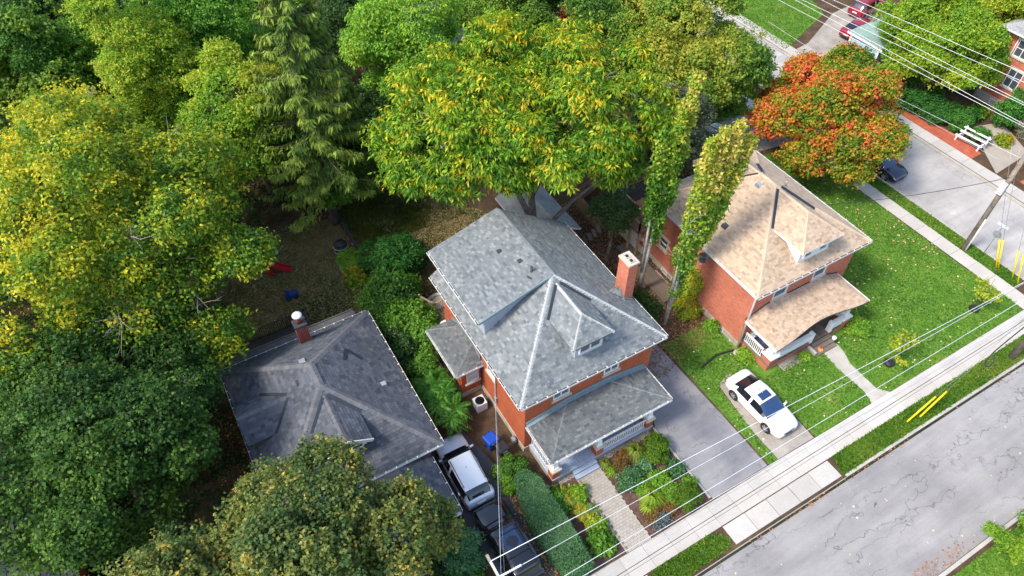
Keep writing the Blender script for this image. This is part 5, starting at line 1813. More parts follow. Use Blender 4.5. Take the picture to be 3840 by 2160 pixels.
# ------------------------------------------------------------------ garage and brick house across the side street
gr_ = thing('garage', 'light blue garage with flat green-grey roof beside two red cars', 'garage', (66, 38.2, 0))
MB().box((62.0, 36.4, 0), (70, 39.95, 2.36)).build('wall', M['sky_blue_wall'], gr_)
sg = Shingles('sh_green', 'sh_green', 0.17, 1.2)
roof('roof', [[Vector((61.7, 36.1, 2.5)), Vector((70.4, 36.1, 3.0)), Vector((70.4, 40.2, 3.0)), Vector((61.7, 40.2, 2.5))]], gr_, sg, thick=0.16)
sg.done()
MB().box((61.68, 36.0, 2.3), (61.76, 40.3, 2.5)).build('fascia', M['white'], gr_)
for y in (36.4, 39.75):
    MB().box((61.9, y, 0), (61.995, y + 0.22, 2.3)).build('corner_board', M['white'], gr_)
MB().box((61.96, 37.0, 0.02), (62.0, 39.3, 2.1)).build('garage_door', M['sky_blue_wall'], gr_)

hb = thing('corner_brick_house', 'red brick house with white windows cut by the right edge of the photo', 'house', (70, 24, 0))
brick_wall(hb, (66.9, 28.6, 0), -YU, -XU, 11.0, 0.9, 6.95, 'brick_pink', [(1.2, 2.5, 4.9, 6.4), (1.7, 3.0, 2.2, 3.9), (5.5, 6.8, 4.9, 6.4), (5.5, 6.8, 2.2, 3.9)], bl=0.3, bh=0.1)
MB().box((66.85, 17.6, -.1), (67.2, 28.65, 0.9)).build('foundation', M['concrete'], hb)
MB().box((67.1, 17.6, 0), (76, 28.6, 6.95)).build('wall', M['brick_pink'], hb)
for y, z0, z1 in ((26.75, 4.9, 6.4), (26.25, 2.2, 3.9), (22.45, 4.9, 6.4), (22.45, 2.2, 3.9)):
    window(hb, (66.9, y, 0), -YU, -XU, 1.3, z0, z1, lintel=True, split=2)
window(hb, (66.85, 26.7, 0), -YU, -XU, 0.8, 0.15, 0.7, sill=False, mull=False)
sb = Shingles('sh_shed', 'sh_cap', 0.2, 1.4, 60)
roof('roof', [[Vector((66.35, 17.2, 7.0)), Vector((66.35, 29.2, 7.0)), Vector((71.4, 24.2, 9.6)), Vector((71.4, 22.2, 9.6))], [Vector((66.35, 29.2, 7.0)), Vector((76.5, 29.2, 7.0)), Vector((71.4, 24.2, 9.6))], [Vector((66.35, 17.2, 7.0)), Vector((71.4, 22.2, 9.6)), Vector((76.5, 17.2, 7.0))]], hb, sb)
sb.done()
gutter(hb, (66.35, 29.2, 7.0), (66.35, 17.2, 7.0), -XU, 0.14, False)
MB().tube([(66.8, 28.45, 6.9), (66.8, 28.45, 0.2)], 0.07, 6).build('downspout', M['white'], hb, True)
MB().tube([(66.8, 27.5, 6.9), (66.8, 27.5, 3.0)], 0.05, 6).build('conduit', M['white'], hb, True)
MB().box((66.7, 27.3, 2.2), (66.9, 27.65, 2.9)).build('electric_meter', M['grey_metal'], hb)

# ------------------------------------------------------------------ cars
SPEC = dict(
    sedan=dict(L=4.75, wheel=2.76, r=0.33, st=[
        (-2.38, .70, .62, .60, .70, .32), (-2.30, .80, .82, .66, .93, .26), (-2.1, .87, .90, .72, 1.01, .22), (-1.72, .90, .92, .70, 1.05, .2),
        (-1.0, .91, .93, .66, 1.38, .2), (-.35, .915, .92, .69, 1.46, .2), (.35, .915, .90, .675, 1.42, .2), (1.18, .90, .88, .76, .98, .2),
        (1.75, .885, .82, .68, .92, .2), (2.15, .84, .72, .64, .80, .22), (2.33, .74, .60, .56, .66, .26), (2.38, .66, .5, .5, .55, .32)],
        rear=(3, 4), wind=(6, 7), side=(3.55, 6.75), pillars=(4.95, 5.15)),
    suv=dict(L=4.62, wheel=2.7, r=0.36, st=[
        (-2.31, .74, .72, .62, .80, .36), (-2.25, .84, .95, .66, 1.08, .3), (-2.12, .88, 1.03, .66, 1.16, .27), (-1.72, .91, 1.04, .69, 1.60, .26),
        (-1.0, .925, 1.03, .72, 1.67, .25), (-.3, .93, 1.02, .73, 1.69, .25), (.45, .93, 1.0, .71, 1.63, .25), (1.15, .915, .98, .70, 1.12, .25),
        (1.7, .90, .94, .68, 1.05, .25), (2.1, .85, .84, .64, .93, .26), (2.27, .76, .70, .58, .77, .3), (2.31, .68, .58, .5, .63, .36)],
        rear=(2, 3), wind=(6, 7), side=(2.7, 6.7), pillars=(4.2, 4.35, 5.3, 5.45)),
    big=dict(L=4.95, wheel=2.85, r=0.38, st=[
        (-2.47, .78, .75, .66, .85, .38), (-2.41, .88, 1.0, .72, 1.12, .32), (-2.28, .92, 1.08, .70, 1.22, .29), (-2.0, .94, 1.09, .75, 1.66, .28),
        (-1.2, .955, 1.08, .78, 1.75, .27), (-.3, .96, 1.07, .78, 1.77, .27), (.5, .96, 1.05, .76, 1.70, .27), (1.2, .945, 1.03, .76, 1.18, .27),
        (1.8, .93, 1.0, .74, 1.11, .27), (2.25, .89, .9, .70, 1.0, .28), (2.43, .8, .74, .62, .82, .32), (2.47, .72, .6, .55, .66, .38)],
        rear=(2, 3), wind=(6, 7), side=(2.7, 6.7), pillars=(4.1, 4.25, 5.2, 5.38)))


def make_car(name, label, cat, kind, paint, loc, heading, glass='glass_dark', wind='glass_dark', extras=(), group=None):
    """body lofted through stations; glass areas, doors and lamps are separate pieces of the same skin"""
    S = SPEC[kind]
    st = S['st']
    SUB = 4
    rows = []
    n = len(st)
    for i in range(n - 1):
        p0, p1, p2, p3 = st[max(i - 1, 0)], st[i], st[i + 1], st[min(i + 2, n - 1)]
        for k in range(SUB):
            t = k / SUB
            row = []
            for c in range(6):
                a, b_, c_, d = p0[c], p1[c], p2[c], p3[c]
                m1, m2 = (c_ - a) * 0.5, (d - b_) * 0.5
                lim = abs(c_ - b_) * 1.2
                m1 = max(-lim, min(lim, m1)); m2 = max(-lim, min(lim, m2))
                row.append((2 * t**3 - 3 * t**2 + 1) * b_ + (t**3 - 2 * t**2 + t) * m1 + (-2 * t**3 + 3 * t**2) * c_ + (t**3 - t**2) * m2)
            rows.append((i + t, row))
    rows.append((n - 1.0, list(st[-1])))

    def ring(r):
        x, wb, zb, wr, zt, z0 = r
        hgt = max(zt - zb, 0.02)
        half = [(0, zt), (.55 * wr, zt - .012), (.9 * wr, zt - .03), (wr + .015, zt - min(.085, hgt * .5)), (wr + (wb - wr) * .93, zb + min(.03, hgt * .3)), (wb, zb - .05),
                (wb + .012, (zb * .55 + z0 * .45)), (wb - .005, z0 + .08), (wb - .07, z0), (0, z0)]
        return x, half
    tr = thing(name, label, cat, loc, group or 'parked cars', heading)
    rings = [ring(r) for _, r in rows]
    NP_ = 10
    parts = {}

    def pt(i, j, s):
        x, h = rings[i]
        return (x, h[j][0] * s, h[j][1])

    def classify(u, j):
        if S['wind'][0] <= u < S['wind'][1] and j < 3: return 'windscreen' if j < 2 or True else 'body'
        if S['rear'][0] <= u < S['rear'][1] and j < 3: return 'rear_window'
        if j == 3 and S['side'][0] <= u < S['side'][1]:
            pl = S['pillars']
            for a, b_ in zip(pl[::2], pl[1::2]):
                if a <= u < b_: return 'body'
            return 'side'
        if j in (5, 6) and S['side'][0] + .5 <= u < S['side'][1] - .1:
            return 'door'
        return 'body'
    for i in range(len(rings) - 1):
        u = rows[i][0] + 0.5 / SUB
        for s in (1, -1):
            for j in range(NP_ - 1):
                key = classify(u, j)
                if key in ('side', 'door'): key = (key, s, 0 if u < (S['pillars'][-2] if key == 'side' else (S['side'][0] + S['side'][1]) / 2 + .2) else 1)
                else: key = (key, 0, 0)
                q = [pt(i, j, s), pt(i + 1, j, s), pt(i + 1, j + 1, s), pt(i, j + 1, s)]
                if s > 0: q = q[::-1]
                q2 = []
                for p in q:
                    if p not in q2: q2.append(p)
                if len(q2) > 2:
                    parts.setdefault(key, []).append(q2)
    for i in (0, len(rings) - 1):
        loop = [pt(i, j, 1) for j in range(NP_)] + [pt(i, j, -1) for j in range(NP_ - 2, 0, -1)]
        parts[('body', 0, 0)].append(loop if i else loop[::-1])

    def weld(polys):
        b = MB()
        ix = {}
        for q in polys:
            f = []
            for p in q:
                k = (round(p[0], 4), round(p[1], 4), round(p[2], 4))
                if k not in ix:
                    ix[k] = len(b.v)
                    b.v.append(k)
                f.append(ix[k])
            if len(set(f)) > 2:
                b.f.append(tuple(f))
        return b
    body = weld(parts[('body', 0, 0)]).build('body', M[paint], tr, True, True)
    NM = {'windscreen': ('windscreen', wind), 'rear_window': ('rear_window', glass), 'side': ('side_window', glass), 'door': ('door', paint)}
    hz = .8 * rings[len(rings) // 2][1][5][1] + .1
    wmax = max(r[1][6][0] for r in rings)
    for key, polys in parts.items():
        if key[0] == 'body': continue
        nm, m = NM[key[0]]
        o = weld(polys).build(nm, M[m], tr, True, True)
        if key[0] == 'door':
            xs = [p[0] for q in polys for p in q]
            hx = min(xs) + .12
            MB().box((hx, key[1] * (wmax - .005) - .015, hz), (hx + .2, key[1] * (wmax - .005) + .025 * key[1] + .015, hz + .035)).build('handle', M['chrome' if paint != 'paint_black' else 'dark_metal'], o, local=True)
    Lh = S['L'] / 2
    # wheels
    wr = S['r']
    for sx in (-1, 1):
        for sy in (-1, 1):
            cx = sx * S['wheel'] / 2 + (-0.02 if kind != 'sedan' else 0.0)
            a = MB()
            ring_ = []
            y0, y1 = sy * (wmax - .26), sy * (wmax + .015)
            a.tube([(cx, y0, wr), (cx, sy * (wmax + .004), wr)], wr + .055, 20)
            ar = a.build('wheel_arch', M['black_plastic'], tr, True, True)
            ty = MB().tube([(cx, y0, wr), (cx, y0 + sy * .02, wr), (cx, y1 - sy * .02, wr), (cx, y1 + sy * .005, wr)], [wr - .03, wr, wr, wr - .035], 22).build('wheel', M['rubber'], tr, True, True)
            MB().tube([(cx, y1 - sy * .03, wr), (cx, y1 + sy * .012, wr)], [wr * .66, wr * .62], 18).build('rim_dish', M['dark_metal'], ty, True, True)
            rm = MB()
            for k in range(6):
                an = k * math.pi / 3
                d = Vector((math.cos(an), 0, math.sin(an)))
                c0 = Vector((cx, y1 + sy * .015, wr))
                rm.bar(c0 + d * .02, c0 + d * wr * .66, .065, .02, up=YU)
            rm.tube([(cx, y1, wr), (cx, y1 + sy * .03, wr)], .05, 10)
            rm.build('rim', M['rim'], ty, local=True)
    # lamps, plates, mirrors, bumper trim
    zf = rings[-5][1][5][1]
    zr = rings[5][1][5][1]
    for s in (-1, 1):
        def skin(i, j, lift=.012):
            x, h = rings[i]
            return Vector((x, h[j][0] * s, h[j][1]))
        a, b_ = len(rings) - 9, len(rings) - 4
        hl_ = MB()
        for i in range(a, b_):
            q = [skin(i, 4), skin(i + 1, 4), skin(i + 1, 5) * 1.0, skin(i, 5)]
            q = [p + Vector((.012, s * .012, .008)) for p in q]
            hl_.quad(*(q if s < 0 else q[::-1]))
        hl_.build('headlight', M['lamp_lens'], tr, True, True)
        tl = MB()
        lo, hi = (1, 6) if kind == 'sedan' else (2, 9)
        for i in range(lo, hi):
            for j in ((5,) if kind == 'sedan' else (4, 5)):
                q = [skin(i, j), skin(i + 1, j), skin(i + 1, j + 1), skin(i, j + 1)]
                q[2], q[3] = q[1].lerp(q[2], .55), q[0].lerp(q[3], .55)
                q = [p + Vector((-.012, s * .012, .0)) for p in q]
                tl.quad(*(q if s < 0 else q[::-1]))
        tl.build('tail_light', M['red_lens'], tr, True, True)
        mx = st[7][0] - .22
        zb_ = st[7][2]
        MB().hexa([(mx - .08, s * (wmax - .06), zb_ + .02), (mx + .06, s * (wmax - .06), zb_ + .02), (mx + .05, s * (wmax + .17), zb_ + .03), (mx - .06, s * (wmax + .17), zb_ + .03)][::s],
                  [(mx - .07, s * (wmax - .06), zb_ + .1), (mx + .05, s * (wmax - .06), zb_ + .1), (mx + .03, s * (wmax + .16), zb_ + .17), (mx - .05, s * (wmax + .16), zb_ + .17)][::s]).build('wing_mirror', M[paint], tr, True, True)
    MB().box((-Lh - .03, -.26, st[0][2] - .06), (-Lh + .06, .26, st[0][2] + .06)).build('number_plate', M['plate'], tr, local=True)
    MB().box((Lh - .05, -.26, .36), (Lh + .02, .26, .48)).build('front_plate', M['bell_blue'], tr, local=True)
    MB().box((Lh - .06, -.42, .52), (Lh + .008, .42, .6)).build('grille', M['dark_metal'], tr, local=True)
    MB().box((-Lh - .015, -.7, .3), (-Lh + .1, .7, .42)).build('lower_bumper', M['black_plastic'], tr, local=True)
    zr_ = st[5][4]
    if 'sunroof' in extras:
        MB().hexa([(-.25, -.4, zr_ - .03), (.25, -.4, zr_ - .04), (.25, .4, zr_ - .04), (-.25, .4, zr_ - .03)], [(-.25, -.4, zr_ + .0), (.22, -.38, zr_ - .012), (.22, .38, zr_ - .012), (-.25, .4, zr_ + .0)]).build('sunroof', M['glass_blue'], tr, local=True)
    if 'rails' in extras:
        for s in (-1, 1):
            MB().tube([(-1.5, s * .66, zr_ - .06), (-1.45, s * .66, zr_ - .0), (.3, s * .66, zr_ + .0), (.36, s * .66, zr_ - .07)], .022, 6).build('roof_rail', M['dark_metal'], tr, True, True)
    if 'bars' in extras:
        for x in (-1.2, 0.1):
            MB().tube([(x, -.66, zr_ + .05), (x, .66, zr_ + .05)], .025, 6).build('cross_bar', M['dark_metal'], tr, True, True)
    if 'pano' in extras:
        MB().hexa([(-.9, -.45, zr_ - .05), (.3, -.45, zr_ - .05), (.3, .45, zr_ - .05), (-.9, .45, zr_ - .05)], [(-.9, -.45, zr_ - .008), (.3, -.45, zr_ - .01), (.3, .45, zr_ - .01), (-.9, .45, zr_ - .008)]).build('glass_roof', M['glass_blue'], tr, local=True)
    MB().hexa([(-.5, -.02, zr_ - .02), (-.3, -.02, zr_ - .02), (-.3, .02, zr_ - .02), (-.5, .02, zr_ - .02)], [(-.5, -.006, zr_ + .05), (-.42, -.01, zr_ + .01), (-.42, .01, zr_ + .01), (-.5, .006, zr_ + .05)]).build('aerial', M['dark_metal'], tr, local=True)
    return tr


M['paint_white'] = m_paint('white_car_paint', (0.82, 0.82, 0.84))
M['paint_silver'] = m_paint('silver_white_car_paint', (0.62, 0.68, 0.74), 0.28)
M['paint_black'] = m_paint('black_car_paint', (0.008, 0.009, 0.012), 0.15)
M['paint_grey'] = m_paint('grey_green_car_paint', (0.3, 0.33, 0.32), 0.3, metal=0.3)
M['paint_pale'] = m_paint('pale_silver_car_paint', (0.55, 0.6, 0.63), 0.25, metal=0.2)
M['paint_red'] = m_paint('dark_red_car_paint', (0.26, 0.012, 0.028), 0.25)
M['paint_navy'] = m_paint('dark_navy_car_paint', (0.012, 0.018, 0.045), 0.2)

D_ = -math.pi / 2
make_car('parked_car', 'white sedan with blue-tinted sunroof on the gravel strip in front of the tan-roofed house', 'car', 'sedan', 'paint_white', (25.42, 13.08, 0.02), D_ + 0.03, 'glass_dark', 'glass_blue', ('sunroof',))
make_car('parked_car', 'silver-white crossover with black roof rails between the two houses on the left driveway', 'car', 'suv', 'paint_silver', (7.36, 18.28, 0.02), -D_ - 0.02, 'glass_dark', 'glass_dark', ('rails',))
make_car('parked_car', 'black vehicle with cross bars and dark glass roof at the bottom of the left driveway', 'car', 'big', 'paint_black', (7.45, 13.3, 0.02), -D_, 'glass_dark', 'glass_dark', ('bars', 'pano', 'rails'))
make_car('parked_car', 'silver-grey sedan parked at the kerb of the side street above the orange maple', 'car', 'sedan', 'paint_pale', (50.55, 40.5, -0.1), D_, 'glass_dark', 'glass_blue')
make_car('parked_car', 'dark navy car almost hidden below the orange maple', 'car', 'sedan', 'paint_navy', (50.75, 25.9, -0.1), D_, 'glass_dark', 'glass_blue')
make_car('parked_car', 'dark red sedan on the driveway nearest the light blue garage', 'car', 'sedan', 'paint_red', (66.4, 42.2, 0.02), 0.12)
make_car('parked_car', 'dark red minivan cut by the top edge of the photo', 'car', 'suv', 'paint_red', (70.6, 45.0, 0.02), 0.15)
make_car('parked_car', 'navy blue car in shade below the maples behind the poplars', 'car', 'sedan', 'paint_navy', (42.2, 41.6, 0.02), 0.35)
make_car('parked_car', 'black car glimpsed between the two poplars', 'car', 'sedan', 'paint_black', (40.4, 35.6, 0.02), 0.2)

# ------------------------------------------------------------------ wheelie bins
def bin_(name, label, m, loc, rz, h, w):
    t = thing(name, label, 'bin', loc, 'wheelie bins' if name == 'wheelie_bin' else 'blue bins by the garage', rz)
    q = w / 2
    MB().hexa([(-q * .75, -q * .75, 0.08), (q * .75, -q * .75, 0.08), (q * .75, q * .75, 0.08), (-q * .75, q * .75, 0.08)], [(-q, -q, h), (q, -q, h), (q, q, h), (-q, q, h)]).build('body', M[m], t, local=True)
    l = MB().hexa([(-q - .03, -q - .04, h), (q + .03, -q - .04, h), (q + .03, q + .04, h), (-q - .03, q + .04, h)], [(-q * .85, -q * .85, h + .07), (q * .85, -q * .85, h + .07), (q * .85, q * .85, h + .07), (-q * .85, q * .85, h + .07)]).build('lid', M[m], t, local=True)
    MB().tube([(-q * .8, q + .07, h - .03), (q * .8, q + .07, h - .03)], .02, 6).build('handle', M['black_plastic'], t, local=True)
    MB().box((-q * .5, -q - .008, h - .3), (q * .5, -q + .02, h - .18)).build('label_plate', M['plate'], t, local=True)
    for s in (-1, 1):
        MB().tube([(s * q * .8, q * .8, .1), (s * q * .95, q * .8, .1)], .1, 10).build('wheel', M['rubber'], t, True, True)
    return t


bin_('wheelie_bin', 'blue recycling bin with closed lid beside the red brick wall', 'blue_bin', (9.62, 19.1, 0), 0.15, 1.05, 0.68)
bin_('wheelie_bin', 'black wheelie bin standing in front of the blue bin', 'black_plastic', (9.95, 18.3, 0), 0.1, 0.98, 0.62)
bin_('recycling_box', 'bright blue bin behind the hedge by the light blue garage', 'blue_bin', (62.0, 34.6, 0), 0.3, 0.9, 0.8)
bin_('recycling_box', 'smaller blue bin nearest the tall green hedge', 'blue_bin', (60.9, 33.3, 0), 0.1, 0.7, 0.6)
tp = thing('plant_pot', 'terracotta coloured round pot at the garage corner', 'pot', (61.6, 36.0, 0))
MB().lathe((61.4, 35.9, 0), [(0.25, 0), (0.42, 0.5), (0.48, 0.55), (0.4, 0.6), (0.36, 0.56)], 14).build('bowl', M['terracotta'], tp, True)
MB().lathe((61.4, 35.9, 0), [(0.36, 0.55), (0.35, 0.56)], 14).build('soil', M['soil'], tp)

# air conditioner
ac = thing('air_conditioner', 'pale grey air conditioner unit with dark round fan by the foundation', 'air conditioner', (10.35, 21.85, 0))
MB().prism([(10.0, 21.5), (10.7, 21.5), (10.7, 22.2), (10.0, 22.2)], 0.05, 0.78).build('cabinet', M['gutter'], ac)
MB().lathe((10.35, 21.85, 0.78), [(0.3, 0.0), (0.3, 0.012), (0.02, 0.02)], 20).build('fan_opening', M['black_plastic'], ac)
for k in range(5):
    MB().lathe((10.35, 21.85, 0.8), [(0.06 + k * .055, 0), (0.06 + k * .055, .008), (.052 + k * .055, .008), (.052 + k * .055, 0)], 18).build('grille_ring', M['dark_metal'], ac)

# composter, ball, slide, stones in the back yard
cb = thing('compost_bin', 'black round barrel composter on bare earth in the left back yard', 'compost bin', (7.84, 39.05, 0))
MB().lathe((7.84, 39.05, 0), [(0.42, 0), (0.52, 0.1), (0.55, 0.4), (0.52, 0.8), (0.45, 0.86)], 18).build('body', M['black_plastic'], cb, True)
MB().lathe((7.84, 39.05, 0.86), [(0.46, 0), (0.4, 0.1), (0.15, 0.17), (0.12, 0.26), (0.05, 0.27)], 18).build('lid', M['black_plastic'], cb, True)
for z in (0.25, 0.62):
    MB().lathe((7.84, 39.05, z), [(0.545, 0), (0.57, 0.02), (0.57, 0.06), (0.54, 0.08)], 18).build('band', M['grey_metal'], cb, True)
bo = MB().lathe((3.5, 41.3, 0.16), [(0.16 * math.cos(a), 0.16 * math.sin(a)) for a in np.linspace(-1.5, 1.5, 9)], 12).build('ball', M['white'], None, True)
tag(bo, 'white ball lying on the dry grass left of the composter', 'ball')
ts = thing('toy_slide', 'small dark red plastic toy slide at the edge of the yellow tree', 'slide', (3.2, 39.3, 0))
sl = MB()
for i in range(6):
    f0, f1 = i / 6, (i + 1) / 6
    zf_ = lambda f: 0.12 + 0.85 * (1 - f) ** 1.3
    a, b = Vector((2.6 + 1.35 * f0, 39.6 - 0.55 * f0, zf_(f0))), Vector((2.6 + 1.35 * f1, 39.6 - .55 * f1, zf_(f1)))
    sl.bar(a, b, 0.5, 0.04)
chute = sl.build('chute', M['red_plastic'], ts)
for s in (-1, 1):
    sd_ = MB()
    for i in range(6):
        f0, f1 = i / 6, (i + 1) / 6
        o_ = Vector((.1, .23, 0)) * s
        a, b = Vector((2.6 + 1.35 * f0, 39.6 - 0.55 * f0, zf_(f0) + .08)) + o_, Vector((2.6 + 1.35 * f1, 39.6 - .55 * f1, zf_(f1) + .08)) + o_
        sd_.bar(a, b, 0.05, 0.16)
    sd_.build('side_wall', M['red_plastic'], ts)
MB().hexa([(2.3, 39.4, 0), (2.7, 39.3, 0), (2.8, 39.75, 0), (2.4, 39.85, 0)], [(2.45, 39.45, 0.95), (2.65, 39.4, 0.95), (2.72, 39.7, 0.95), (2.52, 39.75, 0.95)]).build('ladder', M['red_plastic'], ts)
tt = thing('toy_car', 'dark blue toy ride-on car half hidden by the yellow tree', 'toy', (3.2, 36.6, 0))
MB().hexa([(2.7, 36.3, .12), (3.6, 36.3, .12), (3.6, 36.9, .12), (2.7, 36.9, .12)], [(2.75, 36.35, .45), (3.5, 36.35, .4), (3.5, 36.85, .4), (2.75, 36.85, .45)]).build('body', M['blue_plastic'], tt)
MB().hexa([(2.72, 36.35, .45), (2.95, 36.35, .45), (2.95, 36.85, .45), (2.72, 36.85, .45)], [(2.72, 36.4, .75), (2.8, 36.4, .75), (2.8, 36.8, .75), (2.72, 36.8, .75)]).build('seat', M['blue_plastic'], tt)
for x in (2.85, 3.4):
    for y in (36.28, 36.92):
        MB().tube([(x, y - .04, .14), (x, y + .04, .14)], .14, 10).build('wheel', M['rubber'], tt, True)


def stone(name, label, c, s, m='rock', cat='stone'):
    r = random.Random(int(c[0] * 100))
    b = MB().lathe((c[0], c[1], 0), [(s * .9, 0), (s, s * .25), (s * .75, s * .6), (s * .3, s * .75)], 8)
    b.v = [(x + r.uniform(-.12, .12) * s, y + r.uniform(-.12, .12) * s, z + r.uniform(-.05, .1) * s) for x, y, z in b.v]
    return tag(b.build(name, M[m], None, True), label, cat, 'boulders' if name == 'boulder' else None)


stone('boulder', 'rounded grey boulder in the weeds below the composter', (7.9, 37.85), 0.3)
stone('boulder', 'pale stone beside the downspout of the salmon brick corner', (27.3, 16.3), 0.22, 'stone')
stone('splash_block', 'small pale block below the salmon brick corner', (27.1, 17.0), 0.25, 'concrete')
stone('boulder', 'pale block against the left brick pier of the grey porch', (11.1, 15.1), 0.22, 'concrete')
ew = thing('garden_edging', 'dark timber edging separating the two back yards', 'edging', (9, 40, 0))
for k in range(8):
    y = 36.9 + k * .72
    MB().bar((9.0, y, .1), (8.99, y + .68, .1), 0.16, 0.3).build('timber', M['wood_dark'], ew)
ew = thing('garden_edging', 'curved pale edging of the weedy bed beside the back yard grass', 'edging', (7.4, 36.6, 0))
for k in range(8):
    y = 35.6 + k * .4
    MB().bar((7.35 - .25 * math.sin(k * .4), y, .04), (7.35 - .25 * math.sin((k + 1) * .4), y + .38, .04), 0.1, 0.12).build('edge_stone', M['rock'], ew)


# fences
def board_fence(name, label, a, b, h, m, step=0.15, z=0.0):
    a, b = Vector((*a, z)), Vector((*b, z))
    t = thing(name, label, 'fence', a, 'board fences')
    L = (b - a).length
    d = (b - a).normalized()
    for zz in (0.3, h - 0.3):
        MB().bar(a + ZU * zz, b + ZU * zz, 0.05, 0.09).build('rail', M[m], t)
    ang = math.atan2(d.y, d.x)
    me = MB().box((-step * .43, -.012, 0), (step * .43, .012, h)).mesh('fence_board', M[m])
    n = int(L / step)
    for k in range(n):
        mw = Matrix.Translation(a + d * (k + .5) * L / n + Vector((-d.y, d.x, 0)) * .04) @ Matrix.Rotation(ang, 4, 'Z')
        inst('fence_board', me, t, mw)
    for k in range(int(L / 2.4) + 1):
        p = a + d * min(L, k * 2.4)
        MB().box((p.x - .05, p.y - .05, z), (p.x + .05, p.y + .05, z + h + .08)).build('fence_post', M[m], t)
    return t


board_fence('board_fence', 'tan vertical board fence behind the raised deck', (25.9, 34.6), (25.6, 30.6), 1.5, 'wood', 0.2)
board_fence('board_fence', 'tan board fence turning away behind the walnut branch', (25.9, 34.7), (29.5, 35.6), 1.5, 'wood', 0.2)
board_fence('board_fence', 'dark board fence between the slate roof and the side wing', (6.9, 27.9), (9.6, 27.0), 1.5, 'wood_dark', 0.16)
board_fence('board_fence', 'dark board fence below the eave of the side wing', (9.35, 27.0), (9.25, 23.4), 1.4, 'wood_dark', 0.16)
board_fence('board_fence', 'dark brown fence left of the brick house by the right edge', (62.5, 31.5), (66.5, 31.0), 1.8, 'wood_grey', 0.2)
board_fence('board_fence', 'dark fence under the foreground maple by the side yard', (-5.0, 17.0), (-4.5, 21.5), 1.2, 'wood_grey', 0.3)

# ------------------------------------------------------------------ poles, wires, signs, guards
up_ = thing('utility_pole', 'weathered timber utility pole with white cable guard beside the side street', 'utility pole', (48.59, 15.79, 0), 'utility poles')
MB().tube([(48.59, 15.79, -.2), (48.6, 15.82, 12.5)], [0.2, 0.14], 14).build('pole', M['pole_wood'], up_, True)
MB().tube([(48.48, 15.58, 0), (48.5, 15.6, 3.2)], 0.06, 8).build('cable_guard', M['white'], up_, True)
MB().box((48.2, 15.62, 5.6), (48.42, 15.98, 6.5)).build('junction_box', M['white'], up_)
MB().bar((47.2, 15.8, 11.3), (50.0, 15.8, 11.3), 0.1, 0.13).build('crossarm', M['pole_wood'], up_)
for k, (x, z) in enumerate(((48.6, 10.45), (48.6, 10.65))):
    MB().lathe((x, 15.6, z - .05), [(.05, 0), (.08, .05), (.04, .1)], 8).build('insulator', M['white'], up_, True)

p2 = thing('utility_pole', 'leaning pale utility pole at the right edge on the front verge', 'utility pole', (42.6, 7.6, 0), 'utility poles')
MB().tube([(42.6, 7.6, -.2), (42.7, 7.6, 13)], [0.21, 0.14], 14).build('pole', M['pole_wood'], p2, True)
MB().bar((42.7, 6.4, 12), (42.7, 8.8, 12), 0.1, 0.13).build('crossarm', M['pole_wood'], p2)
p3 = thing('utility_pole', 'utility pole below the bottom edge with white strain insulators', 'utility pole', (4.3, 7.4, 0), 'utility poles')
MB().tube([(4.3, 7.4, -.2), (4.3, 7.4, 12.9)], [0.21, 0.14], 14).build('pole', M['pole_wood'], p3, True)
MB().bar((4.3, 6.2, 11.95), (4.3, 9.3, 11.95), 0.1, 0.13).build('crossarm', M['pole_wood'], p3)


def insul(p, d, L):
    p, d = Vector(p), Vector(d).normalized()
    prof = []
    n = 10
    pts, rad = [], []
    for i in range(n * 2 + 1):
        pts.append(p + d * L * i / (n * 2))
        rad.append(0.055 if i % 2 else 0.03)
    return MB().tube(pts, rad, 8).build('insulator', M['white'], p3, True)


insul((4.3, 9.0, 12.05), (0, -1, -.05), 0.7)
insul((4.35, 8.35, 12.0), (1, 0, -.08), 0.9)


def wire(name, label, pts, r, m, sag=0.0, n=14, cat='overhead wire', group=None):
    group = group or {'overhead_wire': 'overhead wires', 'service_cable': 'service cables', 'drain_hose': 'drain hoses'}.get(name)
    P = [Vector(p) for p in pts]
    out = []
    for i in range(len(P) - 1):
        for k in range(n):
            f = k / n
            p = P[i].lerp(P[i + 1], f)
            p.z -= sag * 4 * f * (1 - f)
            out.append(p)
    out.append(P[-1])
    r = r * (0.62 if name == 'overhead_wire' else 1.0)
    return tag(MB().tube(out, r, 5).build(name, M[m], None, True), label, cat, group)


def pass_wire(a, b, xe0, xe1):
    """line through two fixed points, carried on to the poles at xe0 and xe1"""
    a, b = Vector(a), Vector(b)
    f = lambda x: a + (b - a) * ((x - a.x) / (b.x - a.x))
    return [f(xe0), f(xe1)]


FWIRE = [('topmost pale overhead wire of the front street, farthest from the road', (3.0, 9.0, 12.2), (25.9, 8.18, 12.0), .022, 'alu'),
         ('second pale overhead wire just below the topmost one', (4.4, 8.4, 11.8), (26.2, 8.08, 11.6), .016, 'alu'),
         ('third pale wire crossing the sedan bonnet and gravel strip', (6.5, 7.4, 11.25), (29.3, 7.4, 11.1), .02, 'alu'),
         ('fourth pale wire over the far edge of the front pavement', (7.5, 7.4, 9.9), (29.9, 7.2, 9.75), .022, 'alu'),
         ('thin grey wire close beside the fourth pale wire', (8.0, 7.4, 9.4), (28.2, 7.15, 9.25), .012, 'grey_metal')]
for l, a, b, r_, m in FWIRE:
    wire('overhead_wire', l, pass_wire(a, b, 4.3, 42.7), r_, m, 0.12)
wire('overhead_wire', 'pale blue twisted cable hanging above the front pavement', [(4.3, 7.4, 8.1), (42.6, 7.5, 8.1)], .018, 'pale_cable', 0.1)
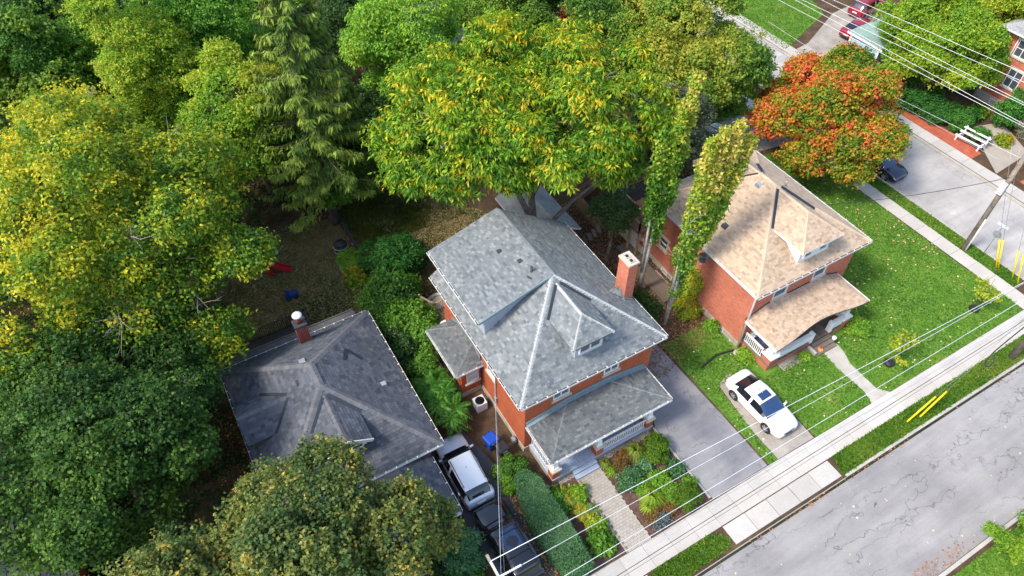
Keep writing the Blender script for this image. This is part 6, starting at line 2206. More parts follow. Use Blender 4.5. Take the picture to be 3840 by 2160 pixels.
wire('overhead_wire', 'black telephone cable hanging lowest above the front pavement', [(4.3, 7.4, 7.0), (42.6, 7.5, 7.0)], .025, 'cable', 0.1)
wire('overhead_wire', 'second black cable close to the lowest telephone cable', [(4.3, 7.3, 6.8), (42.6, 7.4, 6.8)], .014, 'cable', 0.14)
TW = {'first': ((39.03, 9.47), (16.9, 10.42), 'lowest long wire over the side street, nearest the orange maple'), 'b': ((37.35, 10.2), (16.98, 10.56), 'second wire from the bottom over the side street'),
      'c': ((36.7, 10.48), (17.63, 11.66), 'third wire over the side street crossing the garage wall'), 'd': ((34.92, 11.25), (17.7, 11.79), 'fourth wire over the side street crossing the garage roof'),
      'e': ((33.93, 11.68), (18.38, 12.93), 'fifth wire over the side street passing the red cars'), 'f': ((32.02, 12.5), (18.67, 13.44), 'uppermost wire over the side street at the top right')}
for k, (p, q, l) in TW.items():
    f = lambda y: Vector((48.6, y, p[1] + (q[1] - p[1]) * (y - p[0]) / (q[0] - p[0])))
    wire('overhead_wire', l, [f(56), f(8)], .024, 'alu')
wire('overhead_wire', 'thin pale wire low over the red mulch bed and white fence', [at(2740 + 1370 * .42786, 815 * .42786, 5.0), at(2740 + 2571 * .42786, 1400 * .42786, 5.4)], .02, 'alu')
wire('overhead_wire', 'blue-white cable low over the red mulch bed', [at(2740 + 1350 * .42786, 850 * .42786, 4.6), at(2740 + 2350 * .42786, 1400 * .42786, 5.0)], .018, 'pale_cable')
wire('overhead_wire', 'pale wire above the top left end of the side street', [at(2740 + 330 * .42786, 190 * .42786, 5.0), at(2740 + 1000 * .42786, 620 * .42786, 5.0)], .02, 'alu')
wire('service_cable', 'black service cable from the timber pole to the tan roof', [(48.5, 15.8, 7.0), (36.6, 21.2, 5.6)], .02, 'cable', 0.35)
wire('service_cable', 'thin grey service wire running straight down to the brick side wall', [(4.3, 8.2, 11.9), (11.05, 21.1, 5.2)], .009, 'alu', 0.25)
wire('service_cable', 'second thin service wire to the mast of the grey-roofed house', [(4.3, 7.9, 11.3), (11.05, 21.1, 4.9)], .006, 'grey_metal', 0.3)
cl_ = [(38.9, 7.4, 6.2), (37.4, 7.35, 5.7), (36.3, 7.3, 5.3), (35.7, 7.2, 5.0), (35.3, 7.0, 4.9), (35.5, 6.85, 4.9), (35.9, 6.9, 5.0), (36.1, 7.15, 5.3)]
wire('cable_loop', 'black coiled cable loop over the front pavement at the right edge', cl_, .035, 'cable', 0, 3, 'cable')

sg_ = thing('street_sign', 'pale blue crossed street name blades on a thin post by the side street', 'street sign', (49.25, 14.65, 0))
MB().tube([(49.25, 14.65, 0), (49.25, 14.65, 2.9)], 0.03, 8).build('post', M['grey_metal'], sg_, True)
MB().box((48.85, 14.635, 2.72), (49.65, 14.665, 2.92)).build('blade', M['blue_sign'], sg_)
MB().box((49.235, 14.25, 2.94), (49.265, 15.05, 3.14)).build('blade', M['blue_sign'], sg_)
MB().tube([(49.27, 14.65, 2.15), (49.29, 14.65, 2.15)], 0.33, 8).build('sign_plate', M['grey_metal'], sg_)
for lab, a, b in (('left one of the close pair of yellow guy guards by the side street', (48.9, 13.25), (48.75, 14.15)), ('right one of the close pair of yellow guy guards by the side street', (49.0, 13.15), (48.95, 14.0)),
                  ('single yellow guy guard right of the close pair', (48.98, 12.0), (48.9, 12.75)), ('yellow guy guard nearest the right edge of the photo', (48.9, 11.5), (49.0, 12.4)),
                  ):
    gd = thing('guy_guard', lab, 'guard', (*a, 0), 'yellow guy guards')
    MB().tube([(*a, 0), (*b, 2.3)], 0.06, 8).build('sleeve', M['yellow'], gd, True)
    e = Vector((*b, 2.3)) + (Vector((*b, 2.3)) - Vector((*a, 0))) * 3.0
    MB().tube([(*b, 2.3), e], 0.012, 4).build('guy_wire', M['grey_metal'], gd, True)
for lab, a, b in (('long yellow guy guard leaning over the front verge', (32.58, 7.72, 0), (34.35, 7.75, 1.5)), ('second yellow guy guard leaning beside the long one', (33.55, 7.55, 0.1), (35.2, 7.65, 1.55))):
    gd = thing('guy_guard', lab, 'guard', a, 'yellow guy guards')
    MB().tube([a, b], 0.06, 8).build('sleeve', M['yellow'], gd, True)
    a_, b_ = Vector(a), Vector(b)
    MB().tube([b_, b_ + (b_ - a_) * 3.6], 0.01, 4).build('guy_wire', M['grey_metal'], gd, True)

# satellite dish with its print
sdh = thing('satellite_dish', 'pale grey satellite dish on the salmon brick side wall', 'satellite dish', (27.0, 21.7, 5.0))
dn = Vector((-0.72, -0.42, 0.55)).normalized()
ds = dn.cross(ZU).normalized()
du = ds.cross(dn)
c0 = Vector((26.88, 21.65, 5.1))
b = MB()
NR, NA = 4, 20
for i in range(NR + 1):
    rr = 0.34 * i / NR
    for k in range(NA):
        an = 2 * math.pi * k / NA
        b.v.append(tuple(c0 + ds * math.cos(an) * rr + du * math.sin(an) * rr * 1.08 + dn * (0.5 * rr * rr)))
for i in range(NR):
    for k in range(NA):
        k2 = (k + 1) % NA
        b.f.append((i * NA + k, i * NA + k2, (i + 1) * NA + k2, (i + 1) * NA + k))
        b.f.append((i * NA + k, (i + 1) * NA + k, (i + 1) * NA + k2, i * NA + k2))
dish = b.build('dish', M['gutter'], sdh, True)
cu = bpy.data.curves.new('lettering', 'FONT')
cu.body = 'Bell'
cu.size = 0.2
cu.align_x = 'CENTER'
cu.extrude = 0.003
cu.materials.append(M['bell_blue'])
tmp = bpy.data.objects.new('lettering_curve', cu)
COL.objects.link(tmp)
lm = bpy.data.meshes.new_from_object(tmp.evaluated_get(bpy.context.evaluated_depsgraph_get()))
bpy.data.objects.remove(tmp)
lt = bpy.data.objects.new('lettering', lm)
COL.objects.link(lt)
lt.parent = dish
mw = Matrix((-ds, du, dn)).transposed().to_4x4()
if (-ds).cross(du).dot(dn) < 0:
    mw = Matrix((ds, du, dn)).transposed().to_4x4()
mw.translation = c0 + du * 0.1 + dn * 0.045
lt.matrix_basis = mw
MB().tube([c0 - du * .3, c0 + dn * .32 - du * .38], 0.018, 6).build('feed_arm', M['grey_metal'], sdh, True)
MB().bar(c0 + dn * .3 - du * .42, c0 + dn * .36 - du * .34, 0.07).build('feed_horn', M['white'], sdh)
MB().tube([c0 - dn * .02, (27.2, 21.8, 4.9), (27.46, 21.9, 4.7)], 0.025, 6).build('mount', M['dark_metal'], sdh, True)
MB().tube([(27.44, 21.9, 4.7), (27.44, 22.0, 3.0)], 0.012, 5).build('lead', M['cable'], sdh, True)

# downspout hoses, pumpkin, porch clutter
wire('drain_hose', 'black corrugated drain hose lying on the grass by the salmon brick corner', [(27.2, 17.2, .1), (26.6, 17.35, .08), (25.8, 17.5, .08), (25.0, 17.35, .08), (24.3, 17.2, .08)], .075, 'black_plastic', 0, 4, 'hose')
wire('drain_hose', 'short black drain hose on the lawn right of the tan porch roof', [(36.4, 17.3, .1), (37.2, 17.1, .08), (38.0, 17.3, .08)], .075, 'black_plastic', 0, 4, 'hose')
pk = thing('pumpkin', 'orange pumpkin at the foot of the porch steps', 'pumpkin', (32.1, 14.25, 0))
b = MB()
for i in range(7):
    la = -1.3 + 2.6 * i / 6
    for k in range(20):
        an = 2 * math.pi * k / 20
        rr = 0.2 * math.cos(la) * (1 + .09 * math.cos(an * 5)) + .02
        b.v.append((32.0 + rr * math.cos(an), 14.35 + rr * math.sin(an), .2 + .17 * math.sin(la)))
for i in range(6):
    for k in range(20):
        b.f.append((i * 20 + k, i * 20 + (k + 1) % 20, (i + 1) * 20 + (k + 1) % 20, (i + 1) * 20 + k))
b.build('body', M['orange'], pk, True)
MB().tube([(32.0, 14.35, .35), (32.02, 14.36, .45)], [.03, .02], 6).build('stalk', M['wood'], pk, True)
wp = thing('plant_pot', 'white pot on the right end of the porch steps', 'pot', (33.35, 14.5, 0))
MB().lathe((33.3, 14.45, 0.3), [(.1, 0), (.16, .25), (.14, .26)], 12).build('bowl', M['white'], wp, True)
bk = thing('bicycle', 'bicycle leaning among the clutter on the tan house porch', 'bicycle', (28.3, 16.2, .6))
for y in (15.9, 16.85):
    b = MB()
    pts = [(28.3 + .05 * math.sin(a), y + .3 * math.cos(a), .92 + .3 * math.sin(a)) for a in np.linspace(0, 6.283, 17)]
    b.tube(pts, .02, 5, False).build('wheel', M['rubber'], bk, True)
b = MB()
for p, q in (((28.3, 15.9, .92), (28.3, 16.3, 1.35)), ((28.3, 16.3, 1.35), (28.3, 16.4, .9)), ((28.3, 16.4, .9), (28.3, 16.85, .92)), ((28.3, 16.3, 1.3), (28.3, 16.75, 1.35)), ((28.3, 16.75, 1.45), (28.3, 16.85, .92))):
    b.tube([p, q], .022, 5)
b.build('frame', M['blue_bin'], bk, True)
MB().bar((28.3, 16.2, 1.42), (28.3, 16.42, 1.42), .1, .06).build('saddle', M['black_plastic'], bk)
MB().tube([(28.05, 16.75, 1.5), (28.55, 16.75, 1.5)], .02, 5).build('handlebar', M['dark_metal'], bk, True)
cb_ = thing('cooler_box', 'white and blue box on the tan house porch behind the white railing', 'box', (28.35, 17.0, .6))
MB().box((28.1, 16.95, .6), (28.6, 17.25, .95)).build('body', M['blue_bin'], cb_)
MB().box((28.08, 16.93, .95), (28.62, 17.27, 1.03)).build('lid', M['white'], cb_)
gl = thing('barbecue', 'covered white barbecue on the small timber deck against the brick wall', 'barbecue', (11.0, 28.0, .8))
MB().hexa([(10.75, 27.2, .8), (11.12, 27.2, .8), (11.12, 28.0, .8), (10.75, 28.0, .8)], [(10.72, 27.15, 1.5), (11.14, 27.15, 1.5), (11.14, 28.05, 1.5), (10.72, 28.05, 1.5)]).build('cabinet', M['black_plastic'], gl)
MB().hexa([(10.72, 27.15, 1.5), (11.14, 27.15, 1.5), (11.14, 28.05, 1.5), (10.72, 28.05, 1.5)], [(10.8, 27.25, 1.75), (11.1, 27.25, 1.75), (11.1, 27.95, 1.75), (10.8, 27.95, 1.75)]).build('lid', M['white'], gl)
# white decorative fence by the red mulch
wfn = thing('garden_bench', 'white three-slat garden bench beside the red mulch bed', 'bench', (59.6, 23.8, 0))
A0, A1 = Vector((60.1, 25.2, 0)), Vector((60.4, 22.8, 0))
for k, (dx, z) in enumerate(((0.35, 1.0), (0.0, 0.72), (-.5, 0.5))):
    MB().bar(A0 + Vector((dx, 0, z)), A1 + Vector((dx, 0, z)), 0.2, 0.07).build('slat', M['white'], wfn)
for p in (A0, A1):
    q = p + (A1 - A0).normalized() * (0.2 if p is A0 else -.2)
    MB().bar(q + Vector((.4, 0, 0)), q + Vector((.4, 0, 1.15)), 0.12).build('leg', M['white'], wfn)
    MB().bar(q + Vector((-.55, 0, 0)), q + Vector((-.55, 0, .62)), 0.12).build('leg', M['white'], wfn)
    MB().bar(q + Vector((-.6, 0, .42)), q + Vector((.4, 0, .6)), 0.1, .08).build('arm', M['white'], wfn)
wpost = thing('porch_post', 'white square post at the right edge of the photo beyond the street', 'post', (61.5, 18.8, 0))
MB().box((61.2, 18.6, 0), (61.5, 18.9, 2.6)).build('shaft', M['white'], wpost)
MB().box((61.1, 18.5, 2.6), (61.6, 19.0, 2.75)).build('cap', M['white'], wpost)
# two small glimpses in the trees behind
bh = thing('distant_house', 'pale house glimpsed between the trees at the top edge', 'house', (27, 62, 0))
MB().box((25.0, 60, 0), (33, 68, 4.2)).build('wall', M['gutter'], bh)
MB().hexa([(24.6, 59.6, 4.2), (33.4, 59.6, 4.2), (33.4, 68.4, 4.2), (24.6, 68.4, 4.2)], [(28.9, 59.6, 6.6), (29.1, 59.6, 6.6), (29.1, 68.4, 6.6), (28.9, 68.4, 6.6)]).build('roof', M['flash_dark'], bh)
tc = thing('tarpaulin', 'small teal tarpaulin between dark trunks under the spruce', 'tarpaulin', (15, 46, 0))
MB().hexa([(14.6, 45.4, .05), (15.8, 45.2, .05), (15.9, 46.2, .05), (14.7, 46.3, .05)], [(14.8, 45.6, .7), (15.6, 45.4, .8), (15.7, 46.0, .75), (14.9, 46.1, .65)]).build('sheet', M['teal_plastic'], tc)

# ------------------------------------------------------------------ trees
def cr(px, py, zc):
    p = ov(px, py, zc)
    return (p.x, p.y, zc)


tree('yellow_tree', 'huge spreading tree turning yellow that fills the left side of the photo', cr(272, 600, 8.0), (9.3, 10.2, 7.3), 125000, 'yellow', 101, L=0.26, W=0.17, r0=0.45, nb=11, mat='bark', twigs=4,
     bare=9, per=22, clump=0.85, lobes=0.2, tfreq=1.5, tbias=-0.03, tspread=0.3, tj=0.24, ttop=0.1, tdir=(-0.16, 0.12, 0.0), inner=0.5, bottom=-0.3)
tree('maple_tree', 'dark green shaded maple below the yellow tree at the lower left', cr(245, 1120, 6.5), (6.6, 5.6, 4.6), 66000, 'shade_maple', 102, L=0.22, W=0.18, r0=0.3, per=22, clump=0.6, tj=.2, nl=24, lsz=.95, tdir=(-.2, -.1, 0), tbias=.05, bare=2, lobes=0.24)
tree('maple_tree', 'foreground maple with orange leaf tips in front of the slate roof', (-1.2, 13.9, 7.0), (4.7, 4.5, 4.6), 90000, 'olive', 103, L=0.19, W=0.16, r0=0.32, per=26, clump=0.55, style='spike', tbias=-0.24, tspread=0.26, tj=.2, lobes=0.2, bare=3, lobefreq=3.2)
tree('maple_tree', 'orange-tipped maple at the bottom left corner', (-8.6, 13.9, 5.6), (5.8, 4.6, 4.2), 76000, 'olive', 104, L=0.19, W=0.16, r0=0.28, per=26, clump=0.55, style='spike', tbias=-0.26, tspread=0.24, tj=.2, lobes=0.2, lobefreq=3.2)
tree('broad_tree', 'rounded yellowish green tree between the yellow tree and the spruce', cr(640, 355, 6.2), (5.0, 4.9, 6.6), 60000, 'lime', 105, L=0.23, W=0.16, per=24, clump=0.6, tbias=-0.12, ttop=0.22, lobes=0.2)
tree('broad_tree', 'tall lime green tree left of the spruce near the top', cr(400, 215, 7.5), (3.9, 4.2, 8.2), 58000, 'lime', 106, L=0.23, W=0.16, per=24, clump=0.6, tbias=0.02, ttop=0.1, tdir=(-0.15, 0, 0))
tree('broad_tree', 'green tree behind the lime tree touching the spruce at the top', cr(500, 80, 9.5), (4.0, 4.2, 6.0), 42000, 'bright', 107, L=0.24, W=0.17, per=24, clump=0.6, tbias=-0.1)
tree('broad_tree', 'bright green tree between the spruce and the walnut', cr(1030, 150, 8.0), (4.3, 4.6, 7.0), 56000, 'bright', 108, L=0.26, W=0.15, per=22, clump=0.6, tbias=-0.02, style='frond', lobes=0.25)
tree('broad_tree', 'green tree at the top edge behind the walnut crown', cr(1290, 20, 7.0), (5.0, 4.0, 5.0), 42000, 'maple', 109, L=0.25, W=0.18, per=24, clump=0.6)
tree('maple_tree', 'broad maple at the top edge right of centre', cr(1590, 70, 7.0), (5.4, 5.4, 5.2), 60000, 'maple', 110, L=0.26, W=0.2, per=24, clump=0.62, tbias=0.06)
tree('maple_tree', 'dense maple overhanging the silver-grey sedan on the side street', cr(1722, 165, 6.5), (5.6, 6.0, 5.4), 72000, 'maple', 111, L=0.26, W=0.2, per=24, clump=0.62, tbias=0.08, ttop=0.1)
tree('small_maple', 'small orange-leaved tree glimpsed at the top behind the walnut', cr(1455, 45, 3.0), (1.6, 1.6, 2.6), 9000, 'orange', 112, L=0.26, W=0.2, per=20, clump=0.5, tbias=0.25, r0=0.12)
wt = tree('walnut_tree', 'large bright green tree with drooping yellow-tipped leaves and two trunks behind the grey roof', (20.2, 33.4, 11.2), (8.5, 7.8, 4.7), 84000, 'walnut', 113, base=(19.2, 29.45), L=0.42, W=0.14, r0=0.32, nb=9, twigs=6, bare=10,
          per=15, clump=0.6, style='frond', inner=0.42, bottom=-0.35, lobes=0.3, tbias=-0.16, tspread=0.22, tfreq=1.6, tj=0.24, lsz=0.95, lobefreq=3.4, ttop=0.14)
MB().tube([(19.0, 29.5, 0.4), (18.85, 29.6, 3.5), (18.6, 29.9, 6.2), (17.9, 30.6, 8.4), (16.8, 31.5, 10.2)], [0.3, 0.26, 0.22, 0.16, 0.07], 9).build('branch', M['bark'], wt, True)
MB().tube([(19.35, 29.5, 3.6), (20.6, 29.7, 5.0), (22.2, 30.0, 5.7), (24.6, 30.4, 6.1), (26.0, 30.4, 7.0)], [0.2, 0.17, 0.14, 0.1, 0.05], 8).build('branch', M['bark'], wt, True)
tree('orange_maple', 'maple turning orange and coral red beside the side street', cr(2085, 280, 4.8), (6.0, 5.4, 4.4), 78000, 'orange', 114, base=(45.57, 27.5), L=0.25, W=0.2, r0=0.24, per=24, clump=0.6, tbias=-0.2, tspread=0.36, tfreq=0.8, tj=.24, tdir=(-0.3, 0.16, 0.05), lobes=0.26, inner=0.45, bare=4)
tree('broad_tree', 'leafy green tree over the garage roof at the top right', cr(2360, 110, 5.0), (4.6, 5.0, 5.0), 50000, 'lime', 115, L=0.28, W=0.18, per=24, clump=0.65, tbias=-0.02)
tree('broad_tree', 'green tree with yellow sprays at the top right corner', cr(2500, 60, 5.5), (4.0, 4.5, 4.6), 36000, 'lime', 116, L=0.28, W=0.16, per=24, clump=0.7, tbias=0.16)
tree('grey_leaved_tree', 'grey-green bushy tree between the walnut and the poplars', cr(1680, 345, 4.2), (3.2, 3.4, 4.0), 30000, 'grey', 117, L=0.22, W=0.16, per=22, clump=0.5, tbias=-0.12, r0=0.15)
tree('crab_apple_tree', 'small dark tree with bent bare trunk beside the raised deck', (25.2, 29.0, 3.9), (1.3, 1.4, 1.9), 4200, 'dark', 118, base=(24.26, 28.0), L=0.2, W=0.14, per=12, clump=0.4, r0=0.16, tbias=0.25, inner=0.3)
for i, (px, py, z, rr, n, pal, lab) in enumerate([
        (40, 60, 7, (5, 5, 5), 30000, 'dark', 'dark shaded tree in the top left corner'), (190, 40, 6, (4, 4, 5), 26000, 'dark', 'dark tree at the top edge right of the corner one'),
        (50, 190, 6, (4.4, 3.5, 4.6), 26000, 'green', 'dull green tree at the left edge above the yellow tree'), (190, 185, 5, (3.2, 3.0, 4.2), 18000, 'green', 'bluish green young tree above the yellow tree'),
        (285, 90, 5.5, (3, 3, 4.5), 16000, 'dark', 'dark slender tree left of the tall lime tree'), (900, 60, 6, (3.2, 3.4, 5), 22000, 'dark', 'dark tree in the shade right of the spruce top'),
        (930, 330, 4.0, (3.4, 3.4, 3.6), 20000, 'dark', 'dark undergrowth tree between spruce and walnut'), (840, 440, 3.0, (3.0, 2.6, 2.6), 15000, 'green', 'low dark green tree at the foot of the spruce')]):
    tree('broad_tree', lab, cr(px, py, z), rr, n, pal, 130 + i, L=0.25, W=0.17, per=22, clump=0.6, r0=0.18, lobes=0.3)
for i, (x, y) in enumerate([(-20, 60), (-9, 66), (3, 68), (14, 70), (26, 76), (40, 70), (62, 66), (76, 60), (-26, 44), (-24, 30), (80, 44)]):
    tree('broad_tree', ('green tree beyond the yards at the far %s' % ('left', 'left behind the dark trees', 'left of the spruce', 'back behind the spruce', 'back beyond the pale house', 'back beyond the shaded lawn', 'lawn across the street', 'right behind the garage', 'left outside the photo', 'left beyond the corner roof', 'right behind the red minivan')[i]),
         (x, y, 6), (5.5, 5.5, 6), 20000, ('green', 'maple', 'dark')[i % 3], 160 + i, L=0.32, W=0.24, per=20, clump=.7, nb=4, twigs=0)

# dark undergrowth that nobody could count, filling the ground between the far trunks
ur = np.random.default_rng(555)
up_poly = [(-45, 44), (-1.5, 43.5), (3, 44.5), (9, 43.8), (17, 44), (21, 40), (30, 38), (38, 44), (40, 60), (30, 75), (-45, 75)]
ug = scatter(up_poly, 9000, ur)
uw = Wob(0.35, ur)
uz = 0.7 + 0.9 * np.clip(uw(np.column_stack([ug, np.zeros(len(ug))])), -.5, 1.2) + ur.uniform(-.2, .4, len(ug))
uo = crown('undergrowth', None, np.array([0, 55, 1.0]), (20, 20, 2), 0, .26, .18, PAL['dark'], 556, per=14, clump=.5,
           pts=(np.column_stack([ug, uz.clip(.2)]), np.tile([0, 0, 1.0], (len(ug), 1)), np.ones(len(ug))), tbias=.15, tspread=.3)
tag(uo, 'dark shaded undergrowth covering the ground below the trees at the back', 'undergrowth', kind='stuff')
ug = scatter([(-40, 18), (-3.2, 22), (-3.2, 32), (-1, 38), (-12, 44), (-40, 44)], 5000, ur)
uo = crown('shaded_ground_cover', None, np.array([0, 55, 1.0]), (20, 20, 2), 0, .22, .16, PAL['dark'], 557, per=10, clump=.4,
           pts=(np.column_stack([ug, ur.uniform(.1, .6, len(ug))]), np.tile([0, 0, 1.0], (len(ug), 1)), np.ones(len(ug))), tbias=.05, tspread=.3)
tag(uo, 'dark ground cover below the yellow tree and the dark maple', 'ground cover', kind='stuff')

# spruce with drooping twigs
sp_base = ov(845, 560, 0)
spt = thing('spruce_tree', 'tall spruce with drooping green branches at the upper left of centre', 'tree', sp_base)
tip = Vector((sp_base.x + .3, sp_base.y + .4, 21))
MB().tube([sp_base, sp_base.lerp(tip, .5), tip], [0.4, 0.22, 0.03], 9).build('trunk', M['bark'], spt, True)
r = np.random.default_rng(77)
V, T = [], []
bb = MB()
for k in range(250):
    f = r.uniform(0.1, 1.0) ** 0.8
    z = 1.0 + f * 19.5
    lr = (1 - f) ** 0.75 * 5.2 + 0.35
    a = r.uniform(0, 6.283)
    lr *= r.uniform(0.75, 1.1)
    d = np.array([math.cos(a), math.sin(a), 0])
    sd_ = np.array([-d[1], d[0], 0])
    s = np.linspace(0.12, 1, 7)
    c0 = np.array(sp_base.lerp(tip, z / 21.0))
    line = lambda t: c0 + d * (t * lr)[:, None] + np.array([0, 0, 1.0]) * (-0.28 * lr * np.sin(t * 2.2) + 0.12 * lr * t * t)[:, None]
    P_ = line(s)
    bb.tube([Vector(p) for p in P_[::2]], [0.05, 0.035, 0.02, 0.008], 4, False)
    nt = int(46 + lr * 46)
    t_ = r.uniform(0.1, 1.05, nt)
    p = line(t_) + sd_ * (r.normal(size=nt) * 0.16 * (0.4 + lr * 0.22) * (1.1 - t_ * .6))[:, None] * 1.6
    tan = unit(np.array([0, 0, -1.0]) * r.uniform(0.35, 1.2, (nt, 1)) + d * 0.5 + sd_ * r.normal(size=(nt, 1)) * 0.5)
    nrm = unit(d * 0.6 + np.array([0, 0, .7]) + r.normal(size=(nt, 3)) * 0.35)
    V.append(leaf_quads(p, nrm, tan, r.uniform(0.28, 0.62, nt), r.uniform(0.08, 0.15, nt), 0.1))
    T.append(0.3 + 0.35 * t_ + r.normal() * 0.14 + r.normal(size=nt) * 0.08)
bb.build('branch', M['bark'], spt, True)
face_mesh('crown', np.concatenate(V), 4, tint_mix(PAL['spruce'], np.concatenate(T), r), M['needle'], spt)

# two columnar poplars of several upright spires
def poplar(label, base, spires, seed, n, tb):
    t = thing('poplar_tree', label, 'tree', (base[0], base[1], 0), 'poplar trees')
    r = np.random.default_rng(seed)
    b = Vector((base[0], base[1], 0))
    pts = []
    for i, (dx, dy, z0, z1, w) in enumerate(spires):
        e = b + Vector((dx, dy, z1))
        s = b + Vector((dx * .12, dy * .12, 0 if i == 0 else 2.2))
        m = s.lerp(e, .45) + Vector((-dx * .12, -dy * .12, 0))
        MB().tube([s, s.lerp(m, .6), m, m.lerp(e, .5), e], [0.17 if i == 0 else .1, .14 if i == 0 else .085, .09, .05, .015], 8).build('trunk' if i == 0 else 'branch', M['bark_pale'], t, True)
        k = int(n * (z1 - z0) / 14)
        f = r.uniform(0, 1, k) ** 0.9
        z = z0 + f * (z1 - z0)
        ax = np.array([np.array((m if zz < m.z else e)) * 0 for zz in z])
        g = np.clip(z / z1, 0, 1)
        line = np.array(s)[None] * (1 - g)[:, None] + np.array(e)[None] * g[:, None]
        line[:, 2] = z
        env = w * 0.85 * np.clip(np.sin(np.pi * (0.12 + 0.86 * f)) ** 0.8, 0.1, 1) * (1 + .5 * np.sin(z * 2.1 + seed + i * 2))
        d = unit(r.normal(size=(k, 3)) * np.array([1, 1, .2]))
        p = line + d * (env * r.uniform(.25, 1.1, k))[:, None]
        gap = np.sin(z * 1.3 + i * 1.9 + seed + d[:, 0] * 2.2) + r.normal(size=k) * .5 > -.55 * np.clip(f * 2.2, .2, 1.6)
        p, d, f = p[gap], d[gap], f[gap]
        pts.append((p, d, f))
    P_ = np.concatenate([p[0] for p in pts]); D = np.concatenate([p[1] for p in pts]); F = np.concatenate([p[2] for p in pts])
    c = P_.mean(0)
    crown('crown', t, c, (2, 2, 6), 0, .19, .16, PAL['poplar'], seed, per=11, clump=.3, pts=(P_, D, F), tbias=tb, ttop=.32, tspread=.26, tfreq=1.0, up=.3)
    for k in range(5):
        f = r.uniform(.2, .6)
        s = b + Vector((0, 0, 16 * f))
        bare_branch('bare_branch', t, s, s + Vector((r.uniform(-.8, .8), r.uniform(-.8, .8), 1.2)), .02, seed + k, 5, 'bark_pale')
    return t


poplar('left poplar of upright spires with white trunk beside the brick chimney', (24.65, 24.6), [(.8, .0, 5.0, 15.6, .62), (1.5, .2, 7.0, 17.2, .42), (-.2, .3, 7.0, 13.8, .42)], 201, 760, -.1)
poplar('right poplar of yellow-topped spires with white trunk before the tan roof', (24.38, 21.4), [(1.2, .1, 3.0, 15.8, .6), (2.2, .0, 5.0, 15.9, .5), (.5, .2, 6.0, 15.2, .4), (3.1, -.2, 7.5, 14.6, .32)], 202, 800, .1)

# ------------------------------------------------------------------ shrubs, hedges and garden plants
bush('cedar_shrub', 'large rounded dark green cedar shrub in the back yard', (10.6, 35.4, 1.3), (2.1, 2.1, 1.7), 22000, 'cedar', 301, 0.2, 0.09, per=16, clump=.28, lobes=.1, up=.4)
bush('leafy_shrub', 'leafy shrub below the cedar shrub behind the slate roof', (8.9, 31.9, 1.3), (1.9, 1.9, 1.6), 12000, 'green', 302, 0.22, 0.13, clump=.4)
bush('leafy_shrub', 'spreading green shrub left of the timber deck', (8.9, 29.4, 1.2), (1.7, 1.7, 1.5), 12000, 'green', 303, 0.22, 0.13, clump=.4, tbias=-.05)
bush('leafy_shrub', 'dark shrub beside the corner of the slate roof', (7.7, 27.6, 1.0), (1.1, 1.8, 1.3), 8000, 'dark', 304, 0.2, 0.13, clump=.35, tbias=.2)
bush('leafy_shrub', 'shrub leaning over the front corner of the timber deck', (9.5, 27.6, 1.3), (.9, 1.3, 1.3), 6500, 'green', 305, 0.22, 0.13, clump=.35)
bush('leafy_shrub', 'low dark shrub below the side wing eave', (8.3, 25.7, .8), (.9, 1.3, 1.0), 6000, 'green', 306, 0.18, 0.12, clump=.3, tbias=-.15)
bush('weedy_shrub', 'weedy green plants around the boulder below the composter', (8.0, 37.6, .3), (.8, 1.3, .5), 3500, 'bright', 307, 0.16, 0.1, cat='plant')
bush('hosta_plant', 'yellow-green hosta with large leaves beside the cedar shrub', (7.75, 35.9, .35), (.75, .8, .6), 900, 'fern', 308, 0.36, 0.2, cat='plant', per=6, tbias=-.15)
fronds('sumac_shrub', 'feathery sumac shrub filling the gap between the slate roof and the side wing', (8.2, 22.0, 0), 'shrub',
       [(-.5, 1.6, 1.6), (.4, 1.0, 1.5), (-.4, .3, 1.7), (.5, -.3, 1.4), (-.1, -.9, 1.6), (.3, 2.1, 1.3), (-.6, 1.9, 1.3)], 'sumac', 309, 26, 1.15, 12, (.26, .075), .55)
fronds('sumac_shrub', 'smaller feathery sumac behind the silver crossover', (8.5, 24.0, 0), 'shrub', [(0, 0, 1.5), (.3, .6, 1.2), (-.5, -.3, 1.3), (-.4, .7, 1.2)], 'sumac', 310, 24, 1.0, 11, (.25, .075), .55, tb=.1)


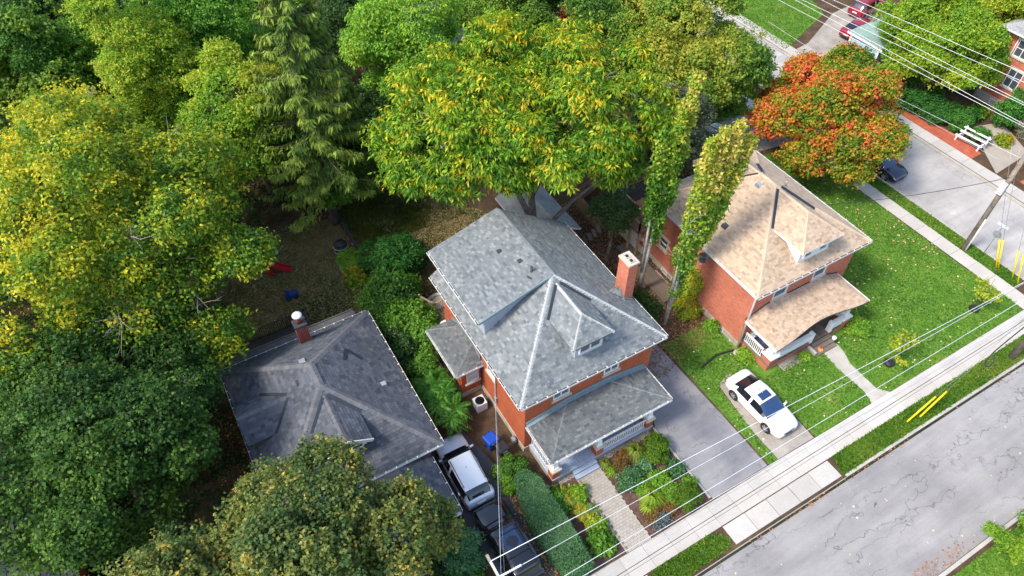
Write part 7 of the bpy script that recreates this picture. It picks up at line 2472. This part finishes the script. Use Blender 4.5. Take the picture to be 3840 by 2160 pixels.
def hedge(name, label, poly, h, n, pal, seed, L=.1, W=.06):
    """clipped hedge: a dense box of leaves over a twiggy core"""
    r = np.random.default_rng(seed)
    c = np.array(poly).mean(0)
    t = thing(name, label, 'hedge', (c[0], c[1], 0))
    ins = [tuple(c + (np.array(p) - c) * .86) for p in poly]
    MB().prism(ins, 0, h * .88).build('core', M['forest'], t)
    pt = scatter(poly, int(n * 1.6), r)[:int(n * .6)]
    w = Wob(1.6, r)
    top = np.column_stack([pt, np.full(len(pt), h)])
    top[:, 2] += w(top) * .05 + r.normal(size=len(top)) * .035
    S, SN = [], []
    k = len(poly)
    per = [math.dist(poly[i], poly[(i + 1) % k]) for i in range(k)]
    for i in range(k):
        m = int(n * .4 * per[i] / sum(per))
        f = r.uniform(0, 1, m)[:, None]
        a, b = np.array(poly[i]), np.array(poly[(i + 1) % k])
        p = a * (1 - f) + b * f
        o = p - c
        nn = np.array([b[1] - a[1], a[0] - b[0]])
        nn = nn / np.linalg.norm(nn)
        if nn @ (p.mean(0) - c) < 0: nn = -nn
        S.append(np.column_stack([p + nn * r.normal(size=(m, 1)) * .05, r.uniform(0, 1, m) * h]))
        SN.append(np.tile([nn[0], nn[1], .35], (m, 1)))
    P_ = np.concatenate([top] + S)
    N = np.concatenate([np.tile([0, 0, 1.0], (len(top), 1))] + SN)
    nr = unit(N + r.normal(size=P_.shape) * .55)
    tan = unit(np.cross(nr, r.normal(size=P_.shape)) + N * .4)
    v = leaf_quads(P_, nr, tan, L * r.uniform(.7, 1.3, len(P_)), W * r.uniform(.7, 1.3, len(P_)))
    face_mesh('foliage', v, 4, tint_mix(PAL[pal], .5 + .3 * Wob(1.2, r)(P_) + r.normal(size=len(P_)) * .2, r), M['leaf'], t)
    return t


hedge('clipped_hedge', 'long clipped grey-green hedge beside the left driveway', [(9.35, 9.95), (10.65, 9.95), (10.8, 12.6), (10.75, 15.6), (10.3, 16.3), (9.6, 16.2), (9.1, 14), (8.95, 12)], 1.15, 26000, 'hedge', 311)
bush('leafy_shrub', 'low leafy shrub at the house end of the clipped hedge', (9.9, 17.1, .6), (.75, .75, .65), 4500, 'green', 312, 0.12, 0.08)
bush('leafy_shrub', 'loose green plants along the driveway side of the hedge end', (9.2, 16.7, .3), (.35, .9, .4), 2200, 'bright', 313, 0.14, 0.09, cat='plant')
bush('round_shrub', 'large clipped round yellow-green shrub by the cracked driveway', (17.85, 13.75, .62), (.82, .82, .72), 9000, 'cedar_lime', 314, .11, .05, clump=.12, lobes=.04, inner=.75)
bush('round_shrub', 'smaller clipped yellow-green shrub at the pavement end of the bed', (17.55, 10.6, .5), (.72, .72, .6), 6500, 'cedar_lime', 315, .11, .05, clump=.12, lobes=.05, inner=.75)
grass_clump('ornamental_grass', 'arching green and cream grass beside the large round shrub', (16.75, 14.35, 0), .75, .75, 420, 'grass', 316)
grass_clump('ornamental_grass', 'bright yellow-green arching grass in the middle of the right bed', (15.9, 11.6, 0), .8, .7, 480, 'lime', 317)
grass_clump('ornamental_grass', 'second yellow-green grass tuft towards the paver walk', (15.4, 11.2, 0), .55, .5, 260, 'lime', 318)
grass_clump('ornamental_grass', 'small grass tuft beside the porch steps', (14.85, 14.7, 0), .42, .4, 200, 'grass', 319)
bush('flowering_plant', 'brown fading flower plants behind the porch pier', (15.75, 14.35, .3), (.5, .5, .4), 1500, 'rust', 320, .11, .06, cat='plant', tbias=-.2)
bush('flowering_plant', 'bright green tuft on the mulch near the steps', (14.85, 14.05, .15), (.22, .22, .22), 600, 'bright', 321, .1, .05, cat='plant')
bush('perennial_plant', 'dark green leafy clump beside the paver walk', (15.5, 13.05, .3), (.85, .6, .42), 3600, 'hedge', 322, .13, .08, cat='plant', tbias=-.1)
bush('perennial_plant', 'grey-green low clump under the large round shrub', (16.8, 13.4, .25), (.45, .45, .32), 1400, 'hedge', 323, .12, .09, cat='plant', tbias=.15)
bush('perennial_plant', 'bright green mounded perennial in the right bed', (16.9, 12.2, .28), (.6, .65, .38), 2600, 'bright', 324, .13, .08, cat='plant')
bush('perennial_plant', 'darker green perennial nearer the driveway edging', (18.15, 12.4, .25), (.42, .5, .32), 1500, 'hedge', 325, .13, .1, cat='plant')
bush('perennial_plant', 'mid green perennial between the two grasses', (17.0, 11.3, .25), (.6, .55, .36), 2200, 'green', 326, .13, .08, cat='plant', tbias=.15)
bush('perennial_plant', 'small leafy plant at the driveway edging near the small round shrub', (18.3, 11.2, .2), (.35, .4, .28), 1000, 'bright', 327, .12, .08, cat='plant')
bush('perennial_plant', 'green leafy filler between the dark clump and the bright grass', (15.95, 12.4, .25), (.5, .4, .3), 1500, 'green', 328, .12, .08, cat='plant')
bush('heather_plant', 'reddish low plant in front of the small round shrub', (16.45, 10.6, .2), (.45, .4, .28), 1300, 'rust', 329, .1, .06, cat='plant', tbias=.15)
bush('heather_plant', 'rust and green low plant near the paver walk end', (15.35, 10.75, .18), (.45, .4, .26), 1300, 'rust', 330, .1, .06, cat='plant')
bush('lavender_plant', 'blue-grey low plant by the pavement', (15.6, 10.25, .18), (.6, .35, .28), 1600, 'blue', 331, .1, .05, cat='plant')
fronds('fern_plant', 'yellow and green fern clump nearest the porch pier', (11.85, 13.9, 0), 'plant', [(0, 0, .3), (.2, -.35, .3), (-.2, .4, .3)], 'fern', 332, 26, .65, 10, (.16, .06), .5)
fronds('fern_plant', 'yellow-tipped fern clump in the middle of the left bed', (12.0, 12.5, 0), 'plant', [(0, 0, .3), (.2, -.3, .3), (-.1, .4, .3), (.35, .1, .25)], 'fern', 333, 26, .65, 10, (.16, .06), .5, tb=.15)
bush('perennial_plant', 'round green plant on the right edge of the left bed', (12.38, 13.9, .3), (.42, .45, .36), 1200, 'bright', 334, .2, .09, cat='plant')
bush('perennial_plant', 'green plants behind the ferns against the hedge', (11.2, 14.2, .3), (.35, .8, .4), 1800, 'green', 335, .16, .1, cat='plant', tbias=.15)
bush('perennial_plant', 'small grey-green plant beside the paver walk', (12.45, 12.75, .2), (.3, .3, .25), 600, 'hedge', 336, .12, .07, cat='plant')
bush('hosta_plant', 'dark round-leaved plants at the pavement end of the left bed', (12.0, 11.0, .3), (.65, .8, .42), 1500, 'green', 337, .2, .18, cat='plant', per=8)
bush('perennial_plant', 'leafy green plant between ferns and round-leaved plants', (12.3, 11.8, .25), (.45, .4, .32), 1200, 'bright', 338, .16, .1, cat='plant')
bush('yew_shrub', 'loose upright green yew shrub by the porch at the bottom of the driveway', (5.0, 13.9, 1.0), (1.05, 1.2, 1.3), 9000, 'hedge', 339, .18, .06, clump=.3, style='spike', tbias=-.05)
bush('leafy_shrub', 'dark shrub at the bottom edge left of the yew', (3.2, 13.6, .6), (1.2, 1.0, .8), 5000, 'dark', 340, .16, .1, tbias=.15)
bush('leafy_shrub', 'low shrub in front of the slate house porch', (4.0, 12.4, .6), (1.3, 1.0, .8), 5000, 'green', 341, .16, .1, tbias=-.15)
# plants by the salmon wall
bush('climbing_plant', 'yellow-green climber growing up the salmon brick wall', (27.2, 22.3, 1.7), (.35, .7, 1.8), 4200, 'lime', 342, .18, .13, cat='climber', tbias=.15)
bush('leafy_shrub', 'golden shrub at the foot of the salmon brick wall', (26.4, 21.4, .5), (.75, .9, .65), 4500, 'fern', 343, .14, .08, tbias=-.05)
bush('leafy_shrub', 'small green plants by the basement window of the salmon wall', (26.9, 19.4, .4), (.35, .7, .5), 1800, 'bright', 344, .14, .09)
bush('leafy_shrub', 'dark green low shrubs between the poplar trunks', (23.9, 23.1, .5), (.9, 1.3, .7), 5000, 'dark', 345, .18, .12, tbias=.2)
bush('weedy_shrub', 'weeds at the salmon brick corner by the white porch railing', (27.4, 16.4, .25), (.6, .55, .4), 1600, 'bright', 346, .14, .09, cat='plant')
bush('weedy_shrub', 'overgrown green shrub at the right end of the tan house porch', (35.6, 14.6, .35), (.8, 1.0, .55), 3600, 'bright', 347, .15, .09, tbias=-.1)
bush('weedy_shrub', 'small weeds in front of the white parapet', (30.6, 14.4, .2), (.5, .3, .3), 900, 'bright', 348, .12, .08, cat='plant')


def sapling(label, base, h, seed, n, spread):
    r = random.Random(seed)
    t = thing('sapling', label, 'young tree', (base[0], base[1], 0), 'saplings on the lawn')
    b = Vector((base[0], base[1], 0))
    MB().tube([b, b + ZU * h * .5, b + Vector((.1, .1, h))], [.035, .025, .01], 6).build('trunk', M['bark'], t, True)
    pts, dirs = [], []
    for k in range(7):
        a = 6.283 * k / 7 + r.uniform(-.3, .3)
        s = b + ZU * h * r.uniform(.25, .6)
        e = s + Vector((math.cos(a) * spread * r.uniform(.5, 1), math.sin(a) * spread * r.uniform(.5, 1), h * r.uniform(.2, .5)))
        MB().tube([s, e], [.015, .006], 4).build('branch', M['bark'], t, True)
        for i in range(n):
            f = r.uniform(.25, 1.05)
            p = s.lerp(e, f)
            pts.append([p.x, p.y, p.z]); dirs.append([math.cos(a), math.sin(a), .4])
    P_ = np.array(pts)
    crown('crown', t, P_.mean(0), (spread, spread, h / 2), 0, .16, .12, PAL['lime'], seed, per=7, clump=.2, pts=(P_, np.array(dirs), np.ones(len(P_))), tbias=.28)
    MB().lathe((base[0], base[1], 0), [(.36, 0), (.33, .18), (.2, .26), (.08, .3)], 12).build('water_bag', M['black_plastic'], t, True)
    return t


sapling('yellow-leaved sapling with black water bag in the middle of the front lawn', (35.19, 11.32), 3.0, 401, 12, 1.1)
sapling('yellow-green sapling with black water bag near the corner pavement', (44.08, 11.53), 3.0, 402, 12, 1.0)

# across the side street
bush('tall_hedge', 'tall unclipped green hedge tree beside the light blue garage', (64.0, 33.6, 2.6), (2.4, 3.4, 2.8), 24000, 'green', 351, .26, .17, clump=.5, cat='hedge', tbias=.1)
bush('tall_hedge', 'green bushes between the garage hedge and the brick house', (65.2, 31.0, 2.2), (2.0, 2.4, 2.2), 15000, 'green', 352, .25, .16, clump=.45, cat='hedge')
bush('cedar_hedge', 'flat spreading cedar hedge above the red mulch bed', (60.6, 29.2, .9), (1.5, 3.0, 1.1), 16000, 'cedar', 353, .2, .09, clump=.3, cat='hedge', tbias=.1)
bush('cedar_hedge', 'lower end of the cedar hedge towards the white bench', (61.6, 26.6, .8), (1.4, 1.6, .9), 9000, 'cedar', 354, .2, .09, clump=.3, cat='hedge', tbias=.2)
bush('cone_cedar', 'large cone-shaped cedar against the red brick house', (64.8, 24.2, 1.6), (1.1, 1.2, 1.9), 10000, 'cedar', 355, .2, .09, clump=.25, tbias=.1)
bush('round_shrub', 'neat round green shrub beside the white bench', (61.2, 23.9, .6), (.75, .8, .75), 5000, 'cedar', 356, .14, .07, clump=.15, lobes=.04, tbias=.3)
bush('pale_shrub', 'pale grey-green shrub right of the cone-shaped cedar', (65.6, 22.2, 1.0), (1.1, 1.3, 1.2), 6000, 'grey', 357, .16, .08, clump=.3, tbias=.3)
bush('hosta_plant', 'yellow-green hosta below the brick house basement window', (64.4, 26.4, .35), (.8, .8, .45), 1000, 'fern', 358, .36, .2, cat='plant', per=6, tbias=-.1)
bush('hosta_plant', 'yellow-green hosta by the garden path', (62.8, 22.6, .3), (.6, .6, .4), 800, 'fern', 359, .34, .2, cat='plant', per=6, tbias=-.1)
bush('leafy_shrub', 'small bush on the verge behind the orange maple', (58.9, 31.6, .8), (.9, .9, 1.0), 3000, 'green', 360, .2, .14)
bush('leafy_shrub', 'green bush at the right edge beside the white post', (62.4, 18.2, .7), (1.0, 1.0, .9), 3500, 'green', 361, .2, .14)
# cedar in the bottom right corner
ct = thing('cedar_tree', 'bright green cedar with long branches in the bottom right corner', 'tree', (31.5, -2.0, 0))
r = np.random.default_rng(91)
tips = [(29.2, .9, 2.4, 30.8, -1.6), (29.8, -.6, 2.0, 31.2, -2.0), (31.6, .3, 2.2, 31.8, -1.8), (33.2, .1, 2.0, 32.2, -1.9), (30.4, -1.2, 2.6, 31.4, -2.2), (32.6, -.7, 3.0, 32, -2.1), (34.4, -.5, 2.2, 32.6, -2.0), (31, -1.4, 3.4, 31.4, -2.3), (33.5, -1.5, 3.2, 32, -2.3)]
pts, dirs = [], []
for x, y, z, x0, y0 in tips:
    a, b = np.array([x0, y0, 1.2]), np.array([x, y, z])
    m = (a + b) / 2 + np.array([0, 0, -.3])
    MB().tube([Vector(a), Vector(m), Vector(b)], [.05, .03, .01], 5).build('branch', M['twig'], ct, True)
    for f in r.uniform(0.05, 1, 110):
        p = a * (1 - f) ** 2 + 2 * m * f * (1 - f) + b * f * f
        w_ = .45 * (1.1 - f)
        pts.append(p + r.normal(size=3) * np.array([w_, w_, .18])); dirs.append(unit((b - a)[None])[0])
P_ = np.array(pts)
MB().tube([(31.5, -2.0, 0), (31.5, -2.0, 4)], [.2, .06], 8).build('trunk', M['bark'], ct, True)
crown('crown', ct, P_.mean(0), (2, 2, 2), 0, .2, .07, PAL['lime'], 92, per=20, clump=.2, pts=(P_, np.array(dirs), np.ones(len(P_))), tbias=-.05)
